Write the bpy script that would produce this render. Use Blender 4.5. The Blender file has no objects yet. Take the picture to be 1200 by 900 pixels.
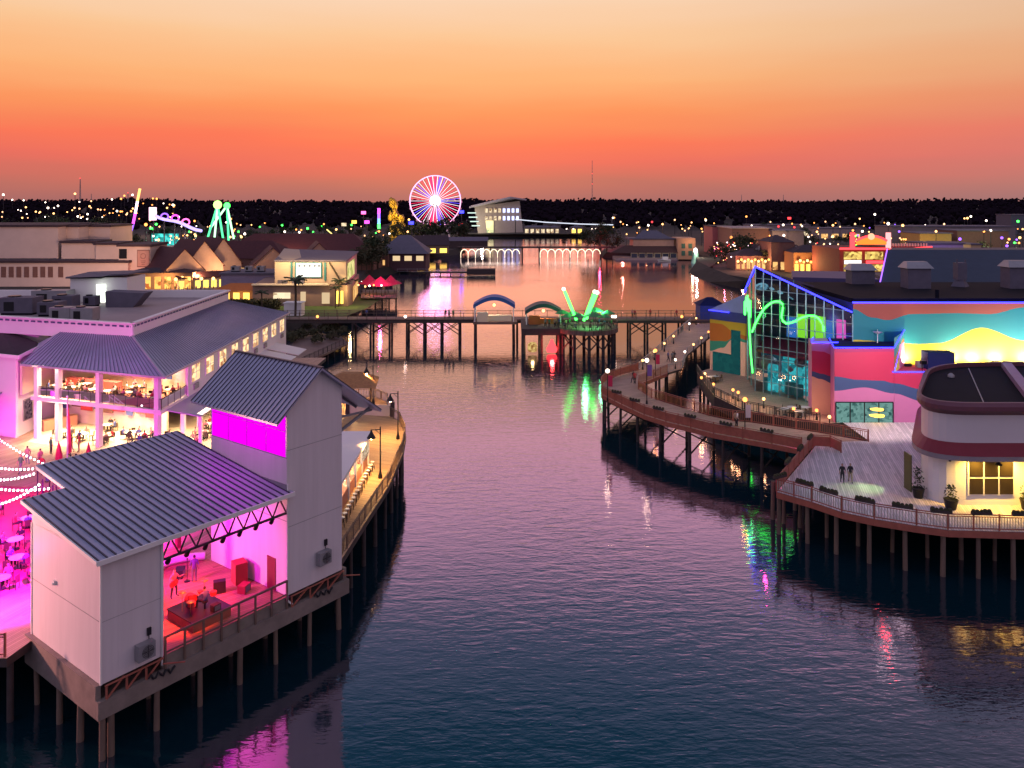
import bpy, math, random
from mathutils import Vector, Matrix
R = math.radians; PI = math.pi
rnd = random.Random(11)
F, HC, HY = 930.0, 29.0, 236.0          # focal length in photo pixels, camera height, horizon row
DK = 3.8                                 # height of the waterfront decks above the lake
def G(x, y, z):                          # point of the level z seen at photo pixel (x, y)
    Y = F*(HC-z)/(y-HY); return Vector(((x-600)/F*Y, Y, z))
def P(x, y, Y):                          # point at distance Y seen at photo pixel (x, y)
    return Vector(((x-600)/F*Y, Y, HC-(y-HY)/F*Y))
def V(*a): return Vector(a)
sc = bpy.context.scene
COL = sc.collection

# ------------------------------------------------------------------ mesh builder
class MB:
    def __init__(s): s.v=[]; s.f=[]; s.m=[]; s.sm=[]
    def add(s, vs, fs, m=0, sm=False):
        b=len(s.v); s.v+= [Vector(p) for p in vs]
        for f in fs: s.f.append([b+i for i in f]); s.m.append(m); s.sm.append(sm)
        return s
    def poly(s, pts, m=0): return s.add(pts, [list(range(len(pts)))], m)
    def obox(s, o, u, v, w, m=0):
        o,u,v,w=map(Vector,(o,u,v,w))
        p=[o,o+u,o+u+v,o+v,o+w,o+u+w,o+u+v+w,o+v+w]
        return s.add(p,[[3,2,1,0],[4,5,6,7],[0,1,5,4],[1,2,6,5],[2,3,7,6],[3,0,4,7]],m)
    def box(s, c, sz, rz=0, m=0):        # c = centre of the base
        ca,sa=math.cos(rz),math.sin(rz); u=V(ca,sa,0)*sz[0]; v=V(-sa,ca,0)*sz[1]
        return s.obox(Vector(c)-u/2-v/2,u,v,(0,0,sz[2]),m)
    def prism(s, pts, z0, z1, m=0, mt=None, top=True, bot=True):
        pts=[(p[0],p[1]) for p in pts]
        a=sum(pts[i][0]*pts[(i+1)%len(pts)][1]-pts[(i+1)%len(pts)][0]*pts[i][1] for i in range(len(pts)))
        if a<0: pts=pts[::-1]
        n=len(pts); vs=[(x,y,z0) for x,y in pts]+[(x,y,z1) for x,y in pts]
        s.add(vs,[[i,(i+1)%n,n+(i+1)%n,n+i] for i in range(n)],m)
        if top: s.add([(x,y,z1) for x,y in pts],[list(range(n))],m if mt is None else mt)
        if bot: s.add([(x,y,z0) for x,y in pts],[list(range(n))[::-1]],m)
        return s
    def bar(s, p, q, w, h=None, m=0):
        p,q=Vector(p),Vector(q); d=q-p
        if d.length<1e-6: return s
        h=w if h is None else h; dn=d.normalized()
        up=V(0,0,1) if abs(dn.z)<.95 else V(0,1,0)
        a=dn.cross(up).normalized(); b=a.cross(dn).normalized()
        return s.obox(p-a*w/2-b*h/2,d,a*w,b*h,m)
    def tube(s, p, q, r, r2=None, n=8, m=0, sm=True):
        p,q=Vector(p),Vector(q); d=(q-p).normalized(); r2=r if r2 is None else r2
        up=V(0,0,1) if abs(d.z)<.95 else V(0,1,0)
        a=d.cross(up).normalized(); b=d.cross(a).normalized()
        vs=[]
        for c,rr in ((p,r),(q,r2)):
            for i in range(n):
                t=2*PI*i/n; vs.append(c+a*rr*math.cos(t)+b*rr*math.sin(t))
        s.add(vs,[[i,(i+1)%n,n+(i+1)%n,n+i] for i in range(n)],m,sm)
        s.add(vs[:n],[list(range(n))[::-1]],m); s.add(vs[n:],[list(range(n))],m); return s
    def path(s, pts, r, n=6, m=0, closed=False):
        pts=[Vector(p) for p in pts]; k=len(pts); vs=[]
        for i,p in enumerate(pts):
            a=pts[(i-1)%k] if (closed or i>0) else p; b=pts[(i+1)%k] if (closed or i<k-1) else p
            d=(b-a).normalized(); up=V(0,0,1) if abs(d.z)<.9 else V(0,1,0)
            x=d.cross(up).normalized(); y=d.cross(x).normalized()
            for j in range(n): t=2*PI*j/n; vs.append(p+x*r*math.cos(t)+y*r*math.sin(t))
        fs=[]
        for i in range(k if closed else k-1):
            i2=(i+1)%k
            for j in range(n): fs.append([i*n+j,i*n+(j+1)%n,i2*n+(j+1)%n,i2*n+j])
        s.add(vs,fs,m,True)
        if not closed: s.add(vs[:n],[list(range(n))],m); s.add(vs[-n:],[list(range(n))],m)
        return s
    def lathe(s, c, prof, n=12, m=0, sm=True):
        c=Vector(c); k=len(prof)
        vs=[c+V(r*math.cos(2*PI*j/n),r*math.sin(2*PI*j/n),z) for r,z in prof for j in range(n)]
        s.add(vs,[[i*n+j,i*n+(j+1)%n,(i+1)*n+(j+1)%n,(i+1)*n+j] for i in range(k-1) for j in range(n)],m,sm)
        s.add(vs[:n],[list(range(n))[::-1]],m); s.add(vs[-n:],[list(range(n))],m); return s
    def sphere(s, c, r, m=0, n=8, k=6, sz=1):
        return s.lathe(c,[(max(.001,r*math.sin(PI*i/k)),-r*sz*math.cos(PI*i/k)) for i in range(k+1)],n,m)
    def wall(s, p, q, z0, z1, th, m=0):   # vertical slab, th to the left of p->q
        p,q=V(p[0],p[1],0),V(q[0],q[1],0); d=(q-p); nrm=V(-d.y,d.x,0).normalized()
        return s.obox(p+V(0,0,z0),d,nrm*th,(0,0,z1-z0),m)
    def build(s, name, mats, parent=None):
        off=ORIG[parent.name] if parent is not None else V(0,0,0)
        me=bpy.data.meshes.new(name); me.from_pydata([tuple(p-off) for p in s.v],[],s.f)
        if not isinstance(mats,(list,tuple)): mats=[mats]
        for m in mats: me.materials.append(m)
        me.polygons.foreach_set('material_index',s.m); me.polygons.foreach_set('use_smooth',s.sm); me.update()
        o=bpy.data.objects.new(name,me); COL.objects.link(o)
        if parent is not None:
            o.parent=parent; ORIG[o.name]=off
        else: ORIG[o.name]=V(0,0,0)
        return o
ORIG={}
def tag(o,label=None,cat=None,group=None,kind=None):
    if label: o['label']=label
    if cat: o['category']=cat
    if group: o['group']=group
    if kind: o['kind']=kind
    return o
def thing(name,label,cat,loc=(0,0,0),group=None,rz=0):
    o=bpy.data.objects.new(name,None); o.empty_display_size=.3; o.location=loc; COL.objects.link(o)
    ORIG[o.name]=Vector(loc); return tag(o,label,cat,group)
def dup(o,loc,rz=0,label=None,group=None,s=1,parent=None):
    def cp(a,par):
        c=a.copy(); COL.objects.link(c)
        if par: c.parent=par
        for k in list(a.children): cp(k,c)
        return c
    r=cp(o,None); r.location=loc; r.rotation_euler=(0,0,rz); r.scale=(s,s,s)
    if label: r['label']=label
    if group: r['group']=group
    return r
class Proto:                              # the first placing moves the original, the rest are copies
    def __init__(s,o): s.o=o; s.used=False
    def __call__(s,loc,rz=0,label=None,group=None,sc=1):
        if not s.used:
            s.used=True; r=s.o; r.location=loc; r.rotation_euler=(0,0,rz); r.scale=(sc,)*3
            if label: r['label']=label
            if group: r['group']=group
            return r
        return dup(s.o,loc,rz,label,group,sc)

# ------------------------------------------------------------------ materials
def nt(name):
    m=bpy.data.materials.new(name); m.use_nodes=True; t=m.node_tree; t.nodes.clear()
    o=t.nodes.new('ShaderNodeOutputMaterial'); return m,t,o
def N(t,ty,**k):
    n=t.nodes.new(ty)
    for a,b in k.items(): setattr(n,a,b)
    return n
def math_(t,op,a,b=None):
    n=N(t,'ShaderNodeMath',operation=op)
    for i,x in enumerate((a,b)):
        if x is None: continue
        if isinstance(x,(int,float)): n.inputs[i].default_value=x
        else: t.links.new(x,n.inputs[i])
    return n.outputs[0]
def mixc(t,f,a,b):
    n=N(t,'ShaderNodeMix',data_type='RGBA')
    for i,x in ((0,f),(6,a),(7,b)):
        if isinstance(x,(int,float)): n.inputs[i].default_value=x
        elif isinstance(x,(tuple,list)): n.inputs[i].default_value=(*x[:3],1)
        else: t.links.new(x,n.inputs[i])
    return n.outputs[2]
def mul(c,k): return tuple(min(1,x*k) for x in c)
def mat(name,col,rough=.65,metal=0,var=.18,scale=.8,bump=0,bscale=8,spec=.4,siding=0,stretch=None):
    m,t,o=nt(name); b=N(t,'ShaderNodeBsdfPrincipled'); L=t.links.new
    tc=N(t,'ShaderNodeTexCoord'); src=tc.outputs['Object']
    if stretch:
        mp=N(t,'ShaderNodeMapping'); mp.inputs['Scale'].default_value=stretch; L(src,mp.inputs[0]); src=mp.outputs[0]
    n1=N(t,'ShaderNodeTexNoise'); n1.inputs['Scale'].default_value=scale; n1.inputs['Detail'].default_value=6; n1.inputs['Roughness'].default_value=.65
    L(src,n1.inputs['Vector'])
    c=mixc(t,n1.outputs[0],mul(col,1-var*1.6),mul(col,1+var))
    L(c,b.inputs['Base Color']); b.inputs['Roughness'].default_value=rough; b.inputs['Metallic'].default_value=metal
    b.inputs['Specular IOR Level'].default_value=spec
    if bump or siding:
        bp=N(t,'ShaderNodeBump'); bp.inputs['Strength'].default_value=bump or .6; bp.inputs['Distance'].default_value=.03
        if siding:
            sp=N(t,'ShaderNodeSeparateXYZ'); L(tc.outputs['Object'],sp.inputs[0])
            h=math_(t,'FRACT',math_(t,'DIVIDE',sp.outputs[2],siding)); h=math_(t,'SUBTRACT',1.0,h); L(h,bp.inputs['Height'])
        else:
            n2=N(t,'ShaderNodeTexNoise'); n2.inputs['Scale'].default_value=bscale; L(tc.outputs['Object'],n2.inputs['Vector']); L(n2.outputs[0],bp.inputs['Height'])
        L(bp.outputs[0],b.inputs['Normal'])
    L(b.outputs[0],o.inputs[0]); return m
def planks(name,col,ang,width=.16,rough=.6,var=.35):
    m,t,o=nt(name); b=N(t,'ShaderNodeBsdfPrincipled'); L=t.links.new
    tc=N(t,'ShaderNodeTexCoord'); mp=N(t,'ShaderNodeMapping'); mp.inputs['Rotation'].default_value=(0,0,ang); L(tc.outputs['Object'],mp.inputs[0])
    sp=N(t,'ShaderNodeSeparateXYZ'); L(mp.outputs[0],sp.inputs[0])
    q=math_(t,'DIVIDE',sp.outputs[0],width); fl=math_(t,'FLOOR',q); fr=math_(t,'FRACT',q)
    seg=math_(t,'FLOOR',math_(t,'ADD',math_(t,'DIVIDE',sp.outputs[1],3.6),math_(t,'MULTIPLY',fl,.37)))
    cb=N(t,'ShaderNodeCombineXYZ'); L(fl,cb.inputs[0]); L(seg,cb.inputs[1])
    wn=N(t,'ShaderNodeTexWhiteNoise',noise_dimensions='2D'); L(cb.outputs[0],wn.inputs['Vector'])
    ns=N(t,'ShaderNodeTexNoise'); ns.inputs['Scale'].default_value=.35; ns.inputs['Detail'].default_value=8; L(tc.outputs['Object'],ns.inputs['Vector'])
    f=math_(t,'ADD',math_(t,'MULTIPLY',wn.outputs[0],.5),math_(t,'MULTIPLY',ns.outputs[0],.5))
    c=mixc(t,f,mul(col,1-var*1.3),mul(col,1+var))
    gap=math_(t,'LESS_THAN',fr,.09); c=mixc(t,gap,c,mul(col,.16))
    L(c,b.inputs['Base Color']); b.inputs['Roughness'].default_value=rough; b.inputs['Specular IOR Level'].default_value=.35
    L(b.outputs[0],o.inputs[0]); return m
def em(name,col,st,sample=False,flick=0,fs=3,dark=(0,0,0)):
    m,t,o=nt(name); e=N(t,'ShaderNodeEmission'); e.inputs[1].default_value=st
    if flick:
        tc=N(t,'ShaderNodeTexCoord'); vz=N(t,'ShaderNodeTexVoronoi',distance='CHEBYCHEV'); vz.inputs['Scale'].default_value=fs; t.links.new(tc.outputs['Object'],vz.inputs['Vector'])
        s=N(t,'ShaderNodeSeparateColor'); t.links.new(vz.outputs['Color'],s.inputs[0])
        f=math_(t,'MULTIPLY',math_(t,'POWER',s.outputs[0],1/flick-1),1.0)
        t.links.new(mixc(t,f,col,dark),e.inputs[0])
    else: e.inputs[0].default_value=(*col,1)
    t.links.new(e.outputs[0],o.inputs[0])
    m.cycles.emission_sampling='FRONT_BACK' if sample else 'NONE'
    return m
def glass(name,tint=(.9,.95,1),refl=1.0):
    m,t,o=nt(name); tr=N(t,'ShaderNodeBsdfTransparent'); tr.inputs[0].default_value=(*tint,1)
    g=N(t,'ShaderNodeBsdfGlossy'); g.inputs['Roughness'].default_value=.03
    fz=N(t,'ShaderNodeFresnel'); fz.inputs[0].default_value=1.5
    mx=N(t,'ShaderNodeMixShader'); t.links.new(math_(t,'MULTIPLY',fz.outputs[0],refl),mx.inputs[0])
    t.links.new(tr.outputs[0],mx.inputs[1]); t.links.new(g.outputs[0],mx.inputs[2]); t.links.new(mx.outputs[0],o.inputs[0]); return m

WHITE=mat('white_paint',(.74,.72,.72),.6,var=.05,scale=.5)
PANEL=mat('white_metal_panel',(.66,.60,.63),.5,var=.11,scale=.9,stretch=(2.2,2.2,.16))
SIDING=mat('white_lap_siding',(.74,.72,.72),.6,var=.04,siding=.22)
ROOFM=mat('grey_blue_metal_roof',(.42,.42,.58),.42,.35,var=.2,scale=.35,stretch=(1,1,.3))
SEAM=mat('roof_seam_dark',(.05,.05,.08),.5,.3,var=.1)
STEEL=mat('dark_steel',(.05,.05,.06),.45,.6,var=.2)
GALV=mat('galvanised_grey',(.30,.30,.32),.5,.4,var=.2)
TIMBER=mat('weathered_timber',(.16,.11,.085),.8,var=.35,scale=2.5,stretch=(1,1,.25))
TIMBERD=mat('dark_wet_timber',(.055,.04,.04),.75,var=.4,scale=2)
FASCIA=mat('weathered_fascia',(.22,.18,.16),.75,var=.35,scale=1.2)
REDWOOD=mat('redwood_stain',(.36,.11,.075),.65,var=.3,scale=2)
BLACKM=mat('black_iron',(.02,.02,.024),.4,.5,var=.1)
RUBBER=mat('black_roof_membrane',(.010,.011,.018),.85,var=.3,scale=.4,spec=.1)
FLATROOF=mat('pale_roof_membrane',(.34,.27,.27),.7,var=.16,scale=.25)
BEIGE=mat('beige_stucco',(.66,.52,.45),.85,var=.16,scale=.12)
BEIGE2=mat('sand_stucco',(.46,.36,.27),.85,var=.12,scale=.2)
BRICK=mat('brown_brick',(.20,.10,.08),.85,var=.25,scale=1)
DROOF=mat('dark_shingle',(.055,.035,.045),.85,var=.3,scale=1)
RROOF=mat('dark_red_shingle',(.08,.022,.026),.85,var=.3,scale=1)
SLATE=mat('slate_shingle',(.12,.11,.15),.8,var=.25,scale=1)
CREAM=mat('cream_plaster',(.70,.60,.45),.8,var=.06)
GRASSM=mat('lawn_grass',(.05,.09,.02),.95,var=.45,scale=.6,bump=.4)
EARTH=mat('dark_bank_earth',(.035,.03,.025),.95,var=.5,scale=.3,bump=.5,bscale=1)
GROUNDM=mat('town_ground',(.03,.028,.03),.95,var=.5,scale=.02)
ASPHALT=mat('asphalt',(.05,.05,.052),.9,var=.2,scale=.5)
LEAF=mat('leaf_dark',(.035,.055,.022),.8,var=.6,scale=.5)
LEAF2=mat('leaf_olive',(.05,.05,.02),.8,var=.6,scale=.5)
FOREST=mat('forest_crowns',(.016,.011,.018),1,var=.4,scale=.02,spec=0)
BARK=mat('bark',(.07,.05,.035),.9,var=.3,scale=3)
NAVY=mat('navy_roof',(.010,.014,.07),.8,0,var=.15,spec=.15)
NAVYW=mat('navy_wall',(.03,.05,.22),.6,var=.15)
MAROON=mat('maroon_paint',(.20,.025,.04),.5,var=.12)
CLOTHR=mat('red_canvas',(.5,.02,.08),.7,var=.15)
CLOTHW=mat('white_canvas',(.72,.70,.68),.7,var=.08)
ORANGE=mat('orange_awning',(.42,.13,.03),.7,var=.2)
PLZ=planks('plaza_boards',(.42,.27,.20),.35,.18)
PROM=planks('promenade_boards',(.44,.29,.15),-1.2,.17)
TERR=planks('terrace_boards',(.68,.60,.59),.28,.19)
RAMPB=planks('ramp_boards',(.42,.27,.20),1.2,.18)
BRB=planks('bridge_boards',(.17,.11,.09),1.571,.2)
STG=planks('stage_boards',(.42,.22,.12),.93,.22)
REDF=mat('red_plaza_paint',(.42,.03,.10),.55,var=.2,scale=.5)
PAVE=mat('cream_floor_tiles',(.55,.44,.32),.5,var=.12,scale=1)
# light giving
def vis(r,g,b): return (r,g,b)
E_WARM=em('lamp_warm',(1,.48,.16),4.5); E_WHITE=em('lamp_white',(1,.80,.66),6); E_ORNG=em('lamp_orange',(1,.34,.08),3.6)
E_LAMP=em('gooseneck_bulb',(1,.62,.28),40); E_BULB=em('string_bulb',(1,.75,.85),10)
E_BLUE=em('neon_blue',(.03,.03,1),7,True); E_VIOL=em('neon_violet',(.32,.12,1),2.6)
E_GREEN=em('neon_green',(.05,1,.08),6.5,True); E_RED=em('neon_red',(1,.05,.06),3.0); E_PINK=em('neon_pink',(1,.12,.45),3.5)
E_TEAL=em('neon_teal',(.06,.8,.7),1.6); E_MAG=em('neon_magenta',(1,.08,.9),3); E_YEL=em('glow_yellow',(1,.62,.10),2.6)
E_WIN=em('lit_window_warm',(1,.70,.36),1.5,flick=.33,fs=1.6,dark=(.30,.10,.04))
E_WIN2=em('lit_window_cream',(1,.80,.52),1.2,flick=.30,fs=.7,dark=(.25,.12,.05))
E_WINB=em('lit_window_blue',(.55,.6,1),2.2); E_SHOP=em('lit_shopfront',(1,.58,.20),1.3,flick=.4,fs=.6,dark=(.22,.05,.02))
E_SCREEN=em('lit_screen',(1,.93,.80),1.5)
E_CEIL=em('ceiling_lamp',(1,.78,.5),6)
GLS=glass('clear_glass'); GLT=glass('teal_glass',(.82,.95,.97),1.0)

def light(name,kind,loc,power,col,size=.3,rot=None,spot=None,size_y=None,blend=.5):
    d=bpy.data.lights.new(name,kind); d.energy=power; d.color=col
    if kind=='AREA':
        d.size=size
        if size_y: d.shape='RECTANGLE'; d.size_y=size_y
        if name.startswith('dining'): d.spread=R(115)
    elif kind in('POINT','SPOT'): d.shadow_soft_size=size
    if kind=='SPOT': d.spot_size=spot or 1.5; d.spot_blend=blend
    o=bpy.data.objects.new(name,d); o.location=loc
    if rot is not None:
        o.rotation_euler=Vector(rot).normalized().to_track_quat('-Z','Y').to_euler()
    COL.objects.link(o); return o

# ------------------------------------------------------------------ camera, world, render
cd=bpy.data.cameras.new('camera'); cam=bpy.data.objects.new('camera',cd); COL.objects.link(cam); sc.camera=cam
cam.location=(0,0,HC); cam.rotation_euler=(R(90),0,0)
cd.sensor_width=36; cd.lens=36*F/1200; cd.shift_y=-214/1200; cd.clip_end=20000; cd.clip_start=.5
w=bpy.data.worlds.new('World'); sc.world=w; w.use_nodes=True; t=w.node_tree; t.nodes.clear()
out=N(t,'ShaderNodeOutputWorld'); L=t.links.new
tc=N(t,'ShaderNodeTexCoord'); sp=N(t,'ShaderNodeSeparateXYZ'); L(tc.outputs['Generated'],sp.inputs[0])
ns=N(t,'ShaderNodeTexNoise'); ns.inputs['Scale'].default_value=2.2; ns.inputs['Detail'].default_value=3
mp=N(t,'ShaderNodeMapping'); mp.inputs['Scale'].default_value=(1,1,9); L(tc.outputs['Generated'],mp.inputs[0]); L(mp.outputs[0],ns.inputs['Vector'])
zz=math_(t,'ADD',sp.outputs[2],math_(t,'MULTIPLY',math_(t,'SUBTRACT',ns.outputs[0],.5),.046))
def lin(r,g,b):
    f=lambda c:(c/255/12.92 if c/255<.04045 else ((c/255+.055)/1.055)**2.4)
    return (f(r),f(g),f(b),1)
def ramp(stops):
    rp=N(t,'ShaderNodeValToRGB'); e=rp.color_ramp.elements
    for i,(p,c) in enumerate(stops):
        x=e[i] if i<2 else e.new(p)
        x.position=p; x.color=c
    return rp
br_=lambda c,k:(c[0]*k,c[1]*k,c[2]*k,1)
front=ramp([(0,lin(168,108,106)),(.02,lin(192,112,102)),(.05,lin(236,110,96)),(.075,lin(252,118,88)),(.09,lin(251,132,90)),(.115,lin(254,150,94)),(.15,lin(255,180,120)),(.20,lin(253,201,152)),(.245,lin(252,213,180)),
 (.285,br_(lin(252,186,196),2.0)),(.37,br_(lin(226,176,200),1.8)),(.46,lin(132,144,172)),(.56,lin(40,90,114)),(.66,lin(5,56,74)),(.82,lin(66,110,146)),(1,lin(150,150,190))])
back=ramp([(0,lin(130,120,150)),(.1,lin(170,150,175)),(.3,lin(208,190,216)),(.55,lin(196,186,220)),(1,lin(150,150,190))])
L(zz,front.inputs[0]); L(zz,back.inputs[0])
az=N(t,'ShaderNodeMapRange',interpolation_type='SMOOTHSTEP'); az.inputs[1].default_value=-.35; az.inputs[2].default_value=.55; L(sp.outputs[1],az.inputs[0])
skyc=mixc(t,az.outputs[0],back.outputs[0],front.outputs[0])
rx=N(t,'ShaderNodeMapRange',interpolation_type='SMOOTHSTEP'); rx.inputs[1].default_value=.12; rx.inputs[2].default_value=.62; rx.inputs[4].default_value=.30; L(sp.outputs[0],rx.inputs[0])
skyc=mixc(t,rx.outputs[0],skyc,lin(176,142,140))
nis=N(t,'ShaderNodeTexSky',sky_type='NISHITA'); nis.sun_disc=False; nis.sun_elevation=R(1.0); nis.sun_rotation=R(-4)
b1=N(t,'ShaderNodeBackground'); L(skyc,b1.inputs[0]); b1.inputs[1].default_value=.97
b2=N(t,'ShaderNodeBackground'); L(nis.outputs[0],b2.inputs[0]); b2.inputs[1].default_value=.006
ad=N(t,'ShaderNodeAddShader'); L(b1.outputs[0],ad.inputs[0]); L(b2.outputs[0],ad.inputs[1]); L(ad.outputs[0],out.inputs[0])
sun=light('sunset_glow','SUN',(0,300,60),.12,(1,.5,.3)); sun.data.angle=R(20); sun.rotation_euler=Vector((.07,-1,-.035)).to_track_quat('-Z','Y').to_euler()
sc.view_settings.view_transform='Standard'; sc.view_settings.look='None'; sc.view_settings.exposure=0; sc.view_settings.gamma=1
cy=sc.cycles; cy.use_denoising=True; cy.max_bounces=6; cy.diffuse_bounces=2; cy.glossy_bounces=3; cy.transmission_bounces=4; cy.transparent_max_bounces=10
cy.sample_clamp_indirect=4; cy.sample_clamp_direct=0; cy.caustics_reflective=False; cy.caustics_refractive=False; cy.use_adaptive_sampling=True; cy.adaptive_threshold=.015

# ------------------------------------------------------------------ water and land
def water_mat():
    m,t,o=nt('lake_water'); L=t.links.new
    tc=N(t,'ShaderNodeTexCoord')
    hs=None
    for (sx,sy,rz,wgt,det) in ((.07,.20,.15,.66,3),(.45,1.2,-.16,.045,2),(1.5,4.2,-.2,.020,2)):
        mp=N(t,'ShaderNodeMapping'); mp.inputs['Scale'].default_value=(sx,sy,1); mp.inputs['Rotation'].default_value=(0,0,rz); L(tc.outputs['Object'],mp.inputs[0])
        n=N(t,'ShaderNodeTexNoise'); n.inputs['Scale'].default_value=1; n.inputs['Detail'].default_value=det; n.inputs['Distortion'].default_value=.5; L(mp.outputs[0],n.inputs['Vector'])
        h=math_(t,'MULTIPLY',n.outputs[0],wgt)
        if sx>.3:
            pn=N(t,'ShaderNodeTexNoise'); pn.inputs['Scale'].default_value=.022; pn.inputs['Detail'].default_value=2; L(tc.outputs['Object'],pn.inputs['Vector'])
            pr=N(t,'ShaderNodeMapRange'); pr.inputs[1].default_value=.38; pr.inputs[2].default_value=.62; pr.inputs[3].default_value=.45; pr.inputs[4].default_value=1.5; L(pn.outputs[0],pr.inputs[0]); h=math_(t,'MULTIPLY',h,pr.outputs[0]); hs=h if hs is None else math_(t,'ADD',hs,h)
    bp=N(t,'ShaderNodeBump'); bp.inputs['Strength'].default_value=.5; bp.inputs['Distance'].default_value=1.0; L(hs,bp.inputs['Height'])
    g=N(t,'ShaderNodeBsdfGlossy'); g.inputs['Roughness'].default_value=.06; g.inputs[0].default_value=(.95,.83,1,1); d=N(t,'ShaderNodeBsdfDiffuse'); d.inputs[0].default_value=(.002,.019,.029,1)
    fz=N(t,'ShaderNodeFresnel'); fz.inputs[0].default_value=3.1; mx=N(t,'ShaderNodeMixShader')
    for x in (g,d,fz): L(bp.outputs[0],x.inputs['Normal'])
    L(fz.outputs[0],mx.inputs[0]); L(d.outputs[0],mx.inputs[1]); L(g.outputs[0],mx.inputs[2]); L(mx.outputs[0],o.inputs[0]); return m
wm=MB(); wm.poly([(-9000,-200,0),(9000,-200,0),(9000,14000,0),(-9000,14000,0)])
tag(wm.build('water',water_mat()),'dark rippled lake reflecting the sunset',None,None,'structure')
# left bank, far bank, right bank as one land sheet with a sloping shore
shore=[(-95,-60),(-80,40),(-60,86),(-39,96),(-38,128),(-47,150),(-52,166),(-42,176),(-39,205),(-40,226),(-47,250),(-52,300),(-44,330),(-42,400),(-30,430),(-26,455),(-40,520),(-42,640),
       (60,650),(62,520),(48,440),(46,410),(62,400),(90,392),(93,352),(80,330),(72,296),(79,270),(70,200),(58,150),(52,118),(46,98),(60,60),(90,-60)]
lm=MB(); lo=[V(x,y,-.4) for x,y in shore]
ctr=V(10,260,0)
def outward(i):
    a=V(*shore[max(0,i-1)],0); b=V(*shore[min(len(shore)-1,i+1)],0); d=(b-a).normalized(); return V(-d.y,d.x,0)
hi=[V(x,y,0)+outward(i)*3.2+V(0,0,2.6) for i,(x,y) in enumerate(shore)]
for i in range(len(shore)-1): lm.add([lo[i],lo[i+1],hi[i+1],hi[i]],[[0,1,2,3]],1)
fl,fr=V(-9000,-60,2.6),V(9000,-60,2.6); bl,br=V(-9000,14000,2.6),V(9000,14000,2.6)
k=17
lm.poly([hi[0],*hi[1:k+1],V(hi[k].x,14000,2.6),bl,fl],2)
lm.poly([hi[k],*hi[k+1:],fr,br,V(hi[k].x,14000,2.6)],2)
tag(lm.build('ground',[GROUNDM,EARTH,GROUNDM]),'dark low land around the lake',None,None,'structure')
# ------------------------------------------------------------------ people
SKIN=mat('skin',(.42,.24,.17),.6,var=.08); HAIRD=mat('dark_hair',(.03,.02,.015),.7); SHOE=mat('dark_shoe',(.03,.03,.03),.6)
CL={n:mat('cloth_'+n,c,.8,var=.12) for n,c in dict(black=(.02,.02,.025),grey=(.16,.16,.18),blue=(.07,.10,.28),red=(.45,.04,.05),white=(.62,.6,.58),tan=(.35,.26,.17),green=(.06,.2,.09),violet=(.16,.08,.3),rose=(.5,.18,.22)).items()}
STAND=dict(pel=(0,0,.96,.135),spi=(0,.01,1.16,.12),che=(0,0,1.36,.145),nec=(0,-.005,1.53,.055),hd1=(0,-.02,1.62,.085),hd2=(0,-.01,1.72,.095),hd3=(0,0,1.79,.06),
 shl=(.18,0,1.43,.07),ell=(.25,.02,1.14,.05),wrl=(.27,-.05,.90,.035),fnl=(.27,-.08,.80,.032),shr=(-.18,0,1.43,.07),elr=(-.25,.02,1.14,.05),wrr=(-.27,-.05,.90,.035),fnr=(-.27,-.08,.80,.032),
 hil=(.095,0,.90,.1),knl=(.105,-.02,.50,.068),anl=(.11,.02,.09,.045),tol=(.125,-.15,.04,.04),hir=(-.095,0,.90,.1),knr=(-.105,-.02,.50,.068),anr=(-.11,.02,.09,.045),tor=(-.125,-.15,.04,.04))
BON=[('pel','spi','s'),('spi','che','s'),('che','nec','s'),('nec','hd1','k'),('hd1','hd2','k'),('hd2','hd3','k'),('che','shl','s'),('shl','ell','s'),('ell','wrl','k'),('wrl','fnl','k'),('che','shr','s'),('shr','elr','s'),('elr','wrr','k'),('wrr','fnr','k'),
 ('pel','hil','p'),('hil','knl','p'),('knl','anl','p'),('anl','tol','f'),('pel','hir','p'),('hir','knr','p'),('knr','anr','p'),('anr','tor','f')]
def pose(**k):
    d={a:list(b) for a,b in STAND.items()}
    for a,b in k.items(): d[a][:len(b)]=b
    return d
WALK=pose(knl=(.1,-.17,.52),anl=(.1,-.22,.10),tol=(.11,-.39,.06),knr=(-.1,.02,.50),anr=(-.1,.24,.15),tor=(-.11,.12,.05),ell=(.25,.12,1.15),wrl=(.25,.14,.92),fnl=(.25,.12,.82),elr=(-.25,-.06,1.14),wrr=(-.26,-.22,.95),fnr=(-.26,-.28,.87))
SIT=pose(pel=(0,0,.52),spi=(0,.02,.72),che=(0,0,.93),nec=(0,-.02,1.09),hd1=(0,-.04,1.18),hd2=(0,-.04,1.28),hd3=(0,-.03,1.35),shl=(.18,0,1.0),shr=(-.18,0,1.0),ell=(.25,-.06,.76),elr=(-.25,-.06,.76),wrl=(.17,-.30,.78),fnl=(.12,-.38,.79),wrr=(-.17,-.30,.78),fnr=(-.12,-.38,.79),
 hil=(.1,-.05,.5),knl=(.13,-.42,.5),anl=(.13,-.40,.09),tol=(.14,-.56,.04),hir=(-.1,-.05,.5),knr=(-.13,-.42,.5),anr=(-.13,-.40,.09),tor=(-.14,-.56,.04))
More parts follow.
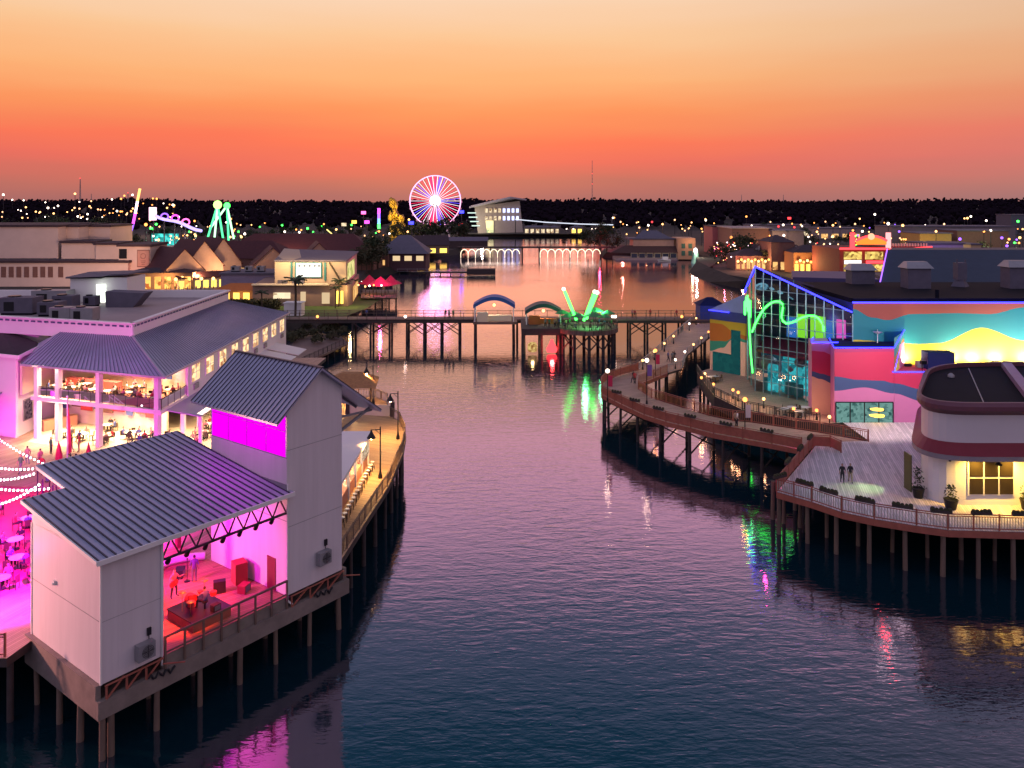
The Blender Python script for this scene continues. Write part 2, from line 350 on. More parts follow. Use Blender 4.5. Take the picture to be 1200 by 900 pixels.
DRUM=pose(**{k:v[:3] for k,v in SIT.items()}); DRUM['ell']=[.34,-.08,.86,.05]; DRUM['wrl']=[.30,-.36,.98,.035]; DRUM['fnl']=[.29,-.44,1.02,.03]; DRUM['elr']=[-.34,-.06,.84,.05]; DRUM['wrr']=[-.32,-.34,.90,.035]; DRUM['fnr']=[-.30,-.43,.90,.03]; DRUM['knl']=[.28,-.38,.5,.068]; DRUM['anl']=[.28,-.42,.09,.045]; DRUM['tol']=[.3,-.56,.04,.04]; DRUM['knr']=[-.28,-.38,.5,.068]; DRUM['anr']=[-.28,-.42,.09,.045]; DRUM['tor']=[-.3,-.56,.04,.04]
GUIT=pose(ell=(.33,-.05,1.2),wrl=(.50,-.22,1.28),fnl=(.55,-.28,1.32),elr=(-.3,.02,1.16),wrr=(-.12,-.22,1.06),fnr=(-.03,-.25,1.05),anl=(.2,.02,.09),tol=(.26,-.14,.04),knl=(.17,-.02,.5),anr=(-.2,.02,.09),tor=(-.26,-.14,.04),knr=(-.17,-.02,.5))
def body_mesh(name,d):
    ks=list(d); me=bpy.data.meshes.new(name); me.from_pydata([d[k][:3] for k in ks],[(ks.index(a),ks.index(b)) for a,b,_ in BON],[])
    o=bpy.data.objects.new(name,me); COL.objects.link(o)
    o.modifiers.new('skin','SKIN'); sv=me.skin_vertices[0].data
    for i,k in enumerate(ks): sv[i].radius=(d[k][3],d[k][3]*.85 if k in('pel','spi','che') else d[k][3]); sv[i].use_root=(k=='pel')
    sd=o.modifiers.new('sub','SUBSURF'); sd.levels=1
    dg=bpy.context.evaluated_depsgraph_get(); dg.update(); m2=bpy.data.meshes.new_from_object(o.evaluated_get(dg)); bpy.data.objects.remove(o); bpy.data.meshes.remove(me)
    m2.name=name
    for p in m2.polygons:
        c=p.center; best=None
        for a,b,r in BON:
            A,B=Vector(d[a][:3]),Vector(d[b][:3]); h=B-A; tt=max(0,min(1,(c-A).dot(h)/h.length_squared)); dd=(c-A-h*tt).length-(d[a][3]*(1-tt)+d[b][3]*tt)
            if best is None or dd<best[0]: best=(dd,r)
        r=best[1]; H2=Vector(d['hd2'][:3]); q=c-H2
        if q.length<.2 and (q.z>.045 or (q.y>.02 and q.z>-.09)): r='h'
        p.material_index='skpfh'.index({'s':'s','k':'k','p':'p','f':'f','h':'h'}[r]); p.use_smooth=True
    for m in (CL['grey'],SKIN,CL['black'],SHOE,HAIRD): m2.materials.append(m)
    return m2
BM={k:body_mesh('person_'+k,d) for k,d in dict(stand=STAND,walk=WALK,sit=SIT,drum=DRUM,guitar=GUIT).items()}
def person(kind,loc,rz,shirt,pants,label,group=None,s=1):
    o=bpy.data.objects.new('person',BM[kind]); COL.objects.link(o); o.location=loc; o.rotation_euler=(0,0,rz); o.scale=(s,)*3; ORIG[o.name]=Vector(loc)
    for i,m in ((0,CL[shirt]),(2,CL[pants])): o.material_slots[i].link='OBJECT'; o.material_slots[i].material=m
    return tag(o,label,'person',group)

# ------------------------------------------------------------------ shared builders
def railing(label,pts,h,m_rail,m_bal=None,sp=1.8,name='railing',top=.10,bal=.3,flower=False,mid=True,panel=None,pw=.10,solid=None):
    pts=[Vector(p) for p in pts]; root=thing(name,label,'railing',pts[0])
    rl=MB(); bl=MB(); posts=[]
    for a,b in zip(pts,pts[1:]):
        d=b-a; n=max(1,round(d.length/sp))
        for i in range(n): posts.append(a+d*i/n)
        rl.bar(a+V(0,0,h),b+V(0,0,h),top,.06)
        rl.bar(a+V(0,0,.14),b+V(0,0,.14),.05,.07)
        if mid: rl.bar(a+V(0,0,h-.16),b+V(0,0,h-.16),.05,.06)
        if m_bal:
            nb=max(1,int(d.length/bal))
            for i in range(nb):
                p=a+d*(i+.5)/nb; bl.box(p+V(0,0,.16),(.045,.045,h-.3),math.atan2(d.y,d.x))
        if panel: bl.bar(a+V(0,0,.16+(h-.3)/2),b+V(0,0,.16+(h-.3)/2),.02,h-.34)
    posts.append(pts[-1]); rl.build('rail',m_rail,root)
    if m_bal or panel: bl.build('balusters' if m_bal else 'infill_panel',m_bal or panel,root)
    for p in posts[:95]: MB().box(p,(pw,pw,h+.08)).build('post',m_rail,root)
    return root
def poly_at(pts,z): return [V(p[0],p[1],z) for p in pts]
def piles(root,pts,z,r=.17,m=None,zb=-.6):
    for p in pts:
        jr=r*rnd.uniform(.85,1.15); MB().tube((p[0],p[1],zb),(p[0]+rnd.uniform(-.06,.06),p[1],z),jr*1.08,jr,8).build('pile',m or TIMBER,root)
def along(pts,step,z=0):
    out=[]; pts=[Vector((p[0],p[1],0)) for p in pts]; carry=0
    for a,b in zip(pts,pts[1:]):
        L=(b-a).length; s=carry
        while s<L: out.append(a+(b-a)*(s/L)); s+=step
        carry=s-L
    return out
def seams(mb,a,b,c,d,sp,h=.05,w=.05,m=0):
    # ribs from edge a-b (eave) to edge d-c (ridge), standing on the plane
    a,b,c,d=map(Vector,(a,b,c,d)); n=max(2,int((b-a).length/sp))
    nr=(b-a).cross(d-a).normalized(); nr=nr if nr.z>0 else -nr
    for i in range(n+1):
        p=a+(b-a)*i/n; q=d+(c-d)*i/n
        if (q-p).length>.05: mb.bar(p+nr*h*.55,q+nr*h*.55,w,h,m)
def slab(mb,pts,th,m=0,down=True):
    pts=[Vector(p) for p in pts]; n=len(pts); lo=[p-V(0,0,th) for p in pts]
    mb.poly(pts,m); mb.poly(lo[::-1],m)
    for i in range(n): mb.poly([pts[i],lo[i],lo[(i+1)%n],pts[(i+1)%n]],m)

# ------------------------------------------------------------------ the stage building
C0=V(-21.35,41.2,0); U=V(.601,.799,0); W2=V(-.799,.601,0); ANG=math.atan2(U.y,U.x)
def S(a,b,z): p=C0+U*a+W2*b; return V(p.x,p.y,z)
WB=3.88
st=thing('stage_building','white bandstand with blue metal roofs on piles, pink-lit stage open to the water','stage',S(0,0,0))
# deck under the stage with fascia
d=MB(); d.obox(S(3.30,.0,3.55),U*8.36,W2*12.6,(0,0,.3)); d.build('stage_floor',STG,st)
f=MB(); f.obox(S(-.25,-.25,2.2),U*16.9,W2*.3,(0,0,.95)); f.obox(S(-.25,.06,2.2),U*.28,W2*8.5,(0,0,1.66))
f.obox(S(0.03,.06,2.3),U*16.4,W2*8.3,(0,0,.35)); f.obox(S(3.36,-.02,3.15),U*8.3,W2*.25,(0,0,.68)); f.obox(S(16.37,.06,2.2),U*.28,W2*8.5,(0,0,1.66)); f.obox(S(.05,-.02,2.65),U*16.3,W2*.06,(0,0,.3))
f.build('fascia',FASCIA,st)
def panelled(root,o,u,z0,z1,nrm,name='wall',joint=None):
    m=MB(); m.obox(o,u,nrm*-.25,(0,0,z1-z0)); w_=m.build(name,PANEL,root)
    if joint:
        j=MB(); j.obox(o+V(0,0,joint-z0)+nrm*.004,u,nrm*-.02,(0,0,.045)); j.build('joint',GALV,w_)
    return w_
# left block
nF=W2*-1; nL=U*-1
lb=MB(); zt=10.35
lb.obox(S(0,0,WB),U*3.35,W2*.22,(0,0,zt-WB)); lb.obox(S(0,.22,WB),U*.22,W2*7.98,(0,0,zt-WB)); lb.obox(S(3.13,.22,WB),U*.22,W2*7.98,(0,0,zt-WB)); lb.obox(S(.22,7.98,WB),U*2.91,W2*.22,(0,0,zt-WB))
lb.add([S(.22,.22,zt+.25),S(0,0,zt),S(0,8.2,zt),S(0,8.2,zt+.72)],[[0,1,2,3]])
o=lb.build('side_wall',PANEL,st)
MB().obox(S(-.006,.0,7.1),U*.02,W2*8.2,(0,0,.04)).build('panel_joint',GALV,o); MB().obox(S(.0,-.006,7.1),U*3.35,W2*.02,(0,0,.02)).build('panel_joint',GALV,o)
for a,b in ((0,0),(3.35,0),(0,8.2)): MB().box(S(a,b,WB),(.1,.1,zt-WB),ANG).build('corner_trim',WHITE,o)
# tower
zr,ze=17.95,15.55
tw=MB(); A0,A1=11.66,16.2; AR=14.1
def zroof(a): return 18.0-.82*(AR-a) if a<AR else 18.0-.73*(a-AR)
for b0 in (0,8.2):
    pts=[S(A0,b0,WB),S(A1,b0,WB),S(A1,b0,zroof(A1)-.1),S(AR,b0,zroof(AR)-.1),S(A0,b0,zroof(A0)-.1)]
    q=[p+W2*.22 for p in pts]; tw.poly(pts); tw.poly(q[::-1])
    for i in range(5): tw.poly([pts[i],q[i],q[(i+1)%5],pts[(i+1)%5]])
tw.obox(S(A0,.22,WB),U*.22,W2*7.98,(0,0,zroof(A0)-.1-WB)); tw.obox(S(A1-.22,.22,WB),U*.22,W2*7.98,(0,0,zroof(A1)-.1-WB))
o=tw.build('tower_wall',PANEL,st)
for z in (8.2,13.1): MB().obox(S(A0,-.006,z),U*(A1-A0),W2*.02,(0,0,.03)).build('panel_joint',GALV,o)
for z in (8.6,12.62): MB().obox(S(A0-.008,0,z),U*.03,W2*8.4,(0,0,.05)).build('panel_joint',GALV,o)
for a in (.9,1.8,2.7): MB().obox(S(a,-.004,WB),U*.015,W2*.01,(0,0,zt-WB)).build('panel_joint',PANEL,o)
fl2_=MB(); fl2_.obox(S(A0-.05,.0,10.62),U*.045,W2*8.4,(0,0,.35)); fl2_.build('roof_flashing',GALV,o)
dn=MB(); dn.tube(S(A0+.02,-.06,3.6),S(A0+.02,-.06,11),.05); dn.bar(S(A0+.02,-.06,3.6),S(A0+.3,-.2,3.3),.1); dn.build('drain_pipe',WHITE,st); MB().tube(S(3.3,-.06,3.4),S(3.3,-.06,10.2),.05).build('drain_pipe',WHITE,st)
dd=MB(); dd.obox(S(A0-.03,1.1,3.87),U*.03,W2*.9,(0,0,2.1)); dd.build('stage_door',MAROON,st)
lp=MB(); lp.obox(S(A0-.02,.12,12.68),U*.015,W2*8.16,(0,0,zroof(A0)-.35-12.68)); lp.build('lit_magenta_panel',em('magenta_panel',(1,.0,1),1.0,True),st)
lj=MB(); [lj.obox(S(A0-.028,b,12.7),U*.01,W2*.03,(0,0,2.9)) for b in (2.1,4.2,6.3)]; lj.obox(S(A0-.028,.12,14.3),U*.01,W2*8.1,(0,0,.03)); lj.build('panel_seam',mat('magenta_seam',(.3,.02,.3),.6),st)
# tower roof
tr=MB(); th=.14
def tp(a,b): return S(a,b,zroof(a)+.05)
for a0,a1 in ((10.55,AR),(AR,19.4)):
    slab(tr,[tp(a0,-.5),tp(a1,-.5),tp(a1,9.1),tp(a0,9.1)],th)
o=tr.build('tower_roof',ROOFM,st)
sm=MB(); seams(sm,tp(10.55,-.5),tp(10.55,9.1),tp(AR,9.1),tp(AR,-.5),.42); seams(sm,tp(19.4,-.5),tp(19.4,9.1),tp(AR,9.1),tp(AR,-.5),.42); sm.bar(tp(AR,-.55)+V(0,0,.05),tp(AR,9.15)+V(0,0,.05),.25,.06); sm.build('roof_seam',SEAM,o)
bk=MB()
for b in (.3,8.0): bk.bar(S(A1,b,13.2),S(19.0,b,zroof(19)-.15),.16); bk.bar(S(A1,b,zroof(19)-.2),S(19.2,b,zroof(19.2)-.18),.12)
for b in (2,4,6): bk.bar(tp(A1,b)-V(0,0,.25),tp(19.3,b)-V(0,0,.25),.08,.16)
bk.build('eave_bracket',GALV,st)
ew=MB()
for i in range(9): ew=MB(); ew.sphere(S(10.8,.2+i,zroof(10.8)-.3),.09,n=6,k=4); ew.tube(S(10.8,.2+i,zroof(10.8)-.28),S(10.8,.2+i,zroof(10.8)-.08),.03,n=5); ew.build('eave_spotlight',BLACKM,st)
# low roof
lr=MB()
def zl(b): return 10.52+.125*(b+.4)
pg=[(-.35,-.4),(12.0,-.4),(11.66,-.4),(11.66,12.7),(2.1,12.7),(2.1,8.6),(-.35,8.6)]
pg=[(-.35,-.4),(11.95,-.4),(11.95,-.02),(11.64,-.02),(11.64,12.7),(2.1,12.7),(2.1,8.6),(-.35,8.6)]
slab(lr,[S(a,b,zl(b)) for a,b in pg],.22); o=lr.build('low_roof',ROOFM,st)
sm=MB(); nrib=26
for i in range(nrib+1):
    a=-.3+(11.9)*i/nrib; bmax=12.7 if a>2.1 else 8.6
    sm.bar(S(a,-.4,zl(-.4)+.03),S(a,bmax,zl(bmax)+.03),.07,.06)
sm.build('roof_seam',SEAM,o)
tm=MB(); tm.bar(S(-.4,-.45,zl(-.4)-.1),S(11.95,-.45,zl(-.4)-.1),.08,.26); tm.bar(S(-.4,-.45,zl(-.4)-.08),S(-.4,8.65,zl(8.6)-.08),.08,.2); tm.bar(S(-.4,8.65,zl(8.6)-.08),S(2.1,8.65,zl(8.6)-.08),.08,.2); tm.bar(S(2.05,8.6,zl(8.6)-.08),S(2.05,12.7,zl(12.7)-.08),.08,.2); tm.bar(S(2.05,12.75,zl(12.7)-.06),S(11.64,12.75,zl(12.7)-.06),.08,.2); tm.build('eave_trim',WHITE,o)
# truss under the front eave and columns at the back
z0,z1=9.15,10.2
for bb in (.05,12.2):
    tu=MB()
    zz0=z0 if bb<1 else 10.4; zz1=z1 if bb<1 else 11.6
    tu.bar(S(3.35,bb,zz0),S(11.66,bb,zz0),.12); tu.bar(S(3.35,bb,zz1),S(11.66,bb,zz1),.12)
    for i in range(8):
        a=3.35+i*1.04; tu.bar(S(a,bb,zz0),S(a+.52,bb,zz1),.07); tu.bar(S(a+.52,bb,zz1),S(a+1.04,bb,zz0),.07)
    tu.build('truss',STEEL,st)
for a in (3.5,6.2,11.4): MB().box(S(a,12.2,3.85),(.3,.3,7.4),ANG).build('column',MAROON,st)
# can lights on the truss (they light the stage)
cl=MB()
for i in range(7): MB().tube(S(3.9+i*1.15,.25,9.0),S(3.9+i*1.15,.45,8.7),.12,.14).build('can_light',BLACKM,st)
rg=MB()
rg.bar(S(3.4,-.12,4.9),S(11.6,-.12,4.9),.1,.12); rg.bar(S(3.4,-.12,4.05),S(11.6,-.12,4.05),.06,.09); rr=rg.build('stage_railing',TIMBER,st)
for i in range(8): MB().box(S(3.45+i*1.16,-.14,3.1),(.1,.1,1.85),ANG).build('rail_post',TIMBER,rr)
# braces on the ledge under the white walls
for a0,a1 in ((.1,3.3),(11.8,16.2)):
    n=3; br=MB()
    for i in range(n):
        x0=a0+(a1-a0)*i/n; x1=a0+(a1-a0)*(i+1)/n
        br.bar(S(x0+.1,-.22,3.15),S(x1,-.1,3.85),.08); br.bar(S(x0+.1,-.2,3.1),S(x0+.1,-.2,3.85),.09)
    br.bar(S(a0,-.24,3.86),S(a1,-.24,3.86),.07); br.bar(S(a1-.1,-.3,3.6),S(a1+1.0,-.7,3.35),.06); br.build('ledge_brace',REDWOOD,st)
for a0 in (2.4,13.6): MB().path([S(a0+k*.14,-.3,3.16+.16*math.sin(k*1.9)-.012*k) for k in range(12)],.07,5).build('hanging_hose',BLACKM,st)
# air conditioners
for a,z in ((1.75,4.35),(13.95,5.0)):
    m=MB(); m.obox(S(a,-.5,z),U*.95,W2*.42,(0,0,.85)); ac=m.build('air_conditioner',GALV,st)
    g=MB(); 
    for k in range(4):
        rr_=.1+.075*k; g.path([S(a+.52+rr_*math.cos(t*.5236),-.53,z+.43+rr_*math.sin(t*.5236)) for t in range(12)],.012,4,closed=True)
    g.bar(S(a+.2,-.53,z+.43),S(a+.85,-.53,z+.43),.02); g.bar(S(a+.52,-.53,z+.1),S(a+.52,-.53,z+.76),.02); g.build('fan_grille',BLACKM,ac)
    x=MB(); x.obox(S(a+.7,-.12,z+1.05),U*.22,W2*.1,(0,0,.4)); x.tube(S(a+.8,-.07,z+.5),S(a+.8,-.07,z+1.1),.025); x.build('switch_box',BLACKM,ac)
sg=MB(); sg.box(S(-.06,5.2,7.6),(.12,.2,.25),ANG); sg.sphere(S(-.12,5.2,7.7),.09,n=6,k=4); sg.build('wall_lamp',WHITE,st)
pp=[S(a,-.05,0) for a in (.05,.5,3.0,5.6,8.2,10.8,13.4,15.9)]+[S(.05,b,0) for b in (2.4,4.8,7.6)]+[S(a,3,0) for a in (1.5,4.2,7,9.6,12.2,15)]
piles(st,pp,2.3,.16)
# performers and gear
fl=3.86
person('guitar',S(7.28,5.61,fl),R(60),'rose','black','guitarist in a red top standing on the pink-lit stage')
person('stand',S(9.19,6.45,fl),R(200),'violet','grey','singer in a blue-violet shirt standing at the microphone on the stage')
rb=thing('drum_riser','square red-lit drum platform behind the stage railing','drum riser',S(6.8,2.0,fl))
m=MB(); m.obox(S(5.65,.75,fl),U*2.5,W2*2.75,(0,0,.55)); m.build('platform',REDWOOD,rb); m=MB(); m.obox(S(5.6,.7,fl+.551),U*2.6,W2*2.85,(0,0,.05)); m.build('carpet',BLACKM,rb)
rz=fl+.6
person('drum',S(7.0,1.7,rz),R(233),'blue','black','drummer in a dark blue shirt seated behind the drum kit')
kt=thing('drum_kit','drum kit with brass cymbals on the red platform','drum kit',S(6.7,2.6,rz))
m=MB(); m.tube(S(6.8,2.6,rz+.32),S(6.8,3.1,rz+.32),.32,n=14); m.build('bass_drum',CL['red'],kt)
for a,b,z,r in ((6.5,2.4,.62,.17),(7.1,2.4,.62,.17),(6.2,1.8,.45,.22),(7.7,1.9,.5,.2)): m=MB(); m.tube(S(a,b,rz+z),S(a,b,rz+z+.22),r,n=12); m.build('drum',CL['red'],kt)
for a,b,z in ((6.0,2.5,1.15),(7.6,2.7,1.2),(6.0,1.6,.85)): m=MB(); m.lathe(S(a,b,rz+z),[(.02,.05),(.25,0),(.24,-.01)],12); m.tube(S(a,b,rz),S(a,b,rz+z),.015,n=5); m.build('cymbal',mat('brass',(.6,.4,.1),.3,.9),kt)
m=MB(); m.tube(S(7.0,1.7,rz),S(7.0,1.7,rz+.4),.05); m.tube(S(7.0,1.7,rz+.4),S(7.0,1.7,rz+.48),.18,n=12); m.build('stool',BLACKM,kt)
gt=thing('guitar','red electric guitar held by the guitarist','guitar',S(7.28,5.61,fl))
cc=S(7.28,5.61,fl); rot=lambda x,y,z: cc+V(x*math.cos(R(60))-y*math.sin(R(60)),x*math.sin(R(60))+y*math.cos(R(60)),z)
m=MB(); m.tube(rot(-.08,-.2,1.04),rot(-.08,-.26,1.04),.2,n=10); m.tube(rot(-.28,-.2,1.0),rot(-.28,-.26,1.0),.22,n=10); m.build('guitar_body',CL['red'],gt); m=MB(); m.bar(rot(.08,-.24,1.08),rot(.66,-.28,1.36),.05,.03); m.build('guitar_neck',BARK,gt)
def speaker(lbl,a,b,sz,z=fl,rz=ANG,cat='speaker',nm='loudspeaker'):
    r=thing(nm,lbl,cat,S(a,b,z)); m=MB(); m.box(S(a,b,z),sz,rz); m.build('cabinet',CL['red'] if sz[2]>1 or 'case' in lbl else CL['black'],r)  # red stage light put into the cabinet colour of loudspeaker and case
    g=MB(); cx=S(a,b,z); n=V(math.sin(rz),-math.cos(rz),0); cc=cx+n*(sz[1]/2+.01)+V(0,0,sz[2]*.5); x=V(math.cos(rz),math.sin(rz),0)
    g.poly([cc-x*sz[0]*.4-V(0,0,sz[2]*.4),cc+x*sz[0]*.4-V(0,0,sz[2]*.4),cc+x*sz[0]*.4+V(0,0,sz[2]*.4),cc-x*sz[0]*.4+V(0,0,sz[2]*.4)]); g.build('speaker_grille',CL['grey'],r); return r
speaker('red-lit tall loudspeaker standing against the stage side wall',11.0,4.1,(.9,.8,1.35),rz=ANG+1.3)
speaker('square amplifier with pale front in the middle of the stage',9.4,3.9,(.75,.45,.75),rz=ANG+2.6,cat='amplifier',nm='amplifier')
speaker('low equipment case with cables near the stage door',10.4,2.7,(.7,.55,.5),rz=ANG+.4,cat='equipment case',nm='equipment_case')
speaker('black wedge monitor at the foot of the drum platform',7.3,1.05,(.5,.35,.36),z=rz,rz=ANG+.1,cat='monitor',nm='stage_monitor')
speaker('magenta-lit box monitor at the rear edge of the stage',9.0,7.9,(.8,.55,.55),rz=ANG+.8,cat='monitor',nm='stage_monitor')
ms=thing('microphone_stand','thin microphone stand before the singer','microphone stand',S(8.95,6.9,fl)); m=MB(); m.tube(S(8.95,6.9,fl),S(8.95,6.9,fl+1.45),.02); m.lathe(S(8.95,6.9,fl),[(.2,0),(.2,.03),(.02,.05)]); m.build('pole',BLACKM,ms); m=MB(); m.sphere(S(8.95,6.9,fl+1.5),.05); m.build('microphone',BLACKM,ms)
ry=MB(); ry.path([S(7.6,9.2,fl+.25),S(8.4,9.9,fl+.25),S(9.6,10.0,fl+.25),S(10.6,9.6,fl+.25),S(11.5,8.9,fl+.25)],.28,6)
tag(ry.build('stage_bench',WHITE),'low white curved bench along the rear of the stage','bench')
# stage lamps
MAG=(1,.03,.95)
light('tower_wash','AREA',S(10.55,4.2,zroof(10.7)-.55),90,(1,.0,1),7.5,rot=U*.55+V(0,0,-1),size_y=.3)
light('stage_pink','AREA',S(7.5,5.5,10.0),420,(1,.0,.42),5,rot=V(0,0,-1))
light('stage_red','SPOT',S(6.2,.6,9.0),9000,(1,.05,.02),.2,rot=W2*.6+V(0,0,-1),spot=R(70))
light('stage_side_wash','SPOT',S(4.4,6,9.4),3200,(1,.0,1),.2,rot=U*1.0+V(0,0,-.45),spot=R(95))
# ------------------------------------------------------------------ left deck: plaza and promenade
PZ=3.78
edge=[(-12.0,56.0),(-11.5,62.7),(-10.9,70.2),(-10.9,79.7),(-11.4,85.5),(-12.7,90.5),(-14.6,93.7),(-15.5,99.5),(-17.5,102),(-24,103)]
s1=S(16.1,6,0); s0=S(.3,1.5,0); s2=S(.3,7.9,0)
plz=[(-100,43.8),(s2.x-.4,43.8),(s2.x,s2.y),(s0.x,s0.y),(s1.x-.5,s1.y-4),(-12.3,54.6)]+edge+[(-30,104),(-30,128),(-100,128)]
pm=MB(); pm.prism(plz,PZ-.5,PZ,1,0); pd=tag(pm.build('boardwalk',[PLZ,TIMBERD]),'plaza and promenade deck of boards on piles',None,None,'structure')
piles(pd,[(x,44.3) for x in range(-52,-27,4)]+[(p.x-.35,p.y) for p in along(edge,3.6)],3.3,.16,TIMBERD)
pr=MB(); pr.poly(poly_at([(-12.2,56.2)]+edge[1:]+[(-24,102.6),(-30,100),(-22,88),(-16,74),(-14,60)],PZ+.006)); tag(pr.build('promenade_path',PROM),'warm lit promenade boards',None,None,'structure')
rf=MB(); rf.poly(poly_at([(-60,55),(-37,50.6),(-31,53.5),(-30,57),(-33,66),(-42,70),(-60,72)],PZ+.008)); tag(rf.build('painted_pavement',REDF),'red painted plaza floor',None,None,'structure')
tl=MB(); tl.poly(poly_at([(-51.5,86.5),(-50.8,83.2),(-34.5,77.6),(-27,84),(-30,92),(-34,100),(-35,120),(-55,120)],PZ+.012)); tag(tl.build('dining_pavement',PAVE),'cream tiled restaurant floor',None,None,'structure')
railing('red timber railing along the plaza deck left of the stage',[(-58,43.95,PZ),(s2.x-.6,43.95,PZ)],1.25,REDWOOD,None,2.2)
railing('dark slatted railing along the curved promenade edge over the water',[(x-.12,y,PZ) for x,y in edge],1.15,TIMBER,TIMBER,1.9,bal=.32)
# lamps of the promenade: gooseneck posts
def gooseneck(loc,lbl,h,z=PZ,lit=True):
    r=thing('lamp_post',lbl,'lamp post',(loc[0],loc[1],z),'gooseneck lamps along the promenade'); x,y=loc
    m=MB(); m.lathe((x,y,z),[(.2,0),(.2,.25),(.11,.5),(.07,.9),(.06,h)],10); m.bar((x,y,h+z-.25),(x-.75,y-.1,h+z-.25),.06); m.bar((x,y,h+z-.7),(x-.45,y-.05,h+z-.27),.04); m.build('post',BLACKM,r)
    m=MB(); m.lathe((x-.8,y-.1,z+h-1.0),[(.42,0),(.36,.1),(.12,.5),(.05,.75)],12); m.build('lamp_shade',BLACKM,r)
    if lit:
        m=MB(); m.sphere((x-.8,y-.1,z+h-1.02),.14); m.build('bulb',E_LAMP,r); light('promenade_lamp','SPOT',(x-.8,y-.1,z+h-1.2),2600,(1,.50,.15),.1,rot=(0,0,-1),spot=R(150))
gooseneck((-12.1,84.2),'black gooseneck lamp post at the bend of the promenade rail',5.1)
gooseneck((-12.0,72.3),'black gooseneck lamp post beside the white kiosk, nearest the camera',4.7)
gooseneck((-17.3,98.8),'black gooseneck lamp post at the far end of the promenade',4.9)
# kiosk
kx0,kx1,ky0,ky1=-18.2,-13.7,61,76.2
k=thing('bar_kiosk','white open-sided bar kiosk with menu boards on the promenade','kiosk',((kx0+kx1)/2,68,PZ))
m=MB(); m.box(((kx0+kx1)/2,(ky0+ky1)/2,PZ),(kx1-kx0-.3,ky1-ky0-.3,1.1)); m.build('counter',mat('counter_panel',(.5,.22,.15),.5),k)
m=MB(); m.wall((kx0,ky0),(kx0,ky1),PZ,PZ+2.8,.15)
for y in (61,64,67,70,73,76): m.box((kx1-.15,y+.1,PZ),(.22,.22,2.8))
m.wall((kx1,ky1),(kx0,ky1),PZ,PZ+2.8,.12); m.build('wall',WHITE,k)
m=MB(); m.box(((kx0+kx1)/2,(ky0+ky1)/2,PZ+2.8),(kx1-kx0+.5,ky1-ky0+.6,.28)); m.build('roof',WHITE,k)
for y in (73.3,74.6,75.6): m=MB(); m.box((kx1+.02,y-.2,PZ+1.3),(.06,.8,1.2)); m.build('menu_board',em('menu',(1,.8,.55),.8,flick=.45,fs=6,dark=(.15,.05,.02)),k)
sh=MB(); 
for y in (62.5,65.5,68.5,71.5): sh.box((kx0+.5,y,PZ+1.2),(.5,2.2,.06)); [sh.tube((kx0+.5,y-1+.25*i,PZ+1.26),(kx0+.5,y-1+.25*i,PZ+1.55),.05,n=6) for i in range(9)]
sh.build('bottle_shelf',BRICK,k)
[light('kiosk_lamp','POINT',(kx0+2.4,y,PZ+2.5),330,(1,.72,.46),.1) for y in (63,67,71,75)]
stl=thing('bar_stool',None,'bar stool',(0,0,0)); m=MB(); m.tube((0,0,.7),(0,0,.78),.19,n=8); m.build('seat',CL['white'],stl); m=MB()
for a in range(4): m.bar((.1*math.cos(a*PI/2),.1*math.sin(a*PI/2),.7),(.22*math.cos(a*PI/2),.22*math.sin(a*PI/2),0),.03)
m.build('leg_frame',BLACKM,stl); PS=Proto(stl)
for i in range(17): PS((-13.15+.02*(i%3),61.5+.82*i,PZ),rnd.random(),'white-topped bar stool in the row along the kiosk counter','bar stools along the kiosk')
# end shelter and planters of the promenade
sh=thing('promenade_shelter','orange thatched shelter roof at the far promenade end','shelter',(-19.5,98,PZ))
for x,y in ((-22.5,96.2),(-17.2,96.2),(-22.5,101),(-17.9,101)): m=MB(); m.tube((x,y,PZ),(x,y,PZ+2.9),.1); m.build('post',TIMBER,sh)
m=MB(); b=[V(-23.3,95.4,6.5),V(-16.4,95.4,6.5),V(-17.0,101.8,6.5),V(-23.3,101.8,6.5)]; tp_=[V(-21.2,98,7.7),V(-18.6,98,7.7),V(-18.6,99.3,7.7),V(-21.2,99.3,7.7)]
for i in range(4): m.poly([b[i],b[(i+1)%4],tp_[(i+1)%4],tp_[i]])
m.poly(tp_); m.build('roof',mat('thatch',(.40,.20,.08),.9,var=.4,scale=3,bump=.5),sh)
light('shelter_lamp','POINT',(-20,97.5,6.3),900,(1,.6,.25),.15)
wp=thing('low_wall','low orange-lit screen wall across the promenade end','wall',(-16.5,93.5,PZ)); m=MB(); m.wall((-19.5,94.2),(-14.0,93.0),PZ,PZ+1.3,.15); m.build('panel',CREAM,wp)
for x,y in ((-19.5,94.2),(-14.0,93.0)): m=MB(); m.box((x,y,PZ),(.45,.45,1.7)); m.build('pier',TIMBERD,wp)

# ------------------------------------------------------------------ white two-storey restaurant
rs=thing('restaurant','white two-storey restaurant with open lit dining balconies and grey-blue metal roof','restaurant',(-45,100,PZ))
RL,RC,RR=V(-50.7,84.3,0),V(-34.8,78.6,0),V(-35.2,121.9,0)
Z1,Z2=8.3,11.75
bl_=[(-51.0,84.6),(-34.8,78.8),(-34.8,121.5),(-75,121.5),(-75,92),(-53,90.5)]
